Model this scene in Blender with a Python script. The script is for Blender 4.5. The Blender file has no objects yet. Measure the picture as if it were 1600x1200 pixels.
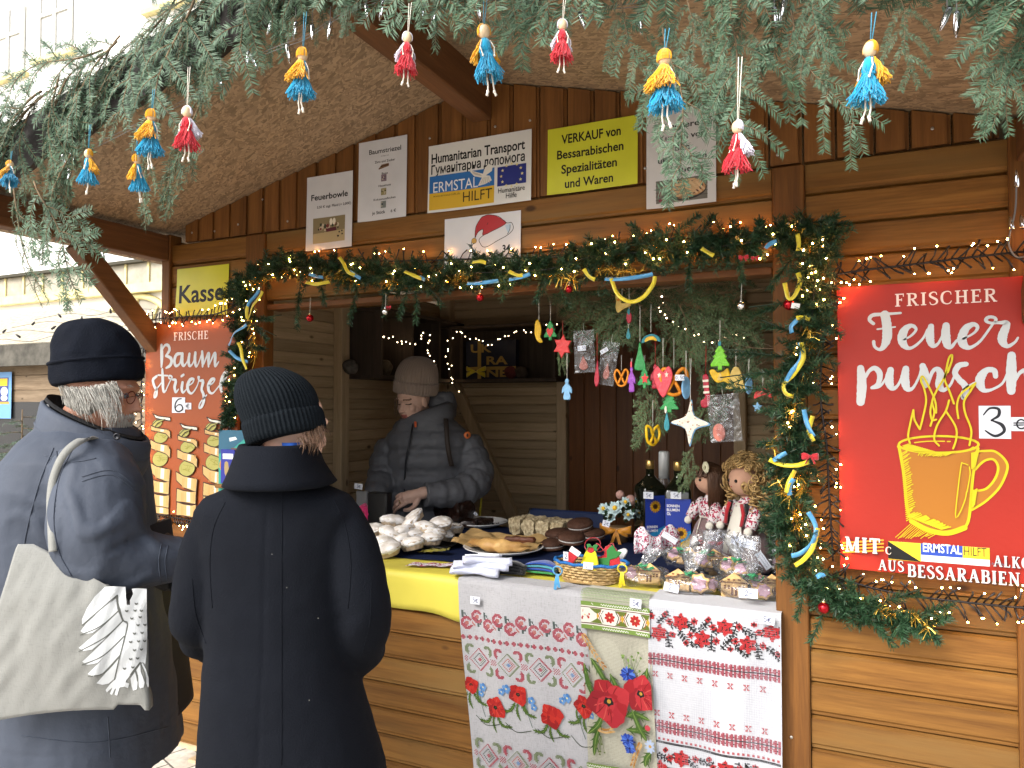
import bpy, math, random
from math import radians, sin, cos, tan, pi, atan2, sqrt, hypot
from mathutils import Vector as V, Matrix, noise

SC = bpy.context.scene
COL = SC.collection
rnd = random.Random(7)

# ------------------------------------------------------------------ camera, sky, sun, exposure
CAM = V((0.0, -2.3, 1.57)); YAW = radians(24.86); PITCH = radians(1.65); FPX = 1145.0
cd = bpy.data.cameras.new('camera'); cam = bpy.data.objects.new('camera', cd); COL.objects.link(cam)
cam.location = CAM; cam.rotation_euler = (pi/2 + PITCH, 0, YAW)
cd.sensor_width = 36; cd.lens = FPX/1600*36; cd.clip_start = 0.02; cd.clip_end = 400
SC.camera = cam
SUN_EL, SUN_AZ = radians(38), radians(205)
w = bpy.data.worlds.new("World"); SC.world = w; w.use_nodes = True
nt = w.node_tree; bg = nt.nodes['Background']
sk = nt.nodes.new('ShaderNodeTexSky'); sk.sky_type = 'NISHITA'; sk.sun_disc = False
sk.sun_elevation = SUN_EL; sk.sun_rotation = SUN_AZ; sk.dust_density = 4.0; sk.ozone_density = 1.0
hs = nt.nodes.new('ShaderNodeHueSaturation'); hs.inputs['Saturation'].default_value = 0.35
nt.links.new(sk.outputs[0], hs.inputs['Color']); nt.links.new(hs.outputs[0], bg.inputs[0])
bg.inputs[1].default_value = 0.15
sl = bpy.data.lights.new('sun', 'SUN'); sl.energy = 1.0; sl.angle = radians(25); sl.color = (1, 0.95, 0.88)
so = bpy.data.objects.new('sun', sl); COL.objects.link(so)
sd = V((sin(SUN_AZ)*cos(SUN_EL), cos(SUN_AZ)*cos(SUN_EL), sin(SUN_EL)))
so.rotation_euler = (-sd).to_track_quat('-Z', 'Y').to_euler(); so.location = (0, -8, 8)
SC.view_settings.view_transform = 'Standard'; SC.view_settings.look = 'None'
SC.view_settings.exposure = 1.4; SC.view_settings.gamma = 1

# ------------------------------------------------------------------ pixel -> point on a real plane of the place
_M = cam.rotation_euler.to_matrix()
def ray(px, py):
 return _M @ V(((px-800)/FPX, -(py-600)/FPX, -1))
def Wy(px, py, y=0.0):
 d = ray(px, py); t = (y-CAM.y)/d.y; return CAM + d*t
def Wz(px, py, z):
 d = ray(px, py); t = (z-CAM.z)/d.z; return CAM + d*t
def Wx(px, py, x):
 d = ray(px, py); t = (x-CAM.x)/d.x; return CAM + d*t
def Wd(px, py, dep):
 return CAM + ray(px, py)*dep
def pxm(y, px):       # metres per photo pixel on plane y near column px
 p = Wy(px, 633, y); return (_M.transposed() @ (p-CAM)).z*-1/FPX

# ------------------------------------------------------------------ mesh builder
class MB:
 def __init__(s): s.v = []; s.f = []; s.m = []; s.sm = []
 def add(s, vs, fs, m=0, smooth=False):
  b = len(s.v); s.v.extend([tuple(p) for p in vs])
  for f in fs: s.f.append([i+b for i in f]); s.m.append(m); s.sm.append(smooth)
 def box(s, c, size, m=0, rot=None, bev=0.0):
  x, y, z = [a/2 for a in size]
  if bev > 0:
   b = min(bev, x*.9, y*.9, z*.9); vs = [];
   for sx in (-1, 1):
    for sy in (-1, 1):
     for sz in (-1, 1):
      vs += [V((sx*(x-b), sy*(y-b), sz*z)), V((sx*(x-b), sy*y, sz*(z-b))), V((sx*x, sy*(y-b), sz*(z-b)))]
   def I(a, b_, c_, k): return ((a*2+b_)*2+c_)*3+k
   fs = []
   for t in (0, 1):
    fs.append([I(0,0,t,0), I(1,0,t,0), I(1,1,t,0), I(0,1,t,0)][::(1 if t else -1)])
    fs.append([I(0,t,0,1), I(1,t,0,1), I(1,t,1,1), I(0,t,1,1)][::(-1 if t else 1)])
    fs.append([I(t,0,0,2), I(t,1,0,2), I(t,1,1,2), I(t,0,1,2)][::(1 if t else -1)])
   for a in (0, 1):
    for b2 in (0, 1):
     fs.append([I(0,a,b2,0), I(1,a,b2,0), I(1,a,b2,1), I(0,a,b2,1)])
     fs.append([I(a,0,b2,0), I(a,1,b2,0), I(a,1,b2,2), I(a,0,b2,2)])
     fs.append([I(a,b2,0,1), I(a,b2,1,1), I(a,b2,1,2), I(a,b2,0,2)])
     for c2 in (0, 1): fs.append([I(a,b2,c2,0), I(a,b2,c2,1), I(a,b2,c2,2)])
  else:
   vs = [V((sx*x, sy*y, sz*z)) for sx in (-1, 1) for sy in (-1, 1) for sz in (-1, 1)]
   fs = [[0,1,3,2],[4,6,7,5],[0,4,5,1],[2,3,7,6],[0,2,6,4],[1,5,7,3]]
  if rot is not None: vs = [rot @ p for p in vs]
  c = V(c); s.add([p+c for p in vs], fs, m)
 def beam(s, a, b, w, h, m=0, up=V((0,0,1)), bev=0.004):
  a, b = V(a), V(b); d = (b-a); L = d.length; d.normalize()
  x = d.cross(up).normalized(); u = x.cross(d)
  s.box((a+b)/2, (w, L, h), m, Matrix((x, d, u)).transposed(), bev)
 def tube(s, pts, r, n=8, m=0, cap=True, smooth=True):
  pts = [V(p) for p in pts]; k = len(pts)
  if k < 2: return
  rs = r if isinstance(r, (list, tuple)) else [r]*k
  t0 = (pts[1]-pts[0]).normalized(); ref = V((0,0,1)) if abs(t0.z) < .9 else V((1,0,0))
  a = t0.cross(ref).normalized(); vs = []
  for i, p in enumerate(pts):
   t = (pts[min(i+1, k-1)]-pts[max(i-1, 0)])
   t = t.normalized() if t.length > 1e-9 else t0
   a = (a - t*a.dot(t)); a = a.normalized() if a.length > 1e-6 else t.orthogonal().normalized()
   b = t.cross(a)
   for j in range(n):
    q = 2*pi*j/n; vs.append(p + (a*cos(q)+b*sin(q))*rs[i])
  fs = [[i*n+j, i*n+(j+1)%n, (i+1)*n+(j+1)%n, (i+1)*n+j] for i in range(k-1) for j in range(n)]
  if cap: fs += [list(range(n))[::-1], [(k-1)*n+j for j in range(n)]]
  s.add(vs, fs, m, smooth)
 def loft(s, rings, m=0, cap=True, smooth=True):
  n = len(rings[0]); vs = [p for r in rings for p in r]; k = len(rings)
  fs = [[i*n+j, i*n+(j+1)%n, (i+1)*n+(j+1)%n, (i+1)*n+j] for i in range(k-1) for j in range(n)]
  if cap: fs += [list(range(n))[::-1], [(k-1)*n+j for j in range(n)]]
  s.add(vs, fs, m, smooth)
 def lathe(s, prof, c=(0,0,0), n=24, m=0, ax=None, smooth=True, cap=True):
  c = V(c); R = (V((0,0,1)).rotation_difference(V(ax)).to_matrix() if ax is not None else Matrix.Identity(3))
  s.loft([[c + R @ V((r*cos(2*pi*j/n), r*sin(2*pi*j/n), z)) for j in range(n)] for r, z in prof], m, cap, smooth)
 def ball(s, c, r, m=0, n=12, k=8, rot=None, f=None):
  r = V(r) if hasattr(r, '__len__') else V((r, r, r)); c = V(c); rings = []
  for i in range(k+1):
   a = -pi/2 + pi*i/k; a = max(-pi/2+.02, min(pi/2-.02, a))
   ring = []
   for j in range(n):
    q = 2*pi*j/n; p = V((r.x*cos(a)*cos(q), r.y*cos(a)*sin(q), r.z*sin(a)))
    if f: p = p*f(p)
    if rot is not None: p = rot @ p
    ring.append(c+p)
   rings.append(ring)
  s.loft(rings, m)
 def grid(s, f, nu, nv, m=0, smooth=True, thick=0.0):
  vs = [f(i/nu, j/nv) for j in range(nv+1) for i in range(nu+1)]
  fs = [[j*(nu+1)+i, j*(nu+1)+i+1, (j+1)*(nu+1)+i+1, (j+1)*(nu+1)+i] for j in range(nv) for i in range(nu)]
  s.add(vs, fs, m, smooth)
 def prism(s, pts, o, ux, uy, h, m=0, mside=None, r=0.0):
  """closed 2-D outline extruded h along ux x uy from o; r rounds the front rim"""
  o, ux, uy = V(o), V(ux), V(uy); nrm = ux.cross(uy).normalized(); n = len(pts)
  cx = sum(p[0] for p in pts)/n; cy = sum(p[1] for p in pts)/n
  ring = lambda k, d: [o + ux*(cx+(p[0]-cx)*k) + uy*(cy+(p[1]-cy)*k) + nrm*d for p in pts]
  rings = [ring(1, 0), ring(1, h)] if r <= 0 else [ring(1-r*.6, 0), ring(1, h*.3), ring(1, h*.65), ring(1-r*.5, h*.93), ring(1-r, h)]
  vs = [p for R in rings for p in R]; K = len(rings)
  fs = [[i*n+j, i*n+(j+1)%n, (i+1)*n+(j+1)%n, (i+1)*n+j] for i in range(K-1) for j in range(n)]
  s.add(vs, fs, m if mside is None else mside, False)
  from mathutils.geometry import tessellate_polygon as tp
  top = rings[-1]; bot = rings[0]
  tr = tp([[V((p[0], p[1], 0)) for p in pts]])
  def ori(t):
   a, b, c = [V((pts[i][0], pts[i][1])) for i in t]
   return list(t) if (b-a).cross(c-a) > 0 else list(t)[::-1]
  s.add(top, [ori(t) for t in tr], m, False)
  s.add(bot, [ori(t)[::-1] for t in tr], m, False)
 def mesh(s, name, mats):
  me = bpy.data.meshes.new(name); me.from_pydata(s.v, [], s.f)
  mats = mats if isinstance(mats, (list, tuple)) else [mats]
  for q in mats: me.materials.append(q)
  me.polygons.foreach_set('material_index', s.m); me.polygons.foreach_set('use_smooth', s.sm)
  me.update(); return me
 def obj(s, name, mats, parent=None, loc=None):
  return link(name, s.mesh(name, mats), parent, loc)

def link(name, me, parent=None, loc=None):
 o = bpy.data.objects.new(name, me); COL.objects.link(o)
 if parent is not None:
  o.parent = parent; o.matrix_parent_inverse = Matrix.Translation(-V(parent.location)) if parent.get('worldparts') else Matrix.Identity(4)
 if loc is not None: o.location = loc
 return o
def tag(o, label, cat, group=None):
 o['label'] = label; o['category'] = cat
 if group: o['group'] = group
 return o
def thing(name, label, cat, loc=(0,0,0), group=None, world=True):
 """an Empty at the base; with world=True its parts are given in world coordinates"""
 o = bpy.data.objects.new(name, None); COL.objects.link(o); o.location = loc; o.empty_display_size = .1
 tag(o, label, cat, group)
 if world: o['worldparts'] = 1
 return o
def done():
 for o in SC.objects:
  if 'worldparts' in o: del o['worldparts']
def plabel(o, s): o['label'] = s; return o
def dup(o, loc=None, rot=None, label=None, scale=None):
 c = o.copy(); COL.objects.link(c)
 if loc is not None: c.location = loc
 if rot is not None: c.rotation_euler = rot
 if scale is not None: c.scale = scale if hasattr(scale, '__len__') else (scale,)*3
 if label: c['label'] = label
 for ch in list(o.children):
  d = ch.copy(); COL.objects.link(d); d.parent = c
  for g in list(ch.children):
   e = g.copy(); COL.objects.link(e); e.parent = d
 return c
def cr(pts, n=8, closed=False):
 """Catmull-Rom through points (any dimension as tuples)"""
 P = [tuple(p) for p in pts]; k = len(P); out = []
 seg = k if closed else k-1
 for i in range(seg):
  g = (lambda q: P[q % k]) if closed else (lambda q: P[max(0, min(k-1, q))])
  a, b, c, d = g(i-1), g(i), g(i+1), g(i+2)
  for j in range(n):
   t = j/n
   out.append(tuple(.5*((2*b[q]) + (c[q]-a[q])*t + (2*a[q]-5*b[q]+4*c[q]-d[q])*t*t + (3*b[q]-a[q]-3*c[q]+d[q])*t**3) for q in range(len(b))))
 if not closed: out.append(P[-1])
 return out
def fuse(mb, voxel=0.006, smooth=4, fn=None, name='fused'):
 """merge overlapping closed volumes of a builder into one continuous surface, returned as mesh data"""
 me = mb.mesh(name, []); o = bpy.data.objects.new(name, me); COL.objects.link(o)
 r = o.modifiers.new('r', 'REMESH'); r.mode = 'VOXEL'; r.voxel_size = voxel; r.use_smooth_shade = True
 if smooth:
  q = o.modifiers.new('s', 'SMOOTH'); q.iterations = smooth; q.factor = .5
 dg = bpy.context.evaluated_depsgraph_get()
 out = bpy.data.meshes.new_from_object(o.evaluated_get(dg))
 bpy.data.objects.remove(o); bpy.data.meshes.remove(me)
 if fn:
  out.update(); nn = [v.normal.copy() for v in out.vertices]
  for v, n_ in zip(out.vertices, nn): v.co = v.co + n_*fn(v.co, n_)
 out.polygons.foreach_set('use_smooth', [True]*len(out.polygons)); out.name = name; out.update()
 return out

# ------------------------------------------------------------------ materials
_mc = {}
def mat(name, col, rough=.6, spec=.4, metal=0.0, bump=0.0, bscale=40, var=0.0, vscale=8, alpha=1.0, emit=0, ecol=None, trans=0.0, sheen=0.0, isl=0.0, coat=0.0, vmap=(1,1,1), col2=None, ior=1.45):
 if name in _mc: return _mc[name]
 m = bpy.data.materials.new(name); m.use_nodes = True; nt = m.node_tree; b = nt.nodes['Principled BSDF']
 b.inputs['Base Color'].default_value = (*col, 1); b.inputs['Roughness'].default_value = rough
 b.inputs['Specular IOR Level'].default_value = spec; b.inputs['Metallic'].default_value = metal
 b.inputs['Alpha'].default_value = alpha; b.inputs['Transmission Weight'].default_value = trans; b.inputs['IOR'].default_value = ior
 b.inputs['Sheen Weight'].default_value = sheen; b.inputs['Coat Weight'].default_value = coat
 if emit: b.inputs['Emission Color'].default_value = (*(ecol or col), 1); b.inputs['Emission Strength'].default_value = emit
 tc = None
 def coords(scale):
  nonlocal tc
  if tc is None: tc = nt.nodes.new('ShaderNodeTexCoord')
  mp = nt.nodes.new('ShaderNodeMapping'); mp.inputs['Scale'].default_value = scale; nt.links.new(tc.outputs['Object'], mp.inputs[0]); return mp.outputs[0]
 if var or isl or col2:
  n = nt.nodes.new('ShaderNodeTexNoise'); n.inputs['Scale'].default_value = vscale; n.inputs['Detail'].default_value = 4
  nt.links.new(coords(vmap), n.inputs['Vector'])
  r = nt.nodes.new('ShaderNodeValToRGB'); r.color_ramp.elements[0].position = .3; r.color_ramp.elements[1].position = .7
  c2 = col2 or tuple(c*(1+var) for c in col)
  r.color_ramp.elements[0].color = (*[c*(1-var) for c in col], 1); r.color_ramp.elements[1].color = (*c2, 1)
  nt.links.new(n.outputs[0], r.inputs[0]); out = r.outputs[0]
  if isl:
   g = nt.nodes.new('ShaderNodeNewGeometry'); mr = nt.nodes.new('ShaderNodeMapRange')
   mr.inputs['To Min'].default_value = 1-isl; mr.inputs['To Max'].default_value = 1+isl; nt.links.new(g.outputs['Random Per Island'], mr.inputs[0])
   h = nt.nodes.new('ShaderNodeHueSaturation'); nt.links.new(mr.outputs[0], h.inputs['Value']); nt.links.new(out, h.inputs['Color']); out = h.outputs[0]
  nt.links.new(out, b.inputs['Base Color'])
 if bump:
  n = nt.nodes.new('ShaderNodeTexNoise'); n.inputs['Scale'].default_value = bscale; n.inputs['Detail'].default_value = 3
  nt.links.new(coords(vmap), n.inputs['Vector'])
  q = nt.nodes.new('ShaderNodeBump'); q.inputs['Strength'].default_value = bump; q.inputs['Distance'].default_value = .01
  nt.links.new(n.outputs[0], q.inputs['Height']); nt.links.new(q.outputs[0], b.inputs['Normal'])
 _mc[name] = m; return m
def wood(name, dark, light, axis='x', rough=.58, isl=.18, knots=True, grain=26, spec=.22, weather=None):
 """stained softwood: long grain along an axis, knots, each board a little different"""
 m = bpy.data.materials.new(name); m.use_nodes = True; nt = m.node_tree; b = nt.nodes['Principled BSDF']; L = nt.links.new; N = nt.nodes.new
 tc = N('ShaderNodeTexCoord'); g = N('ShaderNodeNewGeometry')
 mul = N('ShaderNodeMath'); mul.operation = 'MULTIPLY'; mul.inputs[1].default_value = 37.0; L(g.outputs['Random Per Island'], mul.inputs[0])
 add = N('ShaderNodeVectorMath'); add.operation = 'ADD'; L(tc.outputs['Object'], add.inputs[0]); L(mul.outputs[0], add.inputs[1])
 sc = {'x': (.06, 1, 1), 'y': (1, .06, 1), 'z': (1, 1, .06)}[axis]
 mp = N('ShaderNodeMapping'); mp.inputs['Scale'].default_value = sc; L(add.outputs[0], mp.inputs[0])
 n1 = N('ShaderNodeTexNoise'); n1.inputs['Scale'].default_value = grain; n1.inputs['Detail'].default_value = 6; n1.inputs['Roughness'].default_value = .65; n1.inputs['Distortion'].default_value = .6; L(mp.outputs[0], n1.inputs['Vector'])
 n2 = N('ShaderNodeTexNoise'); n2.inputs['Scale'].default_value = grain*7; n2.inputs['Detail'].default_value = 3; L(mp.outputs[0], n2.inputs['Vector'])
 mx = N('ShaderNodeMath'); mx.operation = 'MULTIPLY_ADD'; mx.inputs[1].default_value = .35; L(n2.outputs[0], mx.inputs[0]); L(n1.outputs[0], mx.inputs[2])
 r = N('ShaderNodeValToRGB'); e = r.color_ramp.elements; e[0].position = .42; e[1].position = .86
 e[0].color = (*dark, 1); e[1].color = (*light, 1); L(mx.outputs[0], r.inputs[0]); out = r.outputs[0]
 if weather:
  n3 = N('ShaderNodeTexNoise'); n3.inputs['Scale'].default_value = 3.5; n3.inputs['Detail'].default_value = 5
  mp3 = N('ShaderNodeMapping'); mp3.inputs['Scale'].default_value = tuple(.35 if q < 1 else 2.2 for q in sc); L(add.outputs[0], mp3.inputs[0]); L(mp3.outputs[0], n3.inputs['Vector'])
  rr = N('ShaderNodeValToRGB'); rr.color_ramp.elements[0].position = .5; rr.color_ramp.elements[1].position = .72; L(n3.outputs[0], rr.inputs[0])
  mm = N('ShaderNodeMix'); mm.data_type = 'RGBA'; L(rr.outputs[0], mm.inputs[0]); L(out, mm.inputs[6]); mm.inputs[7].default_value = (*weather, 1); out = mm.outputs[2]
 if knots:
  kp = N('ShaderNodeMapping'); kp.inputs['Scale'].default_value = {'x': (.5, 1, 1), 'y': (1, .5, 1), 'z': (1, 1, .5)}[axis]; L(add.outputs[0], kp.inputs[0])
  v = N('ShaderNodeTexVoronoi'); v.inputs['Scale'].default_value = 8.5; L(kp.outputs[0], v.inputs['Vector'])
  kr = N('ShaderNodeValToRGB'); kr.color_ramp.elements[0].position = .055; kr.color_ramp.elements[1].position = .11
  kr.color_ramp.elements[0].color = (.2, .17, .15, 1); kr.color_ramp.elements[1].color = (1, 1, 1, 1); L(v.outputs['Distance'], kr.inputs[0])
  km = N('ShaderNodeMix'); km.data_type = 'RGBA'; km.blend_type = 'MULTIPLY'; km.inputs[0].default_value = .85; L(out, km.inputs[6]); L(kr.outputs[0], km.inputs[7]); out = km.outputs[2]
 mr = N('ShaderNodeMapRange'); mr.inputs['To Min'].default_value = 1-isl; mr.inputs['To Max'].default_value = 1+isl; L(g.outputs['Random Per Island'], mr.inputs[0])
 h = N('ShaderNodeHueSaturation'); L(mr.outputs[0], h.inputs['Value']); L(out, h.inputs['Color']); L(h.outputs[0], b.inputs['Base Color'])
 bp = N('ShaderNodeBump'); bp.inputs['Strength'].default_value = .25; bp.inputs['Distance'].default_value = .003; L(mx.outputs[0], bp.inputs['Height']); L(bp.outputs[0], b.inputs['Normal'])
 b.inputs['Roughness'].default_value = rough; b.inputs['Specular IOR Level'].default_value = spec
 return m
def osb_mat():
 m = bpy.data.materials.new('osb_board'); m.use_nodes = True; nt = m.node_tree; b = nt.nodes['Principled BSDF']; L = nt.links.new; N = nt.nodes.new
 tc = N('ShaderNodeTexCoord'); prev = None
 wn = N('ShaderNodeTexNoise'); wn.inputs['Scale'].default_value = 9; L(tc.outputs['Object'], wn.inputs['Vector'])
 for k, (ang, sc) in enumerate(((0.3, 150), (1.2, 130), (2.3, 165), (2.9, 115))):
  mp = N('ShaderNodeMapping'); mp.vector_type = 'TEXTURE'; mp.inputs['Rotation'].default_value = (0, 0, ang); mp.inputs['Scale'].default_value = (5.5, 1, 1); mp.inputs['Location'].default_value = (k*3.3, k, k)
  L(tc.outputs['Object'], mp.inputs[0])
  v = N('ShaderNodeTexVoronoi'); v.inputs['Scale'].default_value = sc; L(mp.outputs[0], v.inputs['Vector'])
  r = N('ShaderNodeValToRGB'); r.color_ramp.elements[0].color = (.15, .105, .062, 1); r.color_ramp.elements[1].color = (.36, .26, .16, 1)
  sp = N('ShaderNodeSeparateColor'); L(v.outputs['Color'], sp.inputs[0]); L(sp.outputs[0], r.inputs[0])
  if prev is None: prev = r.outputs[0]
  else:
   mx = N('ShaderNodeMix'); mx.data_type = 'RGBA'; L(prev, mx.inputs[6]); L(r.outputs[0], mx.inputs[7])
   gt = N('ShaderNodeMath'); gt.operation = 'GREATER_THAN'; gt.inputs[1].default_value = .55; L(sp.outputs[1], gt.inputs[0]); L(gt.outputs[0], mx.inputs[0]); prev = mx.outputs[2]
 L(prev, b.inputs['Base Color']); b.inputs['Roughness'].default_value = .7
 bp = N('ShaderNodeBump'); bp.inputs['Strength'].default_value = .4; bp.inputs['Distance'].default_value = .003
 rg = N('ShaderNodeRGBToBW'); L(prev, rg.inputs[0]); L(rg.outputs[0], bp.inputs['Height']); L(bp.outputs[0], b.inputs['Normal'])
 return m
# ------------------------------------------------------------------ ground
W_H = wood('stained_boards_level', (.088, .034, .006), (.210, .095, .019), 'x', weather=(.158, .087, .025))
W_V = wood('stained_boards_upright', (.102, .039, .010), (.215, .090, .023), 'z')
W_P = wood('stained_post', (.072, .027, .006), (.165, .067, .014), 'z', isl=.1)
W_B = wood('stained_beam_level', (.07, .028, .010), (.15, .064, .022), 'x', isl=.1, knots=False)
W_Y = wood('stained_beam_deep', (.07, .030, .012), (.14, .062, .024), 'y', isl=.1, knots=False)
W_RAW = wood('raw_spruce_level', (.38, .275, .16), (.58, .44, .275), 'x')
W_RAWY = wood('raw_spruce_deep', (.38, .275, .16), (.58, .44, .275), 'y')
W_RAWZ = wood('raw_spruce_post', (.38, .275, .16), (.58, .44, .275), 'z')
W_DOOR = wood('dark_door_boards', (.105, .038, .013), (.20, .078, .026), 'z', rough=.4)
W_SH = wood('dark_crate_wood', (.04, .03, .024), (.085, .062, .048), 'z', knots=False)
OSB = osb_mat()
STEEL = mat('screw_steel', (.5, .48, .45), .35, metal=.9)

def paving():
 m = bpy.data.materials.new('stone_setts'); m.use_nodes = True; nt = m.node_tree; b = nt.nodes['Principled BSDF']; L = nt.links.new; N = nt.nodes.new
 tc = N('ShaderNodeTexCoord'); mp = N('ShaderNodeMapping'); mp.inputs['Rotation'].default_value = (0, 0, .35); L(tc.outputs['Object'], mp.inputs[0])
 br = N('ShaderNodeTexBrick'); br.inputs['Scale'].default_value = 4.2; br.inputs['Mortar Size'].default_value = .018; br.inputs['Color1'].default_value = (.55, .50, .43, 1); br.inputs['Color2'].default_value = (.42, .38, .32, 1); br.inputs['Mortar'].default_value = (.09, .08, .065, 1); br.inputs['Row Height'].default_value = .55; br.inputs['Brick Width'].default_value = .8
 L(mp.outputs[0], br.inputs['Vector']); n = N('ShaderNodeTexNoise'); n.inputs['Scale'].default_value = 30; n.inputs['Detail'].default_value = 5; L(tc.outputs['Object'], n.inputs['Vector'])
 mx = N('ShaderNodeMix'); mx.data_type = 'RGBA'; mx.blend_type = 'OVERLAY'; mx.inputs[0].default_value = .6; L(br.outputs[0], mx.inputs[6]); L(n.outputs[0], mx.inputs[7]); L(mx.outputs[2], b.inputs['Base Color'])
 bp = N('ShaderNodeBump'); bp.inputs['Strength'].default_value = .7; bp.inputs['Distance'].default_value = .01; iv = N('ShaderNodeMath'); iv.operation = 'SUBTRACT'; iv.inputs[0].default_value = 1; L(br.outputs['Fac'], iv.inputs[1]); L(iv.outputs[0], bp.inputs['Height']); L(bp.outputs[0], b.inputs['Normal'])
 b.inputs['Roughness'].default_value = .8; return m
g = MB(); g.add([(-150,-150,0),(150,-150,0),(150,150,0),(-150,150,0)], [[0,1,2,3]])
o = g.obj('ground', paving()); o['kind'] = 'structure'

# ------------------------------------------------------------------ the market hut
XL, XR, XC = -2.744, 0.44, -1.17
HD = 2.34                       # depth
OL, OR = -2.16, -0.207          # opening
ZB, ZG, ZE, ZR = 0.13, 2.275, 2.318, 2.715
ZL, ZC = 1.98, 0.95             # lintel underside, counter board top
ROOF_F = -0.85
def roofz(x): return ZR - (ZR-ZE)/(XR-XC)*abs(x-XC)
hut = thing('market_hut', 'brown stained wooden market hut with open serving hatch and gabled front', 'market hut', (XC, 0, 0))
screws = []; SCREW = MB(); SCREW.lathe([(.0045, 0), (.0045, .0015), (.002, .002)], (0, 0, 0), 8, 0, (0, -1, 0))
def boards(mb, x0, x1, z0, z1, y, h=.0935, t=.022, m=0, gr=.012, seed=0):
 """level boards with a chamfered lower lip, one loose strip each"""
 z = z1
 while z > z0+.01:
  a = max(z0, z-h);
  pr = [(0, z), (-t*.55, z-.001), (-t, z-.007), (-t, a+gr+.006), (-t*.75, a+gr), (-t*.75, a+gr*.35), (-t*.25, a+.001), (0, a)]
  if a+gr+.006 > z-.008: break
  rings = [[V((x, y+p[0], p[1])) for p in pr] for x in (x0, x1)]
  mb.loft(rings, m, True, False); z = a
def boards_side(mb, x, y0, y1, z0, z1, sgn, h=.12, t=.016, m=0):
 z = z1
 while z > z0+.02:
  a = max(z0, z-h); pr = [(0, z), (t*.9, z-.002), (t, z-.006), (t, a+.006), (t*.7, a+.001), (0, a)]
  mb.loft([[V((x+sgn*p[0], yy, p[1])) for p in pr] for yy in ((y0, y1) if sgn < 0 else (y1, y0))], m, True, False); z = a
b = MB(); boards(b, XL+.045, OL-.105, ZB, ZG, 0); b.obj('wall_panel', W_H, hut)
b = MB(); boards(b, OR+.092, XR-.06, ZB, ZG, 0); b.obj('wall_panel', W_H, hut)
b = MB(); boards(b, OL+.001, OR-.001, ZL+.0, ZG, 0); b.obj('lintel_panel', W_H, hut)
b = MB(); boards(b, OL+.001, OR-.001, ZB, ZC-.03, 0); b.obj('counter_front', W_H, hut)
b = MB(); b.box(((OL+OR)/2, .016, ZL-.012), (OR-OL-.004, .075, .022), 0, None, .003); b.obj('lintel_strip', W_B, hut)
for x0, x1 in ((OL-.104, OL), (OR, OR+.091)):
 b = MB(); b.box(((x0+x1)/2, -.004, (ZB+ZG)/2-.002), (x1-x0-.002, .062, ZG-ZB-.006), 0, None, .004); p = b.obj('post', W_P, hut)
 for z in (.28, .62, 1.3, 2.1):
  o = SCREW.obj('screw', STEEL, hut) if not screws else link('screw', screws[0].data, hut); screws.append(o); o.location = ((x0+x1)/2+rnd.uniform(-.025, .025)-XC, -.0355, z); o.matrix_parent_inverse = Matrix.Identity(4)
for x, xx in ((XL+.02, XL), (XR-.03, XR)):
 b = MB(); b.box((x, -.004, (ZB+ZE)/2), (.05 if x < 0 else .062, .066, ZE-ZB), 0, None, .004); b.obj('corner_post', W_P, hut)
# gable: upright boards under the roof slope
b = MB(); x = XL+.115; t = .02
while x < XR-.09:
 wv = rnd.choice((.088, .094, .1)); x1 = min(x+wv, XR-.075)
 z0 = ZG+.004; za, zb = roofz(x)-.004, roofz(x1)-.004
 if x < XC < x1: zm = ZR-.004
 b.add([(x+.002,0,z0),(x1-.004,0,z0),(x1-.004,0,zb),(x+.002,0,za),(x+.005,-t,z0),(x1-.012,-t,z0),(x1-.012,-t,zb),(x+.005,-t,za),
           (x1-.012,-t*.55,z0),(x1-.012,-t*.55,zb),(x1-.002,-t*.55,z0),(x1-.002,-t*.55,zb),(x1-.002,0,z0),(x1-.002,0,zb)],
          [[4,5,6,7],[0,4,7,3],[5,8,9,6],[8,10,11,9],[10,12,13,11],[0,1,5,4],[3,7,6,2],[0,3,2,1]]); x = x1
b.obj('gable_boards', W_V, hut)
for k in range(0, 46, 2):
 x = XL+.16+k*.0665; z = min(roofz(x)-.05, ZG+rnd.choice((.035, .05, .2, .27)))
 if z > ZG+.02: o = link('screw', screws[0].data, hut); o.location = (x-XC, -.0205, z); o.matrix_parent_inverse = Matrix.Identity(4)
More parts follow.
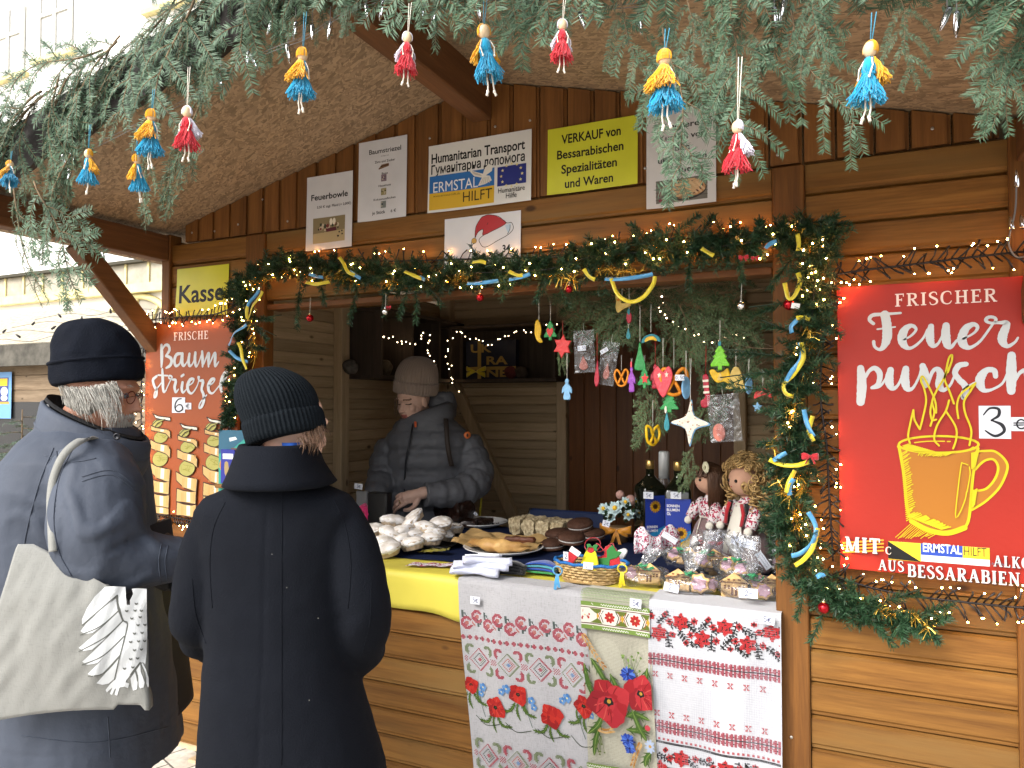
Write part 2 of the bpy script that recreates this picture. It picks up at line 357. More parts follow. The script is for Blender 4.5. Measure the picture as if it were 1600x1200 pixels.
# roof: two OSB slabs with a board-on-top skin, ridge beam, eave beams, braces, scalloped fascia
for sg in (-1, 1):
 xe = XC + sg*(XR-XC+.26)
 P = lambda x, y, dz: V((x, y, roofz(x)+dz))
 b = MB(); y0, y1 = ROOF_F, HD+.15
 c = [(XC, 0), (xe, 0)]
 vs = [P(XC, y0, 0), P(xe, y0, 0), P(xe, y1, 0), P(XC, y1, 0), P(XC, y0, .02), P(xe, y0, .02), P(xe, y1, .02), P(XC, y1, .02)]
 fs = [[0,1,2,3],[4,7,6,5],[0,4,5,1],[2,6,7,3],[1,5,6,2],[0,3,7,4]]
 b.add(vs, [f if sg < 0 else f[::-1] for f in fs]); b.obj('roof_board', OSB, hut)
 b = MB(); vs = [p+V((0,0,.022)) for p in vs[:4]]+[p+V((0,0,.03)) for p in vs[:4]]
 b.add(vs, [f if sg < 0 else f[::-1] for f in fs]); b.obj('roof_felt', mat('roof_felt', (.05, .05, .05), .9, bump=.5, bscale=60, var=.3), hut)
 # scalloped fascia
 b = MB(); n = 90; up, lo = [], []
 for i in range(n+1):
  x = XC + (xe-XC)*i/n; up.append(V((x, ROOF_F-.022, roofz(x)+.05)))
  lo.append(V((x, ROOF_F-.022, roofz(x)-.082-.035*abs(sin(i/n*pi*7))**.7)))
 vs = up+lo+[p+V((0,.02,0)) for p in up]+[p+V((0,.02,0)) for p in lo]; k = n+1
 fs = []
 for i in range(n): fs += [[i, i+1, k+i+1, k+i], [2*k+i+1, 2*k+i, 3*k+i, 3*k+i+1], [k+i, k+i+1, 3*k+i+1, 3*k+i], [i+1, i, 2*k+i, 2*k+i+1]]
 b.add(vs, fs); b.obj('fascia_board', mat('fascia_dark', (.022, .018, .016), .7), hut)
b = MB(); b.beam((XC, ROOF_F+.012, ZR-.075), (XC, -.024, ZR-.075), .075, .14); b.obj('ridge_beam', W_Y, hut)
for x, s_ in ((XL+.012, -1), (XR-.012, 1)):
 b = MB(); b.beam((x, ROOF_F+.012, ZE-.062), (x, -.04, ZE-.062), .065, .11)
 b.obj('eave_beam', W_Y, hut)
 b = MB(); b.beam((x, -.043, 1.80), (x, -.44, ZE-.115), .062, .078); b.obj('brace', W_Y, hut)
# side and back walls, floor (inside faces raw spruce)
b = MB(); boards_side(b, XL+.03, .03, HD, .15, ZE-.03, 1, .062, .012); b.obj('side_wall', W_RAWY, hut)
b = MB(); b.box((XL+.012, HD/2+.03, 1.22), (.03, HD-.03, ZE-.16), 0); b.obj('side_wall', W_H, hut)
b = MB(); b.box((XR-.012, HD/2+.03, 1.22), (.03, HD-.03, ZE-.16), 0); boards_side(b, XR-.03, .03, HD, .15, ZE-.03, -1); b.obj('side_wall', W_RAWY, hut)
b = MB(); boards(b, XL+.05, XR-.05, .15, ZE, HD+.03, .062, .014, 0, .004); b.box((XC, HD+.05, 1.35), (XR-XL, .03, 2.4));
b.add([(XL, HD+.03, ZE), (XR, HD+.03, ZE), (XC, HD+.03, ZR-.01)], [[0,1,2]]); b.obj('back_wall', W_RAW, hut)
b = MB(); b.box((XC, HD/2, .115), (XR-XL-.02, HD, .03)); b.obj('floor_boards', W_RAWY, hut)
for x in (-2.4, -1.3, -.2):
 b = MB(); b.box((x, .18, .056), (.1, .12, .086), 0, None, .004); b.obj('pallet_block', W_RAWZ, hut)
b = MB(); b.box((XC, .12, .006), (3.0, .1, .012)); b.obj('pallet_slat', W_RAW, hut)
# interior framing
b = MB(); b.box((XL+.085, HD-.02, 1.25), (.08, .08, 2.25), 0, None, .004); b.obj('corner_stud', W_RAWZ, hut)
b = MB(); b.box((XL+.075, 1.12, 1.25), (.06, .075, 2.25), 0, None, .004); b.obj('wall_stud', W_RAWZ, hut)
b = MB(); b.beam((XL+.075, HD-.1, 1.72), (XL+.075, HD-.75, .3), .05, .075); b.obj('wall_brace', W_RAWZ, hut)
b = MB(); b.beam((XL+.15, HD-.02, 1.72), (XL+.87, HD-.02, .3), .075, .05, 0, V((0,1,0))); b.obj('wall_brace', W_RAWZ, hut)
dx0, dx1 = -1.72, -.66
b = MB(); x = dx0
while x < dx1-.02:
 b.box((x+.055, HD-.012, 1.12), (.108, .03, 1.98), 0, None, .003); x += .11
b.obj('back_door', W_DOOR, hut)
b = MB()
for x in (dx0-.045, dx1+.045): b.box((x, HD-.02, 1.2), (.07, .06, 2.15), 0, None, .004)
b.box(((dx0+dx1)/2, HD-.02, 2.17), (dx1-dx0+.02, .06, .09), 0, None, .004); b.obj('door_frame', W_RAWZ, hut)
b = MB(); b.box((-.2, HD-.02, 1.95), (.9, .07, .1), 0, None, .004); b.obj('wall_rail', W_RAW, hut)
# counter top board
CT = .965
b = MB(); b.box(((OL+OR)/2, .49, CT-.013), (OR-OL-.012, .98, .024), 0, None, .003); b.obj('counter_top', W_RAW, hut)
for x in (OL+.08, OR-.08):
 b = MB(); b.box((x, .9, .53), (.06, .06, .78), 0, None, .003); b.obj('counter_leg', W_RAWZ, hut)
# ------------------------------------------------------------------ flat printed art (paper, posters, cloth)
from mathutils.geometry import tessellate_polygon
def L3(h, k=1.0):
 h = h.lstrip('#'); c = [int(h[i:i+2], 16)/255 for i in (0, 2, 4)]
 return tuple((x/12.92 if x <= .04045 else ((x+.055)/1.055)**2.4)*k for x in c)
_ink = {}
def ink(hexc, k=.85, rough=.45):
 key = (hexc, k, rough)
 if key not in _ink: _ink[key] = mat('print_'+hexc+str(len(_ink)), L3(hexc, k), rough, .35)
 return _ink[key]
_txt = {}
def text_mesh(s, off=0.0):
 key = (s, off)
 if key in _txt: return _txt[key]
 cu = bpy.data.curves.new('t', 'FONT'); cu.body = s; cu.size = 1; cu.offset = off; cu.resolution_u = 3; cu.fill_mode = 'BOTH'
 o = bpy.data.objects.new('t', cu); COL.objects.link(o); dg = bpy.context.evaluated_depsgraph_get()
 me = bpy.data.meshes.new_from_object(o.evaluated_get(dg))
 vs = [(v.co.x, v.co.y) for v in me.vertices]; fs = [list(p.vertices) for p in me.polygons]
 bpy.data.objects.remove(o); bpy.data.curves.remove(cu); bpy.data.meshes.remove(me)
 _txt[key] = (vs, fs); return vs, fs
class Art:
 def __init__(s, fmap, h0=4e-4, dh=3e-5, fine=None):
  s.map = fmap; s.h = h0; s.dh = dh; s.mb = MB(); s.mats = []; s.fine = fine
 def mi(s, m):
  if m not in s.mats: s.mats.append(m)
  return s.mats.index(m)
 def faces(s, vs, fs, m):
  cl = getattr(s, 'clip', None)
  if cl: vs = [(min(max(p[0], cl[0]), cl[1]), p[1]) for p in vs]
  if s.fine:
   vs = list(vs); st = [[f[0], f[i], f[i+1]] for f in fs for i in range(1, len(f)-1)]; fs = []; mid = {}
   while st:
    t = st.pop(); d = [(hypot(vs[t[i]][0]-vs[t[(i+1) % 3]][0], vs[t[i]][1]-vs[t[(i+1) % 3]][1]), i) for i in range(3)]; L, i = max(d)
    if L < s.fine: fs.append(t); continue
    a, b, c = t[i], t[(i+1) % 3], t[(i+2) % 3]; k = (min(a, b), max(a, b))
    if k not in mid: mid[k] = len(vs); vs.append(((vs[a][0]+vs[b][0])/2, (vs[a][1]+vs[b][1])/2))
    st += [[a, mid[k], c], [mid[k], b, c]]
  out = []
  for f in fs:
   ar = sum(vs[f[i]][0]*vs[f[(i+1) % len(f)]][1]-vs[f[(i+1) % len(f)]][0]*vs[f[i]][1] for i in range(len(f)))
   out.append(list(f) if ar > 0 else list(f)[::-1])
  s.mb.add([s.map(p[0], p[1], s.h) for p in vs], out, s.mi(m)); s.h += s.dh
 def poly(s, pts, m):
  tr = tessellate_polygon([[V((p[0], p[1], 0)) for p in pts]]); s.faces(pts, [list(t) for t in tr], m)
 def rect(s, x0, y0, x1, y1, m, n=1):
  n = max(n, getattr(s, 'nmin', 1))
  if n > 1:
   vs = [(x0+(x1-x0)*i/n, y0+(y1-y0)*j/n) for j in range(n+1) for i in range(n+1)]
   s.faces(vs, [[j*(n+1)+i, j*(n+1)+i+1, (j+1)*(n+1)+i+1, (j+1)*(n+1)+i] for j in range(n) for i in range(n)], m)
  else: s.faces([(x0,y0),(x1,y0),(x1,y1),(x0,y1)], [[0,1,2,3]], m)
 def disc(s, x, y, r, m, n=20, ry=None, rot=0, wob=None):
  ry = ry or r; pts = []
  for i in range(n):
   a = 2*pi*i/n; k = wob(a) if wob else 1
   px, py = r*cos(a)*k, ry*sin(a)*k; pts.append((x+px*cos(rot)-py*sin(rot), y+px*sin(rot)+py*cos(rot)))
  s.faces(pts+[(x, y)], [[i, (i+1) % n, n] for i in range(n)], m)
 def stroke(s, pts, w, m, smooth=6, round_=True, jit=0.0):
  """pts (x,y) or (x,y,width)"""
  P = [(p[0], p[1], p[2] if len(p) > 2 else w) for p in pts]
  if smooth > 1 and len(P) > 2: P = cr(P, smooth)
  L, R = [], []; k = len(P)
  for i in range(k):
   a, b = P[max(0, i-1)], P[min(k-1, i+1)]; dx, dy = b[0]-a[0], b[1]-a[1]; d = hypot(dx, dy) or 1e-9
   nx, ny = -dy/d, dx/d; q = P[i][2]/2; j1 = 1+rnd.uniform(-jit, jit); j2 = 1+rnd.uniform(-jit, jit)
   L.append((P[i][0]+nx*q*j1, P[i][1]+ny*q*j1)); R.append((P[i][0]-nx*q*j2, P[i][1]-ny*q*j2))
  s.faces(L+R, [[i, i+1, k+i+1, k+i] for i in range(k-1)], m)
  if round_:
   for p in (P[0], P[-1]): s.disc(p[0], p[1], p[2]/2, m, 10)
 def text(s, t, x, y, h, m, align='l', w=None, bold=0.0, shear=0.0, sx=1.0, rot=0.0):
  vs, fs = text_mesh(t, bold)
  if not vs: return
  x0 = min(p[0] for p in vs); x1 = max(p[0] for p in vs); k = h/.73; kx = k*sx
  if w: kx = w/(x1-x0)
  W = (x1-x0)*kx; ox = x-(W/2 if align == 'c' else W if align == 'r' else 0)
  q = [((p[0]-x0)*kx+shear*p[1]*k, p[1]*k) for p in vs]
  s.faces([(ox+a*cos(rot)-b*sin(rot), y+a*sin(rot)+b*cos(rot)) for a, b in q], fs, m)
 def serif(s, t, x, y, h, m, w=None, gap=.16, wt=1.0):
  adv = 0; tot = sum(SER[c][0]+gap for c in t)-gap; k = (w/tot if w else h)
  for c in t:
   wd, st = SER[c]
   for q in st:
    pts = [(x+(adv+a[0])*k, y+a[1]*h) for a in q[0]]
    if len(q) > 2: pts = [(p[0], p[1], ww*h*wt) for p, ww in zip(pts, q[2])]; s.stroke(pts, 1, m, 6, False)
    else: s.stroke(pts, q[1]*h*wt, m, 1, False)
   adv += wd+gap
 def obj(s, name, parent=None, base=None): return s.mb.obj(name, s.mats, parent)
TK, TN, SF = .17, .085, .07
def _stem(x, s0=1, s1=1, w=TK):
 r = [([(x, 0), (x, 1)], w)]
 if s0: r.append(([(x-.17, SF/2), (x+.17, SF/2)], SF))
 if s1: r.append(([(x-.17, 1-SF/2), (x+.17, 1-SF/2)], SF))
 return r
SER = {
 'I': (.36, _stem(.18)), ' ': (.25, []), '.': (.16, [([(.08, 0), (.08, .17)], .17)]),
 'F': (.62, _stem(.18)+[([(.1, .96), (.58, .96)], TN), ([(.57, 1), (.57, .76)], .06), ([(.2, .52), (.45, .52)], TN), ([(.45, .63), (.45, .41)], .05)]),
 'E': (.66, _stem(.18)+[([(.1, .96), (.58, .96)], TN), ([(.57, 1), (.57, .77)], .06), ([(.2, .52), (.46, .52)], TN), ([(.46, .62), (.46, .42)], .05), ([(.1, .04), (.62, .04)], TN), ([(.61, 0), (.61, .24)], .06)]),
 'H': (.84, _stem(.18)+_stem(.66)+[([(.2, .52), (.64, .52)], TN)]),
 'L': (.62, _stem(.18)+[([(.1, .04), (.58, .04)], TN), ([(.57, 0), (.57, .25)], .06)]),
 'T': (.74, _stem(.37, 1, 0)+[([(.03, .96), (.71, .96)], TN), ([(.05, 1), (.05, .75)], .06), ([(.69, 1), (.69, .75)], .06)]),
 'R': (.78, _stem(.18)+[([(.2, .96), (.42, .95), (.58, .86), (.58, .64), (.42, .54), (.2, .52)], 0, [TN, TN, .15, .15, TN, TN]), ([(.36, .53), (.66, .03)], .15), ([(.56, SF/2), (.8, SF/2)], SF)]),
 'B': (.72, _stem(.18, 0, 0)+[([(.02, .96), (.38, .96), (.56, .88), (.56, .64), (.4, .54), (.2, .53)], 0, [TN, TN, .14, .15, TN, TN]), ([(.3, .53), (.48, .51), (.62, .4), (.62, .14), (.44, .04), (.02, .04)], 0, [TN, TN, .15, .16, TN, TN])]),
 'S': (.6, [([(.52, .76), (.46, .94), (.28, .98), (.1, .86), (.1, .68), (.3, .53), (.5, .38), (.52, .16), (.34, .02), (.14, .05), (.06, .24)], 0, [.05, .07, .08, .13, .16, .17, .16, .13, .08, .07, .05])]),
 'C': (.76, [([(.68, .72), (.62, .92), (.4, .98), (.16, .84), (.08, .5), (.16, .16), (.4, .02), (.6, .08), (.7, .26)], 0, [.05, .07, .08, .14, .17, .14, .08, .07, .05])]),
 'O': (.84, [([(.42, .98), (.18, .86), (.08, .5), (.18, .14), (.42, .02), (.66, .14), (.76, .5), (.66, .86), (.42, .98)], 0, [.08, .14, .17, .14, .08, .14, .17, .14, .08])]),
 'A': (.86, [([(.14, .03), (.42, .98)], .08), ([(.42, .98), (.72, .03)], .17), ([(.24, .34), (.6, .34)], .07), ([(.0, SF/2), (.28, SF/2)], SF), ([(.58, SF/2), (.88, SF/2)], SF)]),
 'M': (1.04, [([(.16, 0), (.16, 1)], .08), ([(.18, .97), (.5, .06)], .15), ([(.5, .06), (.84, .97)], .07), ([(.86, 0), (.86, 1)], TK), ([(0, SF/2), (.32, SF/2)], SF), ([(.7, SF/2), (1.02, SF/2)], SF), ([(.02, 1-SF/2), (.24, 1-SF/2)], SF), ([(.8, 1-SF/2), (1.02, 1-SF/2)], SF)]),
 'N': (.88, [([(.16, 0), (.16, 1)], .08), ([(.16, .96), (.72, .05)], .16), ([(.72, 0), (.72, 1)], .08), ([(0, SF/2), (.32, SF/2)], SF), ([(.0, 1-SF/2), (.24, 1-SF/2)], SF), ([(.56, 1-SF/2), (.88, 1-SF/2)], SF)]),
 'U': (.84, [([(.18, .98), (.18, .3), (.28, .06), (.46, .03), (.62, .12), (.66, .4), (.66, .98)], 0, [TK, TK, .13, .09, .08, .08, .08]), ([(.0, 1-SF/2), (.36, 1-SF/2)], SF), ([(.52, 1-SF/2), (.82, 1-SF/2)], SF)]),
 'K': (.8, _stem(.18)+[([(.24, .42), (.64, .96)], .08), ([(.36, .58), (.68, .03)], .16), ([(.5, 1-SF/2), (.78, 1-SF/2)], SF), ([(.54, SF/2), (.84, SF/2)], SF)]),
}
WHITE = ink('f4f4f2', .8); BLACK = ink('101010', 1); PAPER = mat('paper', (.60, .60, .62), .35, .4, var=.03, vscale=14, bump=.12, bscale=9)
YPAPER = mat('yellow_paper', (.54, .54, .030), .35, .4, var=.05, vscale=10, bump=.15, bscale=8)
def plane_y(c): return lambda u, v, h: V((u, c-h, v))
def curl_y(c, x0, x1, z0, z1, amp):   # a sheet pinned at the top whose edges lift a little off the boards
 def f(u, v, h):
  a = (u-x0)/(x1-x0); b = (z1-v)/(z1-z0); b = max(0, b)
  return V((u, c-h-amp*(b**2*(.35+.65*(2*a-1)**2)+.25*sin(a*7+b*3)*b), v))
 return f
def sheet(name, label, cat, px0, px1, py_t, py_b, y=-.026, paper=None, amp=.006, group=None, n=8):
 """a sheet whose left edge runs from (px0,py_t) to (px0,py_b) in the photo, right edge at px1; real flat paper on the wall"""
 a = Wy(px0, py_t, y); c = Wy(px0, py_b, y); x1 = Wy(px1, 500, y).x
 x0, z1, z0 = a.x, a.z, c.z
 A = Art(curl_y(y, x0, x1, z0, z1, amp)); A.box = (x0, z0, x1, z1); A.tag = (name, label, cat, group)
 A.h = 0; A.rect(x0, z0, x1, z1, paper or PAPER, 16); A.h = 5e-4; A.nmin = 10
 A.P = lambda a, b: (x0+(x1-x0)*a, z1-(z1-z0)*b)          # fractions from the top left
 return A
def finish(A, mb_extra=None):
 n, l, c, g = A.tag; o = A.obj(n); tag(o, l, c, g)
 return o
def T(A, s, fx, fy, fh, m=None, align='c', fw=None, **k):
 x0, z0, x1, z1 = A.box; p = A.P(fx, fy)
 A.text(s, p[0], p[1], fh*(z1-z0), m or BLACK, align, fw*(x1-x0) if fw else None, **k)

SG = 'sheets of paper pinned to the gable'
A = sheet('paper_sign', 'white sheet headed Feuerbowle with a photo of a mug below', 'sign', 480, 550, 278, 393, group=SG)
T(A, 'Feuerbowle', .5, .325, .082, fw=.80, bold=.02); T(A, '3,50 € zzgl. Pfand (+ 2,00€)', .60, .44, .034, fw=.74, bold=.01)
x0, z0, x1, z1 = A.box; p, q = A.P(.15, .57), A.P(.85, .91)
A.rect(p[0], q[1], q[0], p[1], ink('8d7f5e')); W_, H_ = q[0]-p[0], p[1]-q[1]
def R(a, b): return (p[0]+W_*a, p[1]-H_*b)
A.poly([R(0,.62), R(1,.55), R(1,1), R(0,1)], ink('b9a67c'))
for k in range(16): c = R(rnd.uniform(.2, .8), rnd.uniform(.25, .5)); A.disc(*c, W_*rnd.uniform(.03, .07), ink(rnd.choice(('3a4130','7a3a34','59632f','c9b9a0'))), 7)
A.poly([R(.42,.45), R(.72,.42), R(.78,.85), R(.7,.95), R(.45,.96), R(.4,.85)], ink('5a2430')); A.stroke([R(.42,.8)+(W_*.03,), R(.55,.6)+(W_*.03,), R(.7,.85)+(W_*.03,)], 1, ink('a85050'))
for k in range(9): c = R(rnd.choice((rnd.uniform(.02, .35), rnd.uniform(.78, .97))), rnd.uniform(.4, .8)); A.disc(*c, W_*.025, ink('2c2119'), 6)
for k in range(2): c = R(.56+.1*k, .2); A.disc(*c, W_*.05, ink('efe6d0'), 8, W_*.09)
finish(A)
A = sheet('paper_sign', 'white price list headed Baumstriezel with tiny pictures down its middle', 'sign', 561, 635, 224, 348, group=SG)
T(A, 'Baumstriezel', .55, .17, .062, fw=.66, bold=.008); T(A, 'belegt mit', .55, .215, .012, fw=.16); T(A, 'Zimt und Zucker', .55, .29, .030, fw=.42, bold=.01)
T(A, 'Bunt', .55, .44, .026, fw=.13, bold=.01); T(A, 'Haselnuss', .55, .59, .027, fw=.26, bold=.01); T(A, 'Kokosnussflocken', .55, .755, .027, fw=.46, bold=.01); T(A, 'je Stück', .43, .925, .042, fw=.28, bold=.01); T(A, '6 €', .74, .925, .036, fw=.11, bold=.01)
c = A.P(.53, .345)
for k in range(4): A.stroke([(c[0]-.022+k*.004, c[1]-.006+k*.004), (c[0]+.02, c[1]+.002+k*.002)], .005, ink(('6b4a38','8a6a4c','3a2a22','7b5a48')[k]), 1)
for fy, c1, c2 in ((.485, '8d7a86', '6c5a6a'), (.655, '9d9368', '4f4a30'), (.815, '7d8583', '3c4443')):
 c = A.P(.53, fy); A.rect(c[0]-.012, c[1]-.013, c[0]+.012, c[1]+.013, ink(c1))
 for k in range(7): A.disc(c[0]+rnd.uniform(-.008, .008), c[1]+rnd.uniform(-.009, .009), .0035, ink(rnd.choice((c1, c2, 'b9b0a0'))), 6)
finish(A)
A = sheet('banner', 'laminated white banner reading Humanitarian Transport with blue and yellow panel', 'sign', 670, 831, 229, 334, -.03, mat('laminate_white', (.66, .65, .62), .25, .5, bump=.1, bscale=6), .008, SG, 12)
bx0, bz0, bx1, bz1 = A.box
T(A, 'Humanitarian Transport', .03, .265, .145, align='l', fw=.91, bold=.022); T(A, 'Гуманітарна допомога', .03, .43, .135, align='l', fw=.91, bold=.022)
p, q = A.P(.015, .46), A.P(.655, .965); zm = A.P(0, .715)[1]
A.rect(p[0], zm, q[0], p[1], ink('2f6fb5'), 3); A.rect(p[0], q[1], q[0], zm, ink('d8ae2c'), 3)
T(A, 'ERMSTAL', .055, .705, .16, WHITE, 'l', .44, bold=.0); T(A, 'www.ermstal-hilft.de', .055, .775, .034, ink('4b4218'), 'l', .265); T(A, 'HILFT', .35, .895, .155, ink('2a2210'), 'l', .285)
def R(a, b): return A.P(.4+a*.24, .40+b*.30)
DV = ink('e6e2d8')
A.poly([R(.0,.12), R(.35,.3), R(.6,.42), R(.66,.2), R(.82,-.02), R(1.0,.1), R(.96,.35), R(.72,.52), R(.88,.56), R(.96,.8), R(.7,.93), R(.4,.98), R(.5,.72), R(.56,.6), R(.25,.48)], DV)
for k in range(6): A.stroke([R(.1+.07*k,.2+.04*k), R(.3+.05*k,.42+.02*k)], .0022, ink('c3bdb0'), 1)
for k in range(5): A.stroke([R(.62+.05*k,.62), R(.52+.09*k,.9)], .0022, ink('c3bdb0'), 1)
p, q = A.P(.685, .47), A.P(.955, .745); A.rect(p[0], q[1], q[0], p[1], ink('26307e'), 3); c = ((p[0]+q[0])/2, (p[1]+q[1])/2)
for k in range(12):
 a = k*pi/6; sx, sy = c[0]+.040*cos(a), c[1]+.040*sin(a)
 A.poly([(sx+r_*sin(j*pi/5), sy+r_*cos(j*pi/5)) for j in range(10) for r_ in ((.0062,) if j % 2 == 0 else (.0026,))], ink('e8d890'))
T(A, 'Humanitäre', .82, .845, .075, fw=.25, bold=.005); T(A, 'Hilfe', .82, .93, .075, fw=.10, bold=.005)
finish(A)
A = sheet('paper_sign', 'bright yellow sheet reading VERKAUF von Bessarabischen Spezialitäten und Waren', 'sign', 856, 998, 203, 306, -.028, YPAPER, .008, SG, 10)
T(A, 'VERKAUF von', .49, .25, .14, fw=.66, bold=.022); T(A, 'Bessarabischen', .48, .475, .135, fw=.74, bold=.022); T(A, 'Spezialitäten', .47, .70, .135, fw=.62, bold=.022); T(A, 'und Waren', .47, .92, .135, fw=.54, bold=.022)
finish(A)
A = sheet('paper_sign', 'white sheet with a photo of a lattice tart behind hanging fir twigs', 'sign', 1010, 1121, 178, 328, -.026, mat('grey_paper', (.56, .55, .55), .4, .4, bump=.15, bscale=8), .006, SG)
for s_, fy, fw in (('Leckere', .20, .50), ('Kuchen von', .315, .66), ('den', .43, .22), ('ukrainischen', .54, .70), ('Frauen', .655, .42)): T(A, s_, .52, fy, .062, fw=fw, bold=.02)
p, q = A.P(.14, .72), A.P(.88, .955); A.rect(p[0], q[1], q[0], p[1], ink('6f6a62')); W_, H_ = q[0]-p[0], p[1]-q[1]
def R(a, b): return (p[0]+W_*a, p[1]-H_*b)
for k in range(6): A.stroke([R(0,.16*k+.05), R(1,.16*k)], .002, ink('4b473f'), 1)
A.disc(*R(.58,.52), W_*.40, ink('2b2421'), 24, H_*.44); A.disc(*R(.58,.46), W_*.385, ink('b98a5e'), 24, H_*.42, wob=lambda a: 1+.025*sin(20*a)); A.disc(*R(.58,.42), W_*.34, ink('5b2a22'), 24, H_*.34)
for k in range(-3, 4):
 hh = sqrt(max(0, 1-(k/3.6)**2)); A.stroke([R(.58+k*.095-.13*hh,.42-.3*hh), R(.58+k*.095+.13*hh,.42+.3*hh)], .0062, ink('d6b48c'), 1); A.stroke([R(.58-.3*hh,.42+k*.09+.1*hh), R(.58+.3*hh,.42+k*.09-.1*hh)], .0062, ink('cba67c'), 1)
A.disc(*R(.08,.6), .008, ink('6d2432'), 9); A.disc(*R(.13,.88), .012, ink('7d2a3a'), 9, .007); finish(A)
A = sheet('paper_sign', 'white sheet with a red and white bobble hat and number 34 above the garland', 'sign', 695, 814, 343, 432, -.027, PAPER, .006, SG, 10)
RED = ink('b3262c'); LN = ink('1d1b1c')
def R(px, py): return A.P((px-50)/1350, (py-60-(1400-px)*.0)/1000*1.02-.02)
def RH(px, py): w_ = Wy(690+px/11.43, 320+py/11.43, -.0275); return (w_.x, w_.z)
A.poly(cr([RH(600,580), RH(620,380), RH(720,220), RH(850,175), RH(1000,210), RH(1160,320), RH(1000,420), RH(740,550), RH(735,440), RH(640,500)], 3, True), RED)
A.stroke([RH(595,600), RH(610,400), RH(700,240), RH(760,200), RH(850,178), RH(1020,210), RH(1160,320), RH(1250,320), RH(1280,430), RH(1180,540), RH(1000,640), RH(830,740), RH(740,750), RH(690,690), RH(670,620), RH(740,550), RH(900,470), RH(1080,380), RH(1160,320)], .0022, LN, 5)
A.stroke([RH(735,545), RH(735,440), RH(650,490), RH(600,590)], .0022, LN, 5); A.stroke([RH(735,440), RH(800,370), RH(830,320)], .002, LN, 4)
A.poly([RH(1130,370), RH(1240,330), RH(1230,400), RH(1190,510)], ink('b9cfe0')); A.stroke([RH(1180,520), RH(1220,440), RH(1225,360)], .002, LN, 4)
A.disc(*RH(580,645), .0105, ink('2c2410'), 16); A.disc(*RH(580,645), .0092, ink('c09a45'), 16)
c = RH(1090, 850); A.text('34', c[0], c[1], .026, BLACK, 'l', .030, bold=.03); finish(A)
A = sheet('paper_sign', 'yellow laminated sheet reading Kasse above the orange poster', 'sign', 277, 357, 421, 497, -.028, YPAPER, .010, SG, 8)
T(A, 'Kasse', .06, .70, .37, align='l', fw=.86, bold=.02); finish(A)

# ------------------------------------------------------------------ the two big posters and their price cards
def poster(name, label, x0, x1, z0, z1, y, col, body):
 t = thing(name, label, 'poster', ((x0+x1)/2, y, z0))
 b = MB(); b.box(((x0+x1)/2, y+.006, (z0+z1)/2), (x1-x0, .012, z1-z0), 0, None, .001); b.obj('board', col, t)
 A = Art(lambda u, v, h: V((u, y-h, v)), 4e-4, 2e-5); body(A, y); A.obj('print', t); return t
RPOST = mat('poster_red', (.29, .017, .009), .45, .3, var=.05, vscale=3, bump=.05, bscale=60)
OPOST = mat('poster_orange', (.235, .050, .010), .45, .3, var=.05, vscale=3, bump=.05, bscale=60)
SCR = ink('eef2f4', .52); YEL = ink('f7e21a', .52); ORG = ink('d98a28', .46)
def brush(A, conv, k, strokes, m):
 for st in strokes: A.stroke([conv(a, b)+(c*k,) for a, b, c in st], 1, m, 8, True, .06)
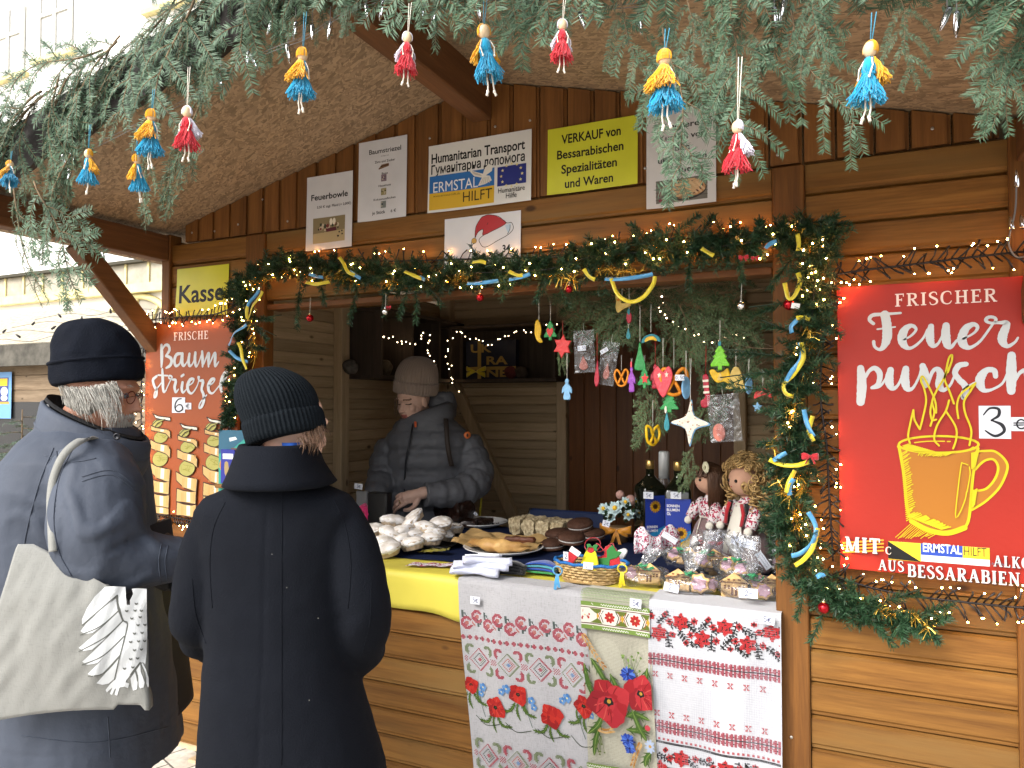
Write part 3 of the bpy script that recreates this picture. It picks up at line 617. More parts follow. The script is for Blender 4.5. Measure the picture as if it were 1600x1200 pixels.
def right_print(A, y):
 cv = lambda a, b: (lambda p: (p.x, p.z))(Wy(1300+a/5.333, 440+b/5.333, y)); k = pxm(y, 1450)/5.333
 cm = lambda a, b: (lambda p: (p.x, p.z))(Wy(1300+a/3.333, 600+b/3.333, y)); km = pxm(y, 1450)/3.333
 p = cv(525, 203); q = cv(1372, 100); A.serif('FRISCHER', p[0], p[1]-.002, .0345, ink('f0dcd4', .8), w=q[0]-p[0])
 brush(A, cv, k, [
     [(345,350,28),(312,318,28),(340,280,32),(440,272,26),(572,262,18)], [(440,275,70),(458,380,74),(455,480,70),(425,548,44),(390,565,26),(355,540,24),(347,500,26)], [(378,397,14),(525,378,14)],
     [(590,490,14),(660,450,18),(700,400,22),(668,368,32),(618,388,50),(585,450,68),(592,518,60),(640,556,30),(700,530,22),(760,470,18),(795,400,18)],
     [(825,372,44),(815,470,62),(838,532,42),(880,520,22),(920,450,18),(945,380,30)], [(950,365,52),(947,450,66),(960,526,56),(992,545,30),(1040,490,18),(1080,470,14)],
     [(1080,485,16),(1180,430,18),(1212,382,26),(1178,356,36),(1115,390,55),(1082,470,66),(1098,528,60),(1150,550,30),(1230,500,20),(1300,410,18),(1345,345,18)],
     [(1345,345,18),(1366,318,22),(1345,298,24),(1300,298,26),(1282,325,26),(1320,345,22),(1400,342,26),(1455,352,48),(1425,440,64),(1420,500,60),(1460,538,34),(1520,508,20),(1548,468,16)],
     [(238,720,54),(248,850,74),(238,1005,66)], [(275,800,26),(312,742,30),(360,722,42),(398,770,46),(384,850,36),(330,884,22)], [(330,888,20),(400,872,20),(460,790,18)],
     [(488,735,50),(476,830,66),(500,888,44),(545,868,22),(590,780,20)], [(615,725,50),(606,810,66),(625,888,54),(672,888,24),(722,800,18),(748,720,22)],
     [(755,702,48),(775,790,70),(775,868,44)], [(800,860,18),(835,755,28),(880,728,38),(905,785,58),(893,862,60),(930,904,34),(985,860,20),(1022,780,18)],
     [(1115,688,40),(1055,702,46),(1024,760,42),(1060,818,46),(1108,868,50),(1112,935,44),(1092,974,24),(1080,930,18),(1120,880,16),(1205,835,16)],
     [(1362,792,34),(1350,742,42),(1290,738,46),(1242,790,64),(1232,850,64),(1262,904,40),(1330,900,22),(1420,845,18),(1470,740,18)],
     [(1495,612,56),(1492,760,74),(1492,915,56)], [(1512,850,20),(1560,765,26),(1610,745,42),(1640,800,60),(1640,905,48)]], SCR)
 # mug: orange body, yellow line drawing, steam
 A.poly([cm(*p_) for p_ in cr([(352,335),(375,480),(390,640),(415,715),(500,760),(600,776),(690,748),(714,690),(733,480),(758,330),(700,345),(555,352),(420,350)], 3, True)], ORG)
 A.disc(*cm(555,315), 200*km, mat('poster_red', (0,0,0)), 30, 34*km, .0)
 hd = [(742,372),(800,350),(850,352),(900,395),(910,445),(872,535),(800,608),(728,652),(735,555),(800,542),(850,490),(862,430),(840,395),(790,402),(748,440)]
 A.poly([cm(*p_) for p_ in hd], ORG)
 st = lambda pts, w_=9, sm=5: A.stroke([cm(*p_) for p_ in pts], w_*km, YEL, sm)
 st([(752,352),(800,348),(850,352),(900,395),(912,445),(872,537),(800,610),(728,655)], 11); st([(745,445),(790,402),(838,392),(864,430),(850,490),(800,546),(735,556)], 11)
 st([(345,325),(352,345),(375,480),(390,640),(415,715)], 14); st([(415,715),(500,760),(600,776),(690,748)], 26); st([(690,748),(714,690),(733,480),(760,335)], 13)
 el = [(555+208*cos(a), 315+44*sin(a)) for a in [2*pi*i/28 for i in range(29)]]; st(el, 11, 1)
 st([(375,330),(420,345),(555,356),(690,348),(735,330)], 9); st([(430,305),(500,298),(585,298)], 6); st([(600,299),(615,299)], 6)
 for i in range(34): y_ = 350+i*10.5; st([(358+i*.9, y_+14), (388+i*.85+rnd.uniform(0, 22), y_-8)], 5, 1)
 for i in range(16): st([(368+i*4, 322+i*1.6), (398+i*9, 312+i*2.6)], 5, 1)
 for i in range(20): st([(395+i*9, 690+i*3.4), (432+i*9+rnd.uniform(0, 20), 668+i*3.9)], 6, 1)
 for i in range(24): st([(455+i*8, 352+rnd.uniform(0,3)), (448+i*6, 362+rnd.uniform(0, 14))], 4, 1)
 for i in range(14): st([(725, 360+i*6), (760-i*1.5, 352+i*5.6)], 6, 1); st([(728, 560+i*6), (752-i, 545+i*6)], 6, 1)
 for i in range(14): st([(330+i*13, 800-i*.5+rnd.uniform(-6, 6)), (405+i*10, 728+i*4)], 3.2, 1)
 st([(705,420),(680,412),(668,430),(640,675),(660,672),(690,600),(697,560)], 5, 3); st([(712,430),(716,470),(700,560)], 5, 3)
 for c in ([(405,308),(395,270),(405,210),(422,135)], [(422,135),(428,185),(455,235)], [(455,235),(470,180),(488,90),(478,25),(462,-15),(470,-40),(500,10),(535,90),(540,150)],
              [(510,218),(530,150),(520,90),(545,30),(575,-20),(600,-70),(620,-115),(622,-150),(605,-130),(590,-60),(585,-20),(610,40),(632,102)], [(555,320),(530,285),(545,215),(590,140),(607,85)], [(590,140),(640,220),(645,280),(628,335)],
              [(655,178),(648,110),(670,50),(745,-5)], [(745,-5),(715,40),(685,90),(690,150),(722,240),(712,318)], [(520,90),(510,140),(518,185),(540,185)], [(620,-115),(600,-60)]): st(c, 9, 6)
 # bottom lines
 for d, m in ((2.5, ink('3a1210')), (0, SCR)):
  p = cm(68+d*2, 866+d*2); A.serif('MIT', p[0], p[1], .0405, m, w=cm(250,870)[0]-cm(68,870)[0], wt=1.25)
  p = cm(240+d*2, 962+d*2); A.serif('AUS', p[0], p[1], .0285, m, w=cm(372,870)[0]-cm(240,870)[0], wt=1.0)
  p = cm(392+d*2, 985+d*2); A.serif('BESSARABIEN.', p[0], p[1]-.006, .0335, m, w=cm(992,870)[0]-cm(392,870)[0], wt=1.1)
  p = cm(835+d*2, 935+d*2); A.serif('ALKOHOL', p[0], p[1]-.004, .0285, m, w=cm(1180,870)[0]-cm(835,870)[0])
 for i in range(4): A.stroke([cm(60, 822+i*16), cm(265, 808+i*18)], 9*km, ink('e0912c'), 1)
 p = cm(68, 866); A.serif('MIT', p[0], p[1], .0405, SCR, w=cm(250,870)[0]-cm(68,870)[0], wt=1.25)
 p = cm(278, 880); A.serif('C', p[0], p[1], .02, ink('e8dccc'), w=.014)
xa = Wy(1308, 500, -.045).x
za, zb_ = Wy(1308, 450, -.045).z, Wy(1308, 886, -.045).z
poster('poster', 'big red poster reading Frischer Feuerpunsch with a steaming yellow mug', xa, xa+.545, zb_, za, -.057, RPOST, right_print)
def strip_sticker():
 y = -.0586; cm = lambda a, b: (lambda p: (p.x, p.z))(Wy(1300+a/3.333, 600+b/3.333, y))
 a, b, c, d = cm(292, 810), cm(460, 826), cm(460, 926), cm(292, 905); zt = a[1]-.004; zb = d[1]-.002
 xs = [cm(q, 850)[0] for q in (292, 462, 680, 820)]
 A = Art(lambda u, v, h: V((u, y-h-.0002, v)), 0, 5e-5)
 A.rect(xs[0], zb, xs[3], zt, WHITE, 2); A.h = 4e-4; A.rect(xs[0], zb-.002, xs[1], zt, ink('e3c32c'), 2); A.poly([(xs[0], zb), (xs[1], zb-.002), (xs[0], zt)], BLACK); A.rect(xs[1], zb+.017, xs[2], zt, ink('2848a8'), 2); A.rect(xs[2], zb+.017, xs[3], zt, ink('e3c32c'), 2)
 A.text('ERMSTAL', xs[1]+.005, zb+.026, .024, WHITE, 'l', xs[2]-xs[1]-.007, bold=.015); A.text('HILFT', xs[2]+.003, zb+.024, .024, ink('2a2a20'), 'l', (xs[3]-xs[2])*.84)
 A.text('ERMSTAL HILFT e.V.', xs[1]+.004, zb+.005, .007, ink('6a7488'), 'l', .078); A.text('www.ermstal-hilft.de', xs[1]+.100, zb+.005, .007, ink('6a7488'), 'l', .088)
 o = A.obj('sticker'); tag(o, 'long black, yellow and blue sticker stuck across the red poster', 'sticker')
strip_sticker()
def left_print(A, y):
 cv = lambda a, b: (lambda p: (p.x, p.z))(Wy(220+a/8.889, 490+b/8.889, y)); k = pxm(y, 290)/8.889*1.06
 cs = lambda a, b: (lambda p: (p.x, p.z))(Wy(220+a/5.714, 620+b/5.714, y)); ks = pxm(y, 290)/5.714
 p = cv(458, 372); A.serif('FRISCHE', p[0], p[1]-.001, .034, ink('f0dcd4', .8), w=cv(938, 372)[0]-p[0])
 brush(A, cv, k, [
     [(290,440,44),(295,600,60),(290,740,30)], [(300,500,26),(340,440,34),(385,445,44),(400,510,44),(350,590,30)], [(350,590,28),(410,610,46),(432,660,52),(410,720,46),(355,755,26)],
     [(560,555,36),(500,570,46),(470,650,50),(490,725,40),(545,690,28),(575,560,40)], [(580,560,50),(578,680,52),(600,725,36),(640,680,20),(672,600,18)],
     [(680,560,40),(668,650,50),(680,725,40),(720,700,22),(750,620,18)], [(762,545,44),(755,640,50),(770,730,36),(800,700,20),(850,560,22)],
     [(856,530,40),(862,640,50),(862,735,30)], [(880,700,20),(930,570,32),(950,560,44),(945,640,48),(945,735,28)], [(960,700,20),(1015,570,32),(1038,560,44),(1035,660,48),(1040,730,34),(1085,670,18)],
     [(225,870,36),(175,920,46),(190,1000,44),(225,1070,44),(215,1145,40),(190,1160,24),(205,1080,20),(300,950,18)],
     [(305,775,36),(310,920,54),(320,1080,40),(360,1060,20)], [(245,855,22),(380,862,22)], [(360,1050,18),(420,920,20),(440,880,24),(405,862,24),(395,895,22),(440,915,24),(490,930,44),(475,1020,50),(490,1090,36),(530,1050,18)],
     [(585,960,46),(575,1040,50),(590,1095,34),(630,1060,18),(665,1000,16)], [(570,870,34),(600,850,34)],
     [(670,1000,18),(725,960,20),(740,910,30),(690,920,46),(655,1000,52),(670,1080,44),(720,1105,26),(790,1000,18),(820,880,20)],
     [(820,880,22),(800,880,24),(820,930,26),(870,940,46),(850,1050,44),(875,1120,44),(880,1210,46),(850,1290,40),(815,1310,22),(830,1240,20),(920,1130,18)],
     [(940,1010,18),(1010,960,20),(1030,910,30),(985,920,46),(945,1000,52),(955,1080,44),(1005,1105,24),(1080,1020,18),(1170,900,22)],
     [(1150,960,24),(1210,830,28),(1175,820,40),(1130,900,44),(1115,1010,50),(1130,1085,40)]], SCR)
 YG = ink('cdc66a', .46); TAN = ink('d9b272', .6); WT = ink('f0ead8', .62); LN_ = ink('2a1a10')
 def spiral(ox, oy, sp=False, short=False):
  o_ = lambda pts: [cs(a+ox, b+oy) for a, b in pts]
  def shape(pts, m): q = o_(pts); A.poly(q, m); A.stroke(q+[q[0]], 9*ks, LN_, 1)
  for (x_, y_, rx, ry) in ((150, 238, 62, 34), (184, 360, 90, 52), (178, 552, 97, 68)): A.disc(*cs(x_+ox, y_+oy), (rx+4)*ks, LN_, 20, (ry+4)*ks, .2); A.disc(*cs(x_+ox, y_+oy), rx*ks, YG, 20, ry*ks, .2); [A.stroke([cs(x_+ox+rnd.uniform(-.6,.6)*rx+d_, y_+oy+rnd.uniform(-.5,.5)*ry) for d_ in (0, 14)], 4*ks, ink('a8a040', .5), 1) for _ in range(9)]
  def band(pts):
   shape(pts, TAN); n = len(pts)//2; a_, b_, c_, d_ = pts[n//2], pts[n//2-1] if n > 2 else pts[1], pts[-1-n//2+1] if n > 2 else pts[2], pts[-1-n//2]
   mx = [(pts[i][0]*.5+pts[i+1][0]*.5, pts[i][1]*.5+pts[i+1][1]*.5) for i in (n//2-1,)]
   my = (pts[n+n//2-1][0]*.5+pts[n+n//2][0]*.5, pts[n+n//2-1][1]*.5+pts[n+n//2][1]*.5)
   A.stroke(o_([(mx[0][0]+8, mx[0][1]+10), (my[0]+8, my[1]-10)]), (24 if sp else 44)*ks, WT, 1, False)
   for q_ in (-52, -40, 52, 64): A.stroke(o_([(mx[0][0]+q_, mx[0][1]+12), (my[0]+q_, my[1]-12)]), 7*ks, ink('b8884a'), 1, False)
   if sp:
    for _ in range(30): A.disc(*cs(ox+rnd.uniform(95, 265), oy+rnd.uniform(min(pts[0][1], pts[n-1][1])+8, max(pts[n][1], pts[-1][1])-14)), 3*ks, ink('8a5a30'), 5)
  shape([(115,150),(160,172),(268,185),(270,215),(200,205),(140,190)], WT); shape([(105,255),(150,210),(230,200),(160,235),(130,270)], YG)
  band([(95,255),(140,275),(240,290),(270,310),(270,370),(230,330),(150,310),(100,300)])
  band([(92,380),(150,410),(240,430),(272,470),(268,545),(230,510),(150,480),(92,460)])
  band([(82,580),(150,620),(240,640),(272,650),(262,760),(230,755),(150,725),(85,660)])
  for q_ in (730, 850): band([(90,q_),(150,q_+20),(220,q_+30),(262,q_+28),(258,q_+140),(220,q_+138),(150,q_+125),(85,q_+118)])
  if not short: band([(82,955),(150,975),(220,985),(258,1000),(258,1050),(220,1050),(150,1040),(82,1015)])
 spiral(0, 0); spiral(245, 85, short=True); spiral(490, 30, True)
YL = -.095
xl0, xl1 = Wy(227, 600, YL).x, Wy(227, 600, YL).x+.535
zl1, zl0 = Wy(227, 505, YL).z, Wy(226, 800, YL).z
poster('poster', 'orange poster reading Frische Baumstriezel with drawn spiral pastries', xl0, xl1, zl0, zl1, YL, OPOST, left_print)
def card(label, px0, px1, pt, pb, y, big, group='price cards on the big posters', small_px=None):
 a, b = Wy(px0, pt, y), Wy(px1, pb, y); zb2 = Wy(px0, pb, y).z
 A = Art(lambda u, v, h: V((u, y-h, v)), 0, 5e-5); A.rect(a.x, zb2, b.x, a.z, ink('e9ebf4', .66)); w_ = b.x-a.x; hh = a.z-zb2
 c = Wy(small_px, pt+(pb-pt)*.35, y); A.h = 0; A.rect(b.x+.0005, c.z-hh*.42, c.x, c.z, ink('e9ebf4', .66)); A.h = 5e-4; D = ink('16181f', 1)
 if big == 3: A.stroke([(a.x+w_*f, zb2+hh*g, w_*q) for f, g, q in ((.15,.72,.04),(.35,.92,.07),(.62,.9,.1),(.62,.7,.1),(.4,.56,.06),(.45,.54,.06),(.72,.42,.12),(.78,.22,.1),(.5,.08,.1),(.2,.24,.05))], 1, D, 6)
 else: A.stroke([(a.x+w_*f, zb2+hh*g, w_*q) for f, g, q in ((.72,.92,.06),(.45,.85,.08),(.25,.55,.1),(.28,.2,.1),(.55,.08,.08),(.82,.25,.1),(.72,.5,.08),(.45,.5,.06),(.26,.3,.05))], 1, D, 6)
 ex, ez, er = (b.x+c.x)/2+(.004 if big == 3 else 0), c.z-hh*.21, hh*.125
 A.stroke([(ex+er*.9*cos(t_), ez+er*1.1*sin(t_)) for t_ in [.8+i*(2*pi-1.6)/8 for i in range(9)]], hh*.045, D, 2); A.stroke([(ex-er*1.5, ez+er*.25), (ex+er*.5, ez+er*.3)], hh*.035, D, 1); A.stroke([(ex-er*1.5, ez-er*.25), (ex+er*.4, ez-er*.2)], hh*.035, D, 1)
 o = A.obj('price_card'); tag(o, label, 'price tag', group)
card('white card with a handwritten 3 euro on the red poster', 1529, 1580, 634, 685, -.0588, 3, small_px=1606)
card('white card with a handwritten 6 euro on the orange poster', 269, 289, 621, 645, -.0972, 6, small_px=299)
# ------------------------------------------------------------------ fir branches along the roof edge
FIR = mat('fir_needles', (.048, .104, .052), .5, .3, var=.3, vscale=5, isl=.4, col2=(.098, .165, .104))
FIRD = mat('fir_needles_deep_green', (.060, .100, .040), .5, .3, var=.3, vscale=5, isl=.35, col2=(.10, .150, .066))
TWIG = mat('fir_twig', (.16, .115, .07), .8, .2, var=.3, vscale=30, bump=.4, bscale=120)
def needles_on(mb, pts, nlen, per_m, r, ang=58, rows=(-1, 1, 0), up=V((0,0,1)), w=.0017):
 """flat tapering needles in combed rows along a twig"""
 for i in range(len(pts)-1):
  a, b = V(pts[i]), V(pts[i+1]); d = b-a; L = d.length
  if L < 1e-6: continue
  d.normalize(); side = d.cross(up); side = side.normalized() if side.length > 1e-3 else d.orthogonal().normalized(); nu = side.cross(d)
  for rw in rows:
   for k in range(max(1, int(L*per_m*(1 if rw else .4)*r.uniform(.85, 1.15)))):
    p = a+d*(L*r.random()); q = radians(ang+r.uniform(-7, 7))
    o = (side*rw+nu*r.uniform(-.12, .25)) if rw else (nu*r.choice((1, 1, -.5))+side*r.uniform(-.8, .8)); o.normalize()
    n = d*cos(q)+o*sin(q); ln = nlen*r.uniform(.75, 1.1); fl = n.cross(nu+side*r.uniform(-.5, .5)); fl = fl.normalized()*w*.5 if fl.length > 1e-4 else side*w*.5
    tip = p+n*ln+nu*(-.05*ln); mid = p+n*ln*.6
    mb.add([p-fl*.7, p+fl*.7, mid+fl, tip, mid-fl], [[0,1,2,4],[4,2,3]])
def fir_template(seed, L=.42, nlen=.027, w=.0023, dens=290, twigs=7, droop=.10, sub=True):
 r = random.Random(seed); st = MB(); nd = MB(); n = 14
 main = [V((L*i/n, .02*sin(i*.5+seed), -droop*(i/n)**2*L*2)) for i in range(n+1)]
 st.tube(main, [.0038*(1-.75*i/n) for i in range(n+1)], 5)
 needles_on(nd, main[3:], nlen, dens, r, w=w)
 for k in range(twigs):
  t = .12+.80*k/twigs+r.uniform(-.02, .02); i = min(n-1, int(t*n)); p = main[i].lerp(main[i+1], t*n-i)
  s = 1 if k % 2 else -1; ln = L*(.58-.40*t)*r.uniform(.8, 1.15)+.03; q = radians(r.uniform(42, 58))
  tw = [p+V((cos(q)*ln*j/6, s*sin(q)*ln*j/6*(1-.25*j/6), -.22*ln*(j/6)**2+.03*ln*sin(j))) for j in range(7)]
  st.tube(tw, [.002*(1-.7*j/6) for j in range(7)], 4); needles_on(nd, tw, nlen, dens, r, w=w)
  if sub and ln > .12:
   for m in (2, 3, 4):
    q2 = q+radians(38)*(1 if m % 2 else -1); l2 = ln*(.5-.06*m); p2 = tw[m]
    t2 = [p2+V((cos(q2)*l2*j/4, s*sin(q2)*l2*j/4, -.2*l2*(j/4)**2)) for j in range(5)]
    st.tube(t2, [.0014*(1-.6*j/4) for j in range(5)], 4); needles_on(nd, t2, nlen, dens, r, w=w)
 return st.mesh('twig', TWIG), nd, L
FT = []
for s_ in range(5):
 a_, nd_, L_ = fir_template(11+s_, .40+.03*(s_ % 3), sub=s_ < 2); FT.append((a_, nd_.mesh('needles', FIR), L_))
FTD = []
for s_ in range(3):
 a_, nd_, L_ = fir_template(31+s_, .40, .025, .003, 230); FTD.append((a_, nd_.mesh('needles', FIRD), L_))
def spray(tpl, p0, p1, label, group, roll=0.0, face=V((0,-1,.35)), name='fir_branch', wide=1.0):
 st, nd, L = tpl; d = V(p1)-V(p0); ln = d.length; d.normalize()
 z = V(face); z = z-d*z.dot(d); z = z.normalized() if z.length > .05 else d.orthogonal().normalized(); y = z.cross(d)
 R = Matrix((d, y, z)).transposed() @ Matrix.Rotation(roll, 3, 'X'); k = ln/L
 o = bpy.data.objects.new(name, None); COL.objects.link(o); o.empty_display_size = .05
 o.matrix_world = Matrix.LocRotScale(V(p0), R.to_quaternion(), V((k, k*wide, k)))
 tag(o, label, 'fir branch', group)
 for nm, me in (('twig', st), ('needles', nd)): c = bpy.data.objects.new(nm, me); COL.objects.link(c); c.parent = o
 return o
GR = 'cut fir branches laid along the roof edge'; YF = ROOF_F-.06
rb = random.Random(5)
LAB = 'green fir branch among the mass of cut branches over the roof edge'
for i in range(96):
 f = (i+rb.random())/96; x = XL-.28+f*(XR-XL+.62); z = roofz(x)+.03+rb.random()*.07
 p0 = V((x, ROOF_F-.01-rb.random()*.06, z))
 if x < XC-.1:
  d = V((-1, rb.uniform(-.35, .05), -.26+rb.uniform(-.55, .30))) if rb.random() < .62 else V((rb.uniform(-.7, .2), rb.uniform(-.5, -.05), -1))
  p0 = p0+V((.15, 0, .03)); ln = rb.uniform(.26, .44)
 else:
  d = V((rb.uniform(-.5, .9), rb.uniform(-.55, 0), -rb.uniform(.35, 1))); ln = rb.uniform(.22, .40) if rb.random() < .75 else rb.uniform(.15, .25)
  p0 = p0+V((0, 0, rb.uniform(.0, .10)))
 spray(FT[i % 5], p0, p0+d.normalized()*ln, LAB, GR, rb.uniform(-.6, .6))
def Pf(px, py, y=YF): return Wy(px, py, y)
for i, (a, b_, l_) in enumerate([
 ((330, 130), (215, 320), 'long fir branch drooping among the yarn dolls at the lower roof corner'),
 ((250, 180), (190, 345), 'fir branch whose thin tip hangs down before the OSB ceiling'),
 ((60, 280), (100, 455), 'fir branch hanging furthest down at the roof corner, above the black wool hat'),
 ((20, 290), (30, 470), 'fir branch hanging at the very edge of the photo beside the white house'),
 ((110, 240), (25, 400), 'fir branch leaning outward at the roof corner'),
 ((330, 60), (300, 170), 'bluish fir branch hanging beside the red yarn doll with white wings'),
 ((395, 30), (400, 105), 'small bluish fir spray beneath the white icicle lights'),
 ((1045, 40), (1060, 290), 'fir branch hanging over the sheet with the lattice tart'),
 ((1130, 20), (1185, 255), 'fir branch with forked tips hanging right of the lattice tart sheet'),
 ((1230, 20), (1335, 228), 'long single fir branch pointing down to the horizontal boards'),
 ((1160, 10), (1130, 180), 'dense fir branch above the white and red yarn doll'),
 ((960, 0), (1030, 140), 'fir branch hanging behind the yellow and blue yarn doll'),
 ((1080, -10), (1075, 130), 'fir branch hanging from the roof edge above the grey tart sheet'),
 ((1400, -10), (1440, 120), 'fir branch hanging beside the large blue yarn doll'),
 ((1270, -20), (1290, 110), 'fir branch hanging between two yarn dolls high on the roof edge'),
 ((1590, -20), (1592, 190), 'fir branch hanging at the far end of the roof edge, above the red poster'),
 ((790, -40), (775, 45), 'short fir spray above the yellow yarn doll'),
 ((545, -20), (540, 45), 'short fir spray beside the ridge beam')]):
 spray(FT[(i*2+1) % 5], Pf(*a, YF-.02*(i % 3)), Pf(*b_, YF-.02*(i % 3)-.02), l_, GR, rb.uniform(-.4, .4), wide=.8)

for i in range(34):
 x = XC-.1+(XR-XC+.45)*(i+rb.random())/34; p0 = V((x, ROOF_F-.04-rb.random()*.10, roofz(x)+rb.uniform(.06,.22))); d = V((rb.uniform(-.8, .8), rb.uniform(-.5, 0), -rb.uniform(.5, 1))).normalized()
 spray(FT[i % 5], p0, p0+d*rb.uniform(.26, .40), LAB, GR, rb.uniform(-.5, .5))
# ------------------------------------------------------------------ artificial garland, tinsel
PVC = mat('garland_needles', (.011, .040, .015), .45, .4, var=.35, vscale=6, isl=.4, col2=(.032, .080, .036))
GOLD = mat('gold_tinsel', (.75, .48, .08), .22, .6, metal=.85, isl=.3, var=.1)
WIREM = mat('garland_wire', (.02, .035, .02), .7)
def plane_path(pts, y, n=6):
 P = cr([tuple(Wy(p[0], p[1], (p[2] if len(p) > 2 else y))) for p in pts], n); return [V(p) for p in P]
def resample(P, step):
 out = [P[0]]; acc = 0.0
 for a, b in zip(P, P[1:]):
  L = (b-a).length
  while acc+L >= step and L > 1e-9:
   t = (step-acc)/L; a = a+(b-a)*t; out.append(a); L = (b-a).length; acc = 0.0
  acc += L
 return out
def tip(nd, p, d, ln, r, nlen=.026, n=80):
 d = V(d).normalized(); s = d.orthogonal().normalized(); u = d.cross(s); cv = V((r.uniform(-.3,.3), r.uniform(-.3,.1), r.uniform(-.5,.1)))
 for k in range(n):
  t = r.random()**.85; c = p+d*(ln*t)+cv*(ln*t*t*.5); a = r.uniform(0, 2*pi); q = radians(r.uniform(38, 66))
  o = s*cos(a)+u*sin(a); nn = d*cos(q)+o*sin(q); l2 = nlen*r.uniform(.7, 1.1)*(1-.25*t); f = nn.cross(V((r.uniform(-1,1), r.uniform(-1,1), r.uniform(-1,1)))); f = f.normalized()*.0012
  nd.add([c-f, c+f, c+nn*l2+f*.6, c+nn*l2-f*.6], [[0,1,2,3]])
def garland(label, pts, y, seed, rad=.07, step=.024, bias=(0,-.4,0), tips=(), lng=.11):
 r = random.Random(seed); P = resample(plane_path(pts, y), step); t = thing('garland', label, 'garland', P[0], 'artificial fir garlands round the hatch')
 nd = MB(); wi = MB(); wi.tube(P, .004, 5)
 for i, p in enumerate(P[:-1]):
  ax = (P[i+1]-p).normalized()
  for k in range(6):
   o = V((r.uniform(-1,1), r.uniform(-1,.25), r.uniform(-1,1)))+V(bias); o = o-ax*o.dot(ax)*.6; o.normalize(); d = o+ax*r.uniform(-.5,.9)
   tip(nd, p, d, rad*r.uniform(.7, 1.25), r)
  if r.random() < .16:
   d = V((r.uniform(-.6,.6), -.3, r.choice((-1, -1, 1)))); tip(nd, p, d, lng*r.uniform(.8, 1.3), r, .022, 90)
 for a, b in tips:
  pa, pb = Wy(*a, y-.03), Wy(*b, y-.05); d = pb-pa; wi.tube([pa, pb], .0018, 4); tip(nd, pa, d, d.length*.95, r, .023, int(60+d.length*900))
 wi.obj('wire', WIREM, t); nd.obj('needles', PVC, t); return P
GP_TOP = [(372,468),(400,432),(470,418),(560,430),(640,437),(720,428),(800,424),(860,420),(920,402),(1000,394),(1100,388),(1180,378),(1262,372),(1310,385)]
garland('thick green garland running across the top of the serving hatch', GP_TOP, -.075, 3, .070,
  tips=[((470,440),(462,505)),((560,445),(545,510)),((605,445),(595,490)),((650,450),(652,505)),((545,400),(585,410)),((760,420),(752,398)),((590,420),(588,385)),((460,410),(455,395)),((850,430),(838,470)),((1010,380),(985,345)),((1060,360),(1095,335)),((1100,360),(1110,338)),((1190,370),(1186,335)),((1220,365),(1226,338)),((1260,360),(1325,345)),((1270,370),(1330,352)),((1250,352),(1322,338)),((660,440),(690,470)),((640,440),(625,500)),((500,440),(510,480)),((1080,400),(1070,450)),((1150,395),(1165,440)),((940,400),(955,370)),((410,440),(385,415)),((430,420),(405,405)),((1000,400),(1040,430)),((930,420),(900,450)),((1240,400),(1195,455)),((380,470),(350,450))])
garland('green garland climbing the post beside the orange poster', [(392,458),(384,510),(380,560),(372,610),(366,655),(368,672)], -.08, 4, .055,
  tips=[((385,470),(355,505)),((385,540),(420,545)),((382,590),(425,600)),((380,500),(432,525)),((378,560),(345,548)),((372,630),(340,650)),((370,650),(345,668)),((375,600),(350,600)),((390,500),(440,492))], lng=.06)
garland('green garland hanging down the post beside the red poster', [(1262,385),(1272,440),(1268,500),(1258,560),(1244,620),(1252,680),(1246,740),(1238,800),(1250,860),(1268,905)], -.075, 6, .078, bias=(-.15,-.4,0),
  tips=[((1250,470),(1170,480)),((1250,560),(1130,545)),((1240,575),(1125,590)),((1240,520),(1190,500)),((1240,620),(1150,600)),((1235,690),(1185,690)),((1240,650),(1180,640)),((1240,750),(1190,765)),((1240,800),(1200,830)),((1240,700),(1195,735)),((1230,850),(1185,800)),((1250,870),(1205,850)),((1260,450),(1300,470)),((1268,500),(1310,520)),((1250,600),(1295,625)),((1250,680),(1290,690)),((1258,900),(1250,960)),((1245,830),(1295,850))], lng=.07)
garland('low green garland drooping beneath the red poster', [(1262,905),(1300,925),(1350,948),(1400,962),(1450,972),(1470,975)], -.07, 9, .055,
  tips=[((1290,950),(1268,1000)),((1350,960),(1405,1012)),((1430,975),(1470,1005)),((1380,940),(1440,920)),((1300,915),(1260,905)),((1440,960),(1500,938)),((1330,930),(1330,900)),((1400,950),(1420,1008))], lng=.06)
def tinsel(label, segs, y, seed, n=230):
 r = random.Random(seed); b = MB()
 al = []
 for s_ in segs: al += s_
 b.tube(plane_path(al, y+.02), .0008, 4)
 for s_ in segs:
  P = resample(plane_path(s_, y), .006)
  for k in range(int(n*max(1, len(P))/14)):
   p = P[r.randrange(len(P))]; d = V((r.gauss(0,1), r.gauss(0,1)-.5, r.gauss(0,1))).normalized(); ln = r.uniform(.016, .034); f = d.cross(V((r.gauss(0,1), r.gauss(0,1), r.gauss(0,1)))).normalized()*.0007
   m_ = p+d*ln*.5; q = p+d*ln+V((0,0,-.006)); b.add([p-f, p+f, m_+f, m_-f, q+f, q-f], [[0,1,2,3],[3,2,4,5]])
 tag(b.obj('tinsel', GOLD), label, 'tinsel', 'gold tinsel wound into the garlands')
tinsel('gold tinsel glinting all along the garland over the hatch', [[(390,440),(430,435)],[(440,425),(520,435)],[(520,425),(560,445)],[(590,440),(620,440)],[(700,440),(740,430)],[(860,430),(905,440)],[(930,420),(1000,425)],[(1010,390),(1050,390)],[(1100,390),(1120,395)],[(1240,360),(1280,395)]], -.12, 1, 60)
tinsel('gold tinsel on the garland beside the orange poster', [[(392,480),(398,560)],[(385,600),(392,640)]], -.115, 2, 50)
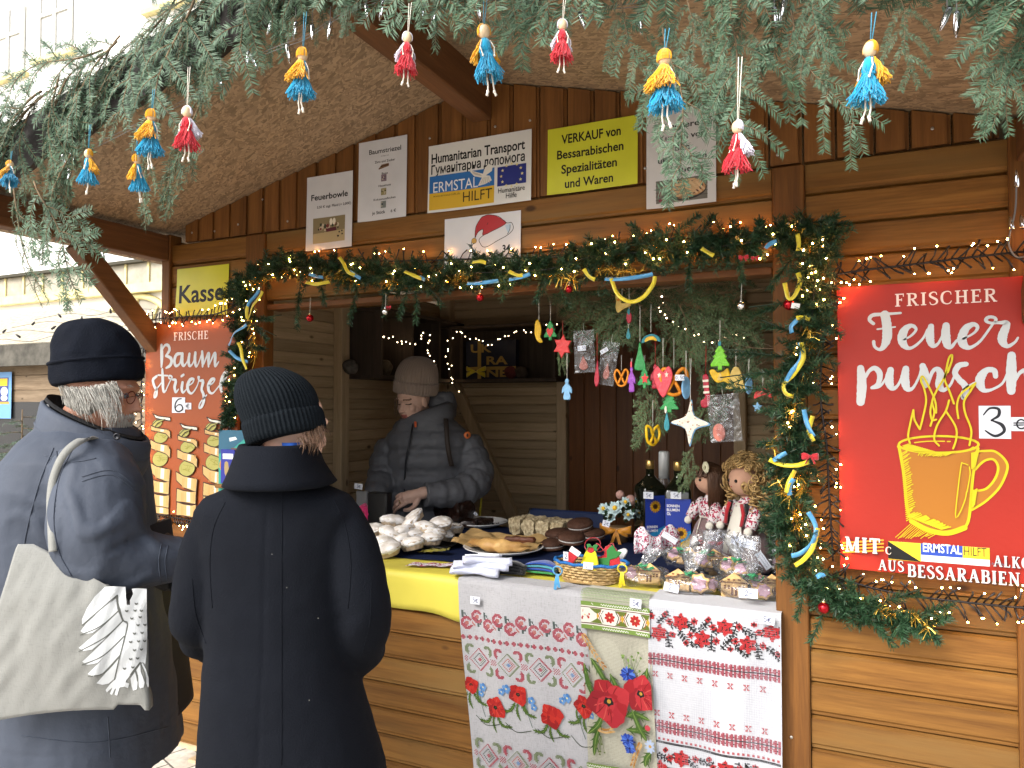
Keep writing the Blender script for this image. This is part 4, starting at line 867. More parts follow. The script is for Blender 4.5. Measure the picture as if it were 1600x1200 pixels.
tinsel('gold tinsel on the garland down the post beside the red poster', [[(1262,510),(1268,545)],[(1245,620),(1235,665)],[(1205,690),(1215,710)],[(1215,750),(1240,790)],[(1240,800),(1250,830)],[(1245,735),(1255,770)]], -.125, 3, 75)
tinsel('gold tinsel in the low garland beneath the red poster', [[(1370,950),(1395,960)],[(1420,955),(1455,985)]], -.12, 4, 70)

# ------------------------------------------------------------------ warm fairy lights on black cable
CABLE = mat('black_cable', (.010, .007, .007), .35, .5)
BULB = mat('warm_bulb', (1, .8, .5), .3, emit=85, ecol=(1, .42, .10))
bm_ = MB(); bm_.ball((0,0,0), .0024, 0, 6, 4); BULBM = bm_.mesh('bulb', BULB)
def light_string(label, pts, y, seed, per=.022, pl=.042, out=(0,-.5,0), frac=1.0, both=True, group='black cable fairy lights on the hut front', name='light_string', bulb=None, cable=None, bs=1.0, mx=98):
 r = random.Random(seed); P = resample(plane_path(pts, y), per); t = thing(name, label, 'fairy lights', P[0], group); c = MB(); c.tube(P, .0032, 5); bl = []
 for i, p in enumerate(P[:-1]):
  ax = (P[i+1]-p).normalized(); nrm = V((0,-1,0)); s = ax.cross(nrm)
  for k in range(2 if both else 1):
   o = s*(1 if (i+k) % 2 else -1)*r.uniform(.6, 1)+V(out)*r.uniform(.3, 1)+ax*r.uniform(.2, .9)*(1 if r.random() < .8 else -1); o.normalize()
   q = p+o*pl*r.uniform(.6, 1.1); m_ = p+o*pl*.5+V((r.uniform(-.004,.004), 0, r.uniform(-.004,.004))); c.tube([p, m_, q], [.0022, .0024, .003], 4);
   if r.random() < frac: bl.append(q+o*.003)
 r.shuffle(bl); bl = bl[:mx]
 c.obj('cable', cable or CABLE, t)
 for q in bl: o = bpy.data.objects.new('bulb', bulb or BULBM); COL.objects.link(o); o.parent = t; o.location = q-V(t.location); o.scale = (bs*r.uniform(.6, 1.05),)*3
light_string('black fairy light cable along the top of the orange poster', [(228,500),(262,497),(300,494),(340,490),(385,470)], YL-.01, 1, .02, .04, mx=40)
light_string('black fairy light cable down the outer side of the orange poster', [(226,508),(221,600),(221,700),(224,795)], YL-.004, 2, .024, .036, mx=36)
light_string('bunched black fairy lights beneath the orange poster', [(226,800),(260,806),(292,812),(330,818)], YL+.02, 3, .012, .04, mx=40)
light_string('black fairy light cable bristling along the garland over the hatch', [(400,425),(500,408),(620,408),(760,404),(860,402),(960,388),(1060,372),(1180,368),(1270,372)], -.035, 4, .034, .05, mx=70)
light_string('black fairy light cable in the garland beside the orange poster', [(398,462),(388,540),(372,610),(355,680)], -.10, 5, .022, .045, mx=30)
light_string('black fairy light cable along the top of the red poster', [(1290,432),(1350,422),(1420,414),(1500,404),(1590,394),(1640,390)], -.068, 6, .016, .045, mx=34, frac=.8)
light_string('black fairy light cable hanging between garland and red poster', [(1300,440),(1286,540),(1282,620),(1292,700),(1296,780),(1302,880)], -.07, 7, .017, .038, mx=30, frac=.6)
light_string('black fairy light cable beneath the red poster', [(1290,895),(1350,915),(1420,930),(1500,940),(1580,948),(1640,952)], -.075, 8, .017, .05, mx=34, frac=.6)
gb = random.Random(3)
t = thing('light_string', 'tiny warm lights twinkling inside the garland over the hatch', 'fairy lights', Wy(400, 430, -.13), 'black cable fairy lights on the hut front')
P = resample(plane_path(GP_TOP, -.125), .02); c = MB(); c.tube(P, .0012, 4); c.obj('cable', CABLE, t)
for k in range(60): p = P[gb.randrange(len(P))]+V((gb.uniform(-.02,.02), gb.uniform(-.02,.01), gb.uniform(-.05,.04))); o = bpy.data.objects.new('bulb', BULBM); COL.objects.link(o); o.parent = t; o.location = p-V(t.location)
t = thing('light_string', 'tiny warm lights in the garland down the post by the red poster', 'fairy lights', Wy(1262, 400, -.13), 'black cable fairy lights on the hut front')
P = resample(plane_path([(1262,385),(1272,440),(1268,500),(1258,560),(1244,620),(1252,680),(1246,740),(1238,800),(1250,860),(1268,905)], -.12), .02); c = MB(); c.tube(P, .0012, 4); c.obj('cable', CABLE, t)
for k in range(34): p = P[gb.randrange(len(P))]+V((gb.uniform(-.03,.04), gb.uniform(-.02,.01), gb.uniform(-.02,.02))); o = bpy.data.objects.new('bulb', BULBM); COL.objects.link(o); o.parent = t; o.location = p-V(t.location)
# inside, on the shelves: dots of warm light
BULBI = MB(); BULBI.ball((0,0,0), .0034, 0, 6, 4); BULBI = BULBI.mesh('bulb', mat('warm_bulb_indoor', (1, .8, .5), .3, emit=8, ecol=(1, .72, .42)))
DCAB = mat('thin_green_cable', (.012, .02, .012), .5)
def indoor(label, pts, y, n, seed, j=.02):
 r = random.Random(seed); P = resample([V(p) for p in cr([tuple(Wy(a, b, y)) for a, b in pts], 6)], .01); t = thing('light_string', label, 'fairy lights', P[0], 'fairy lights inside the hut'); c = MB(); c.tube(P, .001, 4); c.obj('cable', DCAB, t)
 for k in range(n): o = bpy.data.objects.new('bulb', BULBI); COL.objects.link(o); o.parent = t; o.location = P[int((k+.5)*len(P)/n)]+V((r.uniform(-j,j), r.uniform(-.01,.01), r.uniform(-j,j)))-V(t.location)
indoor('warm lights looped along the dark shelf behind the person in grey', [(592,507),(600,525),(625,532),(650,534),(668,520),(668,545),(680,570),(682,595)], 1.45, 26, 1, .016)
indoor('warm lights hanging at the side of the shelf and along its top rail', [(714,610),(705,590),(700,560),(702,530),(712,520),(730,528),(760,537),(785,530),(795,522),(830,516),(858,505),(870,512)], 2.0, 36, 2, .018)
indoor('warm lights trailing among the hanging dough ornaments', [(1037,458),(1034,490),(1052,505),(1075,520),(1110,535),(1140,527),(1165,530)], .55, 20, 3, .012)

# ------------------------------------------------------------------ icicle LED string on the roof edge
CLEAR = mat('clear_plastic', (.95, .97, 1), .08, .6, trans=1.0); COOL = mat('cool_led', (.9, .95, 1), .3, emit=1.6, ecol=(.85, .92, 1)); WCAB = mat('clear_cable', (.16, .16, .16), .3, .5)
t = thing('light_string', 'clear cable with cool white icicle LEDs under the fir branches', 'fairy lights', Wy(530, 20, ROOF_F-.05))
led = MB(); led.lathe([(.0055, .012), (.0062, .006), (.0055, -.014), (.003, -.026), (.0012, -.032)], n=8); LEDM = led.mesh('led_bulb', CLEAR); core = MB(); core.ball((0,0,-.01), (.0018,.0018,.009), 0, 6, 4); COREM = core.mesh('led_core', COOL)
PP = [(95,262),(110,248),(130,240),(300,155),(345,128),(385,98),(440,75),(480,60),(530,28),(600,0),(660,-10),(760,5),(850,10),(900,18),(1000,10)]
c = MB(); c.tube(plane_path(PP, ROOF_F-.05, 5), .001, 4)
c.tube(plane_path([(a, b-5) for a, b in PP], ROOF_F-.052, 5), .0009, 4)
for px, py in ((108,270),(100,248),(112,240),(315,148),(345,122),(388,88),(396,92),(424,38),(450,78),(462,42),(488,45),(516,42),(573,15),(598,10),(662,15),(680,20),(748,12),(908,28),(1000,30),(1210,20),(1225,8),(1480,22),(1495,30)):
 p = Wy(px, py, ROOF_F-.05); o = bpy.data.objects.new('led_bulb', LEDM); COL.objects.link(o); o.parent = t; o.location = p-V(t.location); o.rotation_euler = (gb.uniform(-.3,.3), gb.uniform(-.4,.4), 0)
 q = bpy.data.objects.new('led_core', COREM); COL.objects.link(q); q.parent = o
 c.tube([p+V((0,0,.012)), p+V((0,0,.05))], .0012, 4)
c.obj('cable', WCAB, t)
t = thing('light_string', 'clear cable with white LEDs dangling past the corner of the red poster', 'fairy lights', Wy(1592, 300, -.12)); c = MB()
for px, py in ((1588,285),(1580,352),(1597,350)):
 p = Wy(px, py, -.12); o = bpy.data.objects.new('led_bulb', LEDM); COL.objects.link(o); o.parent = t; o.location = p-V(t.location); o.rotation_euler = (pi if py < 300 else 2.6, 0, 0); q = bpy.data.objects.new('led_core', COREM); COL.objects.link(q); q.parent = o
c.tube(plane_path([(1588,290),(1586,330),(1578,365),(1577,385),(1590,402),(1620,395)], -.12), .002, 5); c.obj('cable', WCAB, t)

# ------------------------------------------------------------------ ribbons, baubles, bows
RY = mat('ribbon_yellow', (.55, .44, .012), .35, .5, sheen=.3, var=.12, vscale=60); RBL = mat('ribbon_blue', (.06, .25, .46), .35, .5, sheen=.3, var=.12, vscale=60)
def ribbon(label, pts, m, y=-.15, w=.011, tw=1.5, seed=0):
 P = resample(plane_path(pts, y, 8), .006); r = random.Random(seed); ph = r.uniform(0, 3); b = MB(); n = len(P); vs = []
 for i, p in enumerate(P):
  ax = (P[min(i+1, n-1)]-P[max(0, i-1)]).normalized(); s = ax.cross(V((0,-1,0))).normalized(); q = sin(ph+tw*pi*i/n)*.55
  o = s*cos(q)+V((0,-1,0))*sin(q); vs += [p+o*w*.5+V((0, .004*sin(i*.4), 0)), p-o*w*.5+V((0, .004*sin(i*.4), 0))]
 b.add(vs, [[2*i, 2*i+1, 2*i+3, 2*i+2] for i in range(n-1)], 0, True)
 o = b.obj('ribbon', m); tag(o, label, 'ribbon', 'blue and yellow ribbons in the garlands')
 md = o.modifiers.new('thick', 'SOLIDIFY'); md.thickness = .0006
RB = [('yellow ribbon curling at the post corner under the Kasse sheet', [(410,455),(395,480),(386,498),(388,475)], RY), ('blue ribbon at the post corner under the Kasse sheet', [(405,452),(388,478),(384,496)], RBL),
 ('blue ribbon crossing the edge of the orange poster', [(385,507),(368,520),(356,540)], RBL), ('blue ribbon lying flat over the word Baum', [(358,548),(368,558),(388,566)], RBL), ('thin yellow ribbon beside the word Baum', [(372,535),(380,560),(384,578)], RY),
 ('yellow ribbon in the garland below the Feuerbowle sheet', [(478,441),(495,444),(515,440)], RY), ('blue ribbon in the garland below the Feuerbowle sheet', [(483,428),(495,432),(508,434)], RBL), ('yellow ribbon hooked over the garland below Baumstriezel price list', [(530,402),(535,410),(545,425),(556,431)], RY),
 ('blue end of ribbon below Baumstriezel price list', [(546,424),(556,431),(566,436)], RBL), ('yellow ribbon slanting in the garland left of the bobble hat sheet', [(632,424),(645,430),(660,436)], RY), ('small blue ribbon end left of the bobble hat sheet', [(655,432),(664,438)], RBL),
 ('yellow ribbon right under the bobble hat sheet', [(738,410),(750,408),(762,412)], RY), ('blue ribbon stretched along the garland under number 34', [(730,443),(755,442),(780,438)], RBL), ('blue ribbon tail right of number 34', [(795,437),(815,433),(830,428)], RBL), ('yellow ribbon tuck right of number 34', [(795,424),(808,430),(818,430)], RY),
 ('yellow ribbon curling left of the hanging loop', [(912,420),(920,432),(932,438)], RY), ('long yellow ribbon loop hanging over the fir twigs', [(955,435),(962,455),(975,468),(990,471),(1008,462),(1020,445),(1023,430)], RY), ('blue ribbon taut above the yellow loop', [(945,436),(975,436),(1000,432),(1023,428)], RBL),
 ('yellow ribbon fold above the hanging silver bell', [(1096,388),(1106,394),(1116,400)], RY), ('blue ribbon knot near the post top', [(1196,388),(1204,380),(1216,376)], RBL), ('yellow ribbon upright at the post top', [(1246,365),(1248,380),(1247,392)], RY),
 ('yellow ribbon loop holding the red bauble on the post', [(1226,442),(1232,466),(1242,462),(1250,440),(1246,425)], RY), ('yellow ribbon fold half way up the post garland', [(1244,497),(1256,496),(1266,499)], RY), ('blue ribbon arc half way up the post garland', [(1246,500),(1236,510),(1238,522)], RBL),
 ('long yellow ribbon zigzag on the post garland', [(1252,535),(1255,560),(1240,585),(1225,600),(1228,615),(1242,620)], RY), ('long blue ribbon zigzag on the post garland', [(1250,535),(1252,560),(1236,582),(1226,600)], RBL), ('blue ribbon falling beside the red poster', [(1256,640),(1262,665),(1274,685)], RBL), ('yellow ribbon end beside the red bow', [(1270,650),(1264,672),(1272,690)], RY),
 ('yellow ribbon swept sideways under the red bow', [(1202,718),(1220,726),(1245,727),(1268,720)], RY), ('blue ribbon tail left of the red bow', [(1208,720),(1220,712),(1232,706)], RBL), ('yellow ribbon hanging under the red bow', [(1242,735),(1232,755),(1228,772)], RY), ('thin blue ribbon hanging under the red bow', [(1240,748),(1234,760),(1234,774)], RBL),
 ('long blue ribbon curving beside the cookie bags', [(1263,800),(1275,825),(1268,850),(1250,865),(1234,868)], RBL), ('long yellow ribbon curving beside the cookie bags', [(1278,825),(1270,855),(1255,875),(1240,885)], RY), ('small blue ribbon below the cookie bags', [(1276,902),(1284,898),(1290,904)], RBL)]
for i, (l_, p_, m_) in enumerate(RB): ribbon(l_, p_, m_, -.155, .0125, 1.0, i)
GLR = mat('bauble_red', (.35, .006, .012), .12, .6, metal=.75); GLS = mat('bauble_silver', (.75, .75, .76), .12, .6, metal=1.0); GCAP = mat('bauble_cap', (.7, .55, .25), .25, metal=.9)
STR = mat('white_string', (.6, .58, .52), .8)
def bauble(label, px, py, r, m, y=-.13, cap=True, top=22):
 p = Wy(px, py, y); t = thing('bauble', label, 'bauble', p, 'little baubles hung in the garlands'); b = MB(); b.ball(p, r, 0, 18, 12); b.obj('ball', m, t)
 if cap: b = MB(); b.lathe([(r*.32, r*.9), (r*.32, r*1.25), (r*.2, r*1.3)], p, 12); b.obj('cap', GCAP if m is GLR else GLS, t)
 b = MB(); q = Wy(px+1, py-top, y); b.tube([p+V((0,0,r*1.25)), q], .0008, 4); b.obj('thread', STR, t); return t
bauble('red bauble hanging low at the left of the hatch top', 484, 497, .014, GLR, top=32)
bauble('silver bauble hanging above the beige wool hat', 602, 487, .012, GLS, top=28); bauble('red bauble in the garland right of the number 34', 750, 465, .013, GLR, top=12); bauble('red bauble in the garland above the red dough star', 889, 452, .012, GLR, top=12)
bauble('silver bell shaped bauble hanging before the dark back wall', 1158, 478, .012, GLS, top=36); bauble('larger red bauble with a white price tag on the bright post', 1233, 476, .016, GLR, top=20); bauble('dark red bauble under the corner of the red poster', 1287, 950, .015, GLR, top=14)
b = MB(); p = Wy(1243, 478, -.15); b.box(p, (.022, .001, .015), 0, Matrix.Rotation(.2, 3, 'Y')); tag(b.obj('price_tag', WHITE), 'small white tag on the larger red bauble', 'price tag')
FELTR = mat('felt_red', (.38, .010, .018), .8, sheen=.4, bump=.3, bscale=200, var=.15)
def bow(label, px, py, s, y=-.15, m=None):
 p = Wy(px, py, y); b = MB()
 for sg in (-1, 1):
  b.loft([[p+V((sg*s*f, -.004-.3*s*sin(f*pi)*cos(a), s*h*sin(a)*.5)) for a in [2*pi*i/10 for i in range(10)]] for f, h in ((.0,.25),(.4,.8),(.8,.95),(1.0,.7))], 0)
  b.loft([[p+V((sg*s*(.1+.45*f)+.12*s*cos(a), -.006+.08*s*sin(a), -s*.9*f+.06*s*cos(a))) for a in [2*pi*i/8 for i in range(8)]] for f in (0, .5, 1)], 0)
 b.ball(p+V((0,-.006,0)), s*.2); tag(b.obj('bow', m or FELTR), label, 'bow', 'red bows in the garlands')
bow('red felt bow on the post garland beside the red poster', 1266, 713, .022); bow('dark red bow half hidden in the garland above the hatch', 1162, 402, .014); bow('red bow beside another in the garland near the post top', 1180, 403, .011); bow('small red star bow behind the silver bauble', 608, 480, .012, -.11)

# ------------------------------------------------------------------ yarn dolls
YARNY = mat('yarn_yellow', (.62, .30, .010), .9, .15, sheen=.5, isl=.25, var=.1); YARNB = mat('yarn_blue', (.012, .25, .43), .9, .15, sheen=.5, isl=.25, var=.1); YARNR = mat('yarn_red', (.50, .014, .028), .9, .15, sheen=.5, isl=.25, var=.1); YARNW = mat('yarn_white', (.58, .57, .66), .9, .15, sheen=.5, isl=.15, var=.05)
CORD = mat('cotton_cord', (.70, .66, .58), .9, .15); BEAD = mat('wood_bead', (.62, .47, .30), .45, .4)
def strands(b, p0, axis_r0, axis_r1, z0, z1, n, r, th=.0013, arc=None, wob=.004):
 for k in range(n):
  a = r.uniform(0, 2*pi) if arc is None else r.uniform(*arc); r0 = axis_r0*r.uniform(.4, 1); r1 = axis_r1*r.uniform(.75, 1.15); zz = z1+r.uniform(-.006, .006)
  P = [p0+V(((r0+(r1-r0)*t)*cos(a)+wob*sin(5*t+k)*t, (r0+(r1-r0)*t)*sin(a)+wob*cos(4*t+k)*t, z0+(zz-z0)*t**1.15)) for t in (0, .35, .7, 1)]
  b.tube(P, th, 4, 0, True, False)
def yarn_doll(kind, seed):
 """doll 0.12 m tall, origin at the top of the head, face towards -y"""
 r = random.Random(seed); t = bpy.data.objects.new('yarn_doll', None); COL.objects.link(t)
 hair, dress = (YARNY, YARNB) if kind == 'Y' else (YARNW, YARNR); O = V((0,0,0))
 b = MB(); b.ball((0,0,-.013), .0125, 0, 14, 10); b.obj('head', BEAD, t)
 b = MB()
 for k in range(60):
  a = r.uniform(.1*pi, .9*pi); a = a if r.random() < .9 else r.uniform(0, pi)
  P = [V((.0138*sin(u)*cos(a), .0138*sin(u)*sin(a), -.013+.0138*cos(u))) for u in [i*pi*.62/6 for i in range(7)]]; b.tube(P, .0014, 4, 0, True, False)
 for k in range(18):
  a = r.choice((-.05, 1.05))*pi+r.uniform(-.1,.1); P = [V((.0138*sin(u)*cos(a), .0138*sin(u)*sin(a), -.013+.0138*cos(u))) for u in [i*pi*.6/6 for i in range(7)]]; b.tube(P, .0014, 4, 0, True, False)
 b.obj('hair', hair, t)
 b = MB(); strands(b, O, .010, .030, -.026, -.062, 130, r, .0011, (.05*pi, .95*pi), .006); b.ball((0,.006,-.036), (.013,.010,.013), 0, 10, 6); b.obj('cape', hair, t)
 b = MB(); b.ball((0,-.002,-.038), (.0115,.010,.014), 0, 10, 7); strands(b, O, .008, .013, -.026, -.05, 30, r); strands(b, O, .008, .027, -.048, -.092, 190, r, .0011, None, .006); b.obj('dress', dress, t)
 for s in (-1, 1):
  b = MB(); P = [V((s*.006, 0, -.08)), V((s*.006+.002, .001, -.105)), V((s*.0075, -.002, -.118))]; b.tube(P, .0018, 5); b.ball(P[-1], .0034, 0, 7, 5); b.tube([P[-1], P[-1]+V((s*.003, 0, -.007))], [.002, .0032], 5); b.obj('leg', CORD, t)
  b = MB(); P = [V((s*.009, -.004, -.029)), V((s*.016, -.008, -.042)), V((s*.013, -.012, -.058))]; b.tube(P, .0015, 5); b.ball(P[-1], .0026, 0, 6, 4); b.obj('arm', CORD, t)
 return t
DOLLS = {'Y': yarn_doll('Y', 1), 'R': yarn_doll('R', 2)}; used = set()
CORDB = mat('blue_cord', (.05, .22, .32), .8)
for kind, px, pt, pb, yaw, tilt, top, l_ in [
 ('Y', 16, 252, 312, 2.6, .5, 235, 'yellow and blue yarn doll at the very edge of the photo, half hidden'), ('Y', 138, 233, 302, -.5, .05, 195, 'yellow and blue yarn doll with its pale face showing, lowest but one on the slope'), ('Y', 213, 241, 313, 2.2, -.35, 200, 'yellow and blue yarn doll hanging tilted, near the tip of a thin fir branch'),
 ('Y', 237, 171, 262, 2.9, -.05, 140, 'yellow and blue yarn doll seen from behind, directly beside the winged red doll'), ('R', 292, 166, 252, .25, 0, 105, 'red yarn doll with spread white wings on the slope of fir branches'), ('Y', 473, 75, 174, 2.8, -.06, 20, 'yellow and blue yarn doll hanging alone before the OSB ceiling'),
 ('R', 637, 50, 135, .9, .05, 5, 'red yarn doll with long white hair in front of the ridge beam'), ('Y', 755, 38, 148, .8, -.12, 0, 'yellow and blue yarn doll right beside the ridge beam end'), ('R', 879, 30, 114, .55, .03, -10, 'red yarn doll with white hair between two blue skirted dolls, high up'),
 ('Y', 1038, 78, 202, 2.7, .02, 45, 'yellow and blue yarn doll hanging over the tart sheet'), ('R', 1152, 188, 290, -1.1, .08, 90, 'red and white yarn doll hanging lowest, on a long white thread'), ('Y', 1360, 64, 188, -.75, .08, 20, 'largest yarn doll, its blue skirt wide, near the end of the roof')]:
 y = YF-.12; p = Wy(px, pt, y); k = (Wy(px, pt, y).z-Wy(px, pb, y).z)/.124
 d = DOLLS[kind]
 if kind in used:
  d = dup(d)
  for ch in list(d.children):
   if ch.name.startswith('hanging'): bpy.data.objects.remove(ch)
 used.add(kind); d.location = p; d.rotation_euler = (0, tilt, yaw); d.scale = (k*.82, k*.82, k); tag(d, l_, 'yarn doll', 'yarn dolls hung from the fir branches')
 b = MB(); q = Wy(px+2, top, y)-p
 b.tube([V((0,0,-.004)), q/k], .0011, 4); b.tube([V((.002,0,-.004)), q/k+V((.008,0,0))], .0011, 4)
 o = b.obj('hanging_thread', CORD if kind == 'R' else CORDB, d); o.rotation_euler = (Matrix.Rotation(yaw, 3, 'Z') @ Matrix.Rotation(tilt, 3, 'Y')).inverted().to_euler()
# ------------------------------------------------------------------ cloths on the counter
YF0 = -.03
def drape(u0, shear, front, amp=.006, seed=0.0, zt=.004):
 """u across, v: >0 lies back on the counter, <0 hangs down"""
 def f(u, v, h):
  R = .012
  if v > R: x, y, z, n = u, front+v, CT+zt, V((0,0,1))
  else:
   s = -(v-R); arc = R*pi/2
   if s < arc: a = s/R; y = front+R-R*sin(a); z = CT+zt-R+R*cos(a); n = V((0,-sin(a),cos(a)))
   else: y = front; z = CT+zt-R-(s-arc); n = V((0,-1,0))
   q = min(1, s/.12); y -= amp*q*(sin(u*23+seed)+.6*sin(u*41+seed*2+s*5)+.5*sin(s*9+seed+u*6))+amp*q*1.6
   x = u+shear*s
  return V((x, y, z))+n*h
 return f
YCL = mat('yellow_tablecloth', (.54, .47, .065), .5, .35, var=.06, vscale=5, bump=.10, bscale=12)
A = Art(drape(0, 0, -.040, .003, 1.0, .002), 0); x0, x1 = OL+.004, OR-.006; n1, n2 = 70, 24
vs = [(x0+(x1-x0)*i/n1, .40-(.535+.012*sin(i*.21)+.006*sin(i*.6))*j/n2) for j in range(n2+1) for i in range(n1+1)]
A.faces(vs, [[j*(n1+1)+i, j*(n1+1)+i+1, (j+1)*(n1+1)+i+1, (j+1)*(n1+1)+i] for j in range(n2) for i in range(n1)], YCL)
o = A.obj('tablecloth'); tag(o, 'plain yellow tablecloth over the front edge of the counter', 'tablecloth'); o.data.polygons.foreach_set('use_smooth', [True]*len(o.data.polygons))
md = o.modifiers.new('t', 'SOLIDIFY'); md.thickness = .0012; md.offset = -1
NAVY = mat('navy_cloth', (.006, .012, .042), .85, .15, bump=.2, bscale=60)
b = MB(); b.grid(lambda i, j: V((x0+.01+(x1-x0-.02)*i, .16+.815*j+.012*sin(i*17)*(1-j), CT+.0055+.0012*sin(i*40+j*9))), 60, 20); o = b.obj('table_runner', NAVY); tag(o, 'dark navy cloth under the cakes towards the back of the counter', 'cloth')
def cells(A, u0, v0, nx, ny, c, fn, k=.86):
 by = {}
 for i in range(nx):
  for j in range(ny):
   m = fn(i, j)
   if m is not None: by.setdefault(m, []).append((i, j))
 for m, L in by.items():
  vs, fs = [], []
  for i, j in L:
   x, y = u0+i*c, v0-j*c; n = len(vs); vs += [(x, y-c*k), (x+c*k, y-c*k), (x+c*k, y), (x, y)]; fs.append([n, n+1, n+2, n+3])
  A.faces(vs, fs, m)
def towel(label, px0, px1, py, shear, base, body, seed, front, sh=0.0, back=.10, drop=.68, zt=.006):
 a = Wy(px0, py, front); x0 = a.x; x1 = Wy(px1, py, front).x
 A = Art(drape(0, shear, front, .005, seed, zt), 0, 1.5e-5); n1, n2 = 36, 70
 vs = [(x0+(x1-x0)*i/n1, back-(back+drop)*j/n2) for j in range(n2+1) for i in range(n1+1)]
 A.faces(vs, [[j*(n1+1)+i, j*(n1+1)+i+1, (j+1)*(n1+1)+i+1, (j+1)*(n1+1)+i] for j in range(n2) for i in range(n1)], base)
 A.h = 5e-4; A.clip = (x0, x1); body(A, x0, x1); o = A.obj('tea_towel'); tag(o, label, 'towel', 'towels hung over the counter'); return o
def weave(name, col, sc=420, k=.25):
 m = bpy.data.materials.new(name); m.use_nodes = True; nt = m.node_tree; b = nt.nodes['Principled BSDF']; L = nt.links.new; N = nt.nodes.new
 tc = N('ShaderNodeTexCoord'); br = N('ShaderNodeTexChecker'); br.inputs['Scale'].default_value = sc
 n = N('ShaderNodeTexNoise'); n.inputs['Scale'].default_value = 60; n.inputs['Detail'].default_value = 5; mp = N('ShaderNodeMapping'); mp.inputs['Scale'].default_value = (1, 1, 7); L(tc.outputs['Object'], mp.inputs[0]); L(mp.outputs[0], n.inputs['Vector'])
 n2 = N('ShaderNodeTexNoise'); n2.inputs['Scale'].default_value = 60; mp2 = N('ShaderNodeMapping'); mp2.inputs['Scale'].default_value = (7, 1, 1); L(tc.outputs['Object'], mp2.inputs[0]); L(mp2.outputs[0], n2.inputs['Vector'])
 ad = N('ShaderNodeMath'); ad.operation = 'ADD'; L(n.outputs[0], ad.inputs[0]); L(n2.outputs[0], ad.inputs[1])
 r = N('ShaderNodeValToRGB'); r.color_ramp.elements[0].position = .6; r.color_ramp.elements[1].position = 1.3; r.color_ramp.elements[0].color = (*[c*(1-k) for c in col], 1); r.color_ramp.elements[1].color = (*col, 1)
 L(ad.outputs[0], r.inputs[0]); L(r.outputs[0], b.inputs['Base Color']); b.inputs['Roughness'].default_value = .9; b.inputs['Sheen Weight'].default_value = .2
 bp = N('ShaderNodeBump'); bp.inputs['Strength'].default_value = .25; bp.inputs['Distance'].default_value = .002; L(ad.outputs[0], bp.inputs['Height']); L(bp.outputs[0], b.inputs['Normal']); return m
LIN = weave('linen_grey', (.31, .31, .325)); CRM = weave('cotton_cream', (.36, .35, .28)); WHT = weave('cotton_white', (.39, .40, .43), k=.12)
I = lambda h, k=.55: ink(h, k, .85)
CR_, CG_, CO_, CP_, CK_, CW_ = I('b5344a'), I('35504a'), I('78885a'), I('c86a60'), I('1a1818'), I('e8e4dc')
def poppy(A, x, y, r, rot=0, cup=False, big=False):
 reds = ('b81f1c', 'd03024', 'a01a1c', 'c42a22') if not big else ('a81c26', 'c03038', '961824', 'b42632')
 for k, (a, d, s_) in enumerate(((1.6, .35, .72), (.1, .42, .70), (3.0, .42, .70), (4.6, .45, .74), (5.5, .35, .6), (3.9, .35, .6))):
  a += rot; A.disc(x+cos(a)*d*r, y+sin(a)*d*r, s_*r, I(reds[k % 4]), 16, s_*r*.8, a, wob=lambda q: 1+.08*sin(5*q+k))
  for m in range(3): q = a+(m-1)*.45; A.stroke([(x+cos(q)*.25*r, y+sin(q)*.25*r, .02*r), (x+cos(q+.1)*.7*r, y+sin(q+.1)*.7*r, .05*r), (x+cos(q+.05)*.98*r, y+sin(q+.05)*.98*r, .015*r)], 1, I(('7a1014', 'd85a50', '8a1418')[m]), 3, False)
 A.disc(x, y, .24*r, CK_, 12, .2*r, wob=lambda q: 1+.2*sin(7*q)); A.disc(x+.02*r, y+.02*r, .10*r, I('c89a3a' if big else '3a4a20'), 8)
def leaf(A, pts, w, c1='4f6a2a', c2='7f9a4a', barbs=5):
 P = cr(pts, 4); n = len(P); A.stroke([(p[0], p[1], w*(.25+1.0*sin(pi*i/(n-1))**.8)) for i, p in enumerate(P)], 1, I(c1), 1, False)
 for k in range(barbs):
  i = int(n*(.2+.6*k/barbs)); p = P[i]; q = P[min(n-1, i+1)]; a = atan2(q[1]-p[1], q[0]-p[0])
  for s_ in (-1, 1): A.stroke([(p[0], p[1], w*.6), (p[0]+cos(a+s_*.7)*w*1.9, p[1]+sin(a+s_*.7)*w*1.9, w*.05)], 1, I(c1 if k % 2 else '3f5a24'), 1, False)
 A.stroke([(p[0], p[1], w*.15) for p in P], 1, I(c2), 1, False)
def bluefl(A, x, y, r, n=5, c='4f86c8'):
 for k in range(n): a = 2*pi*k/n; A.disc(x+cos(a)*r*.6, y+sin(a)*r*.6, r*.45, I(c if k % 2 else '6fa0da'), 9)
 A.disc(x, y, r*.22, I('e8e0a0'), 7)
def corn(A, x, y, r, rot=0):
 for k in range(26): a = 2*pi*k/26+rot; l_ = r*rnd.uniform(.7, 1.05); A.stroke([(x+cos(a)*r*.1, y+sin(a)*r*.1, r*.08), (x+cos(a)*l_, y+sin(a)*l_*.9, r*.22)], 1, I(rnd.choice(('2440a0', '3c62c8', '5880dc', '1c3080'))), 1, False)
 A.disc(x, y, r*.2, I('1c2060'), 7)
def wheat(A, pts, w):
 P = cr(pts, 5); n = len(P)
 for k in range(0, n-1, 1):
  p, q = P[k], P[k+1]; a = atan2(q[1]-p[1], q[0]-p[0])
  for s_ in (-1, 1): A.disc(p[0]+cos(a+s_*1.3)*w*.45, p[1]+sin(a+s_*1.3)*w*.45, w*.62, I(rnd.choice(('c89a58', 'b07a3c', 'd8b078'))), 8, w*.28, a+s_*.45)
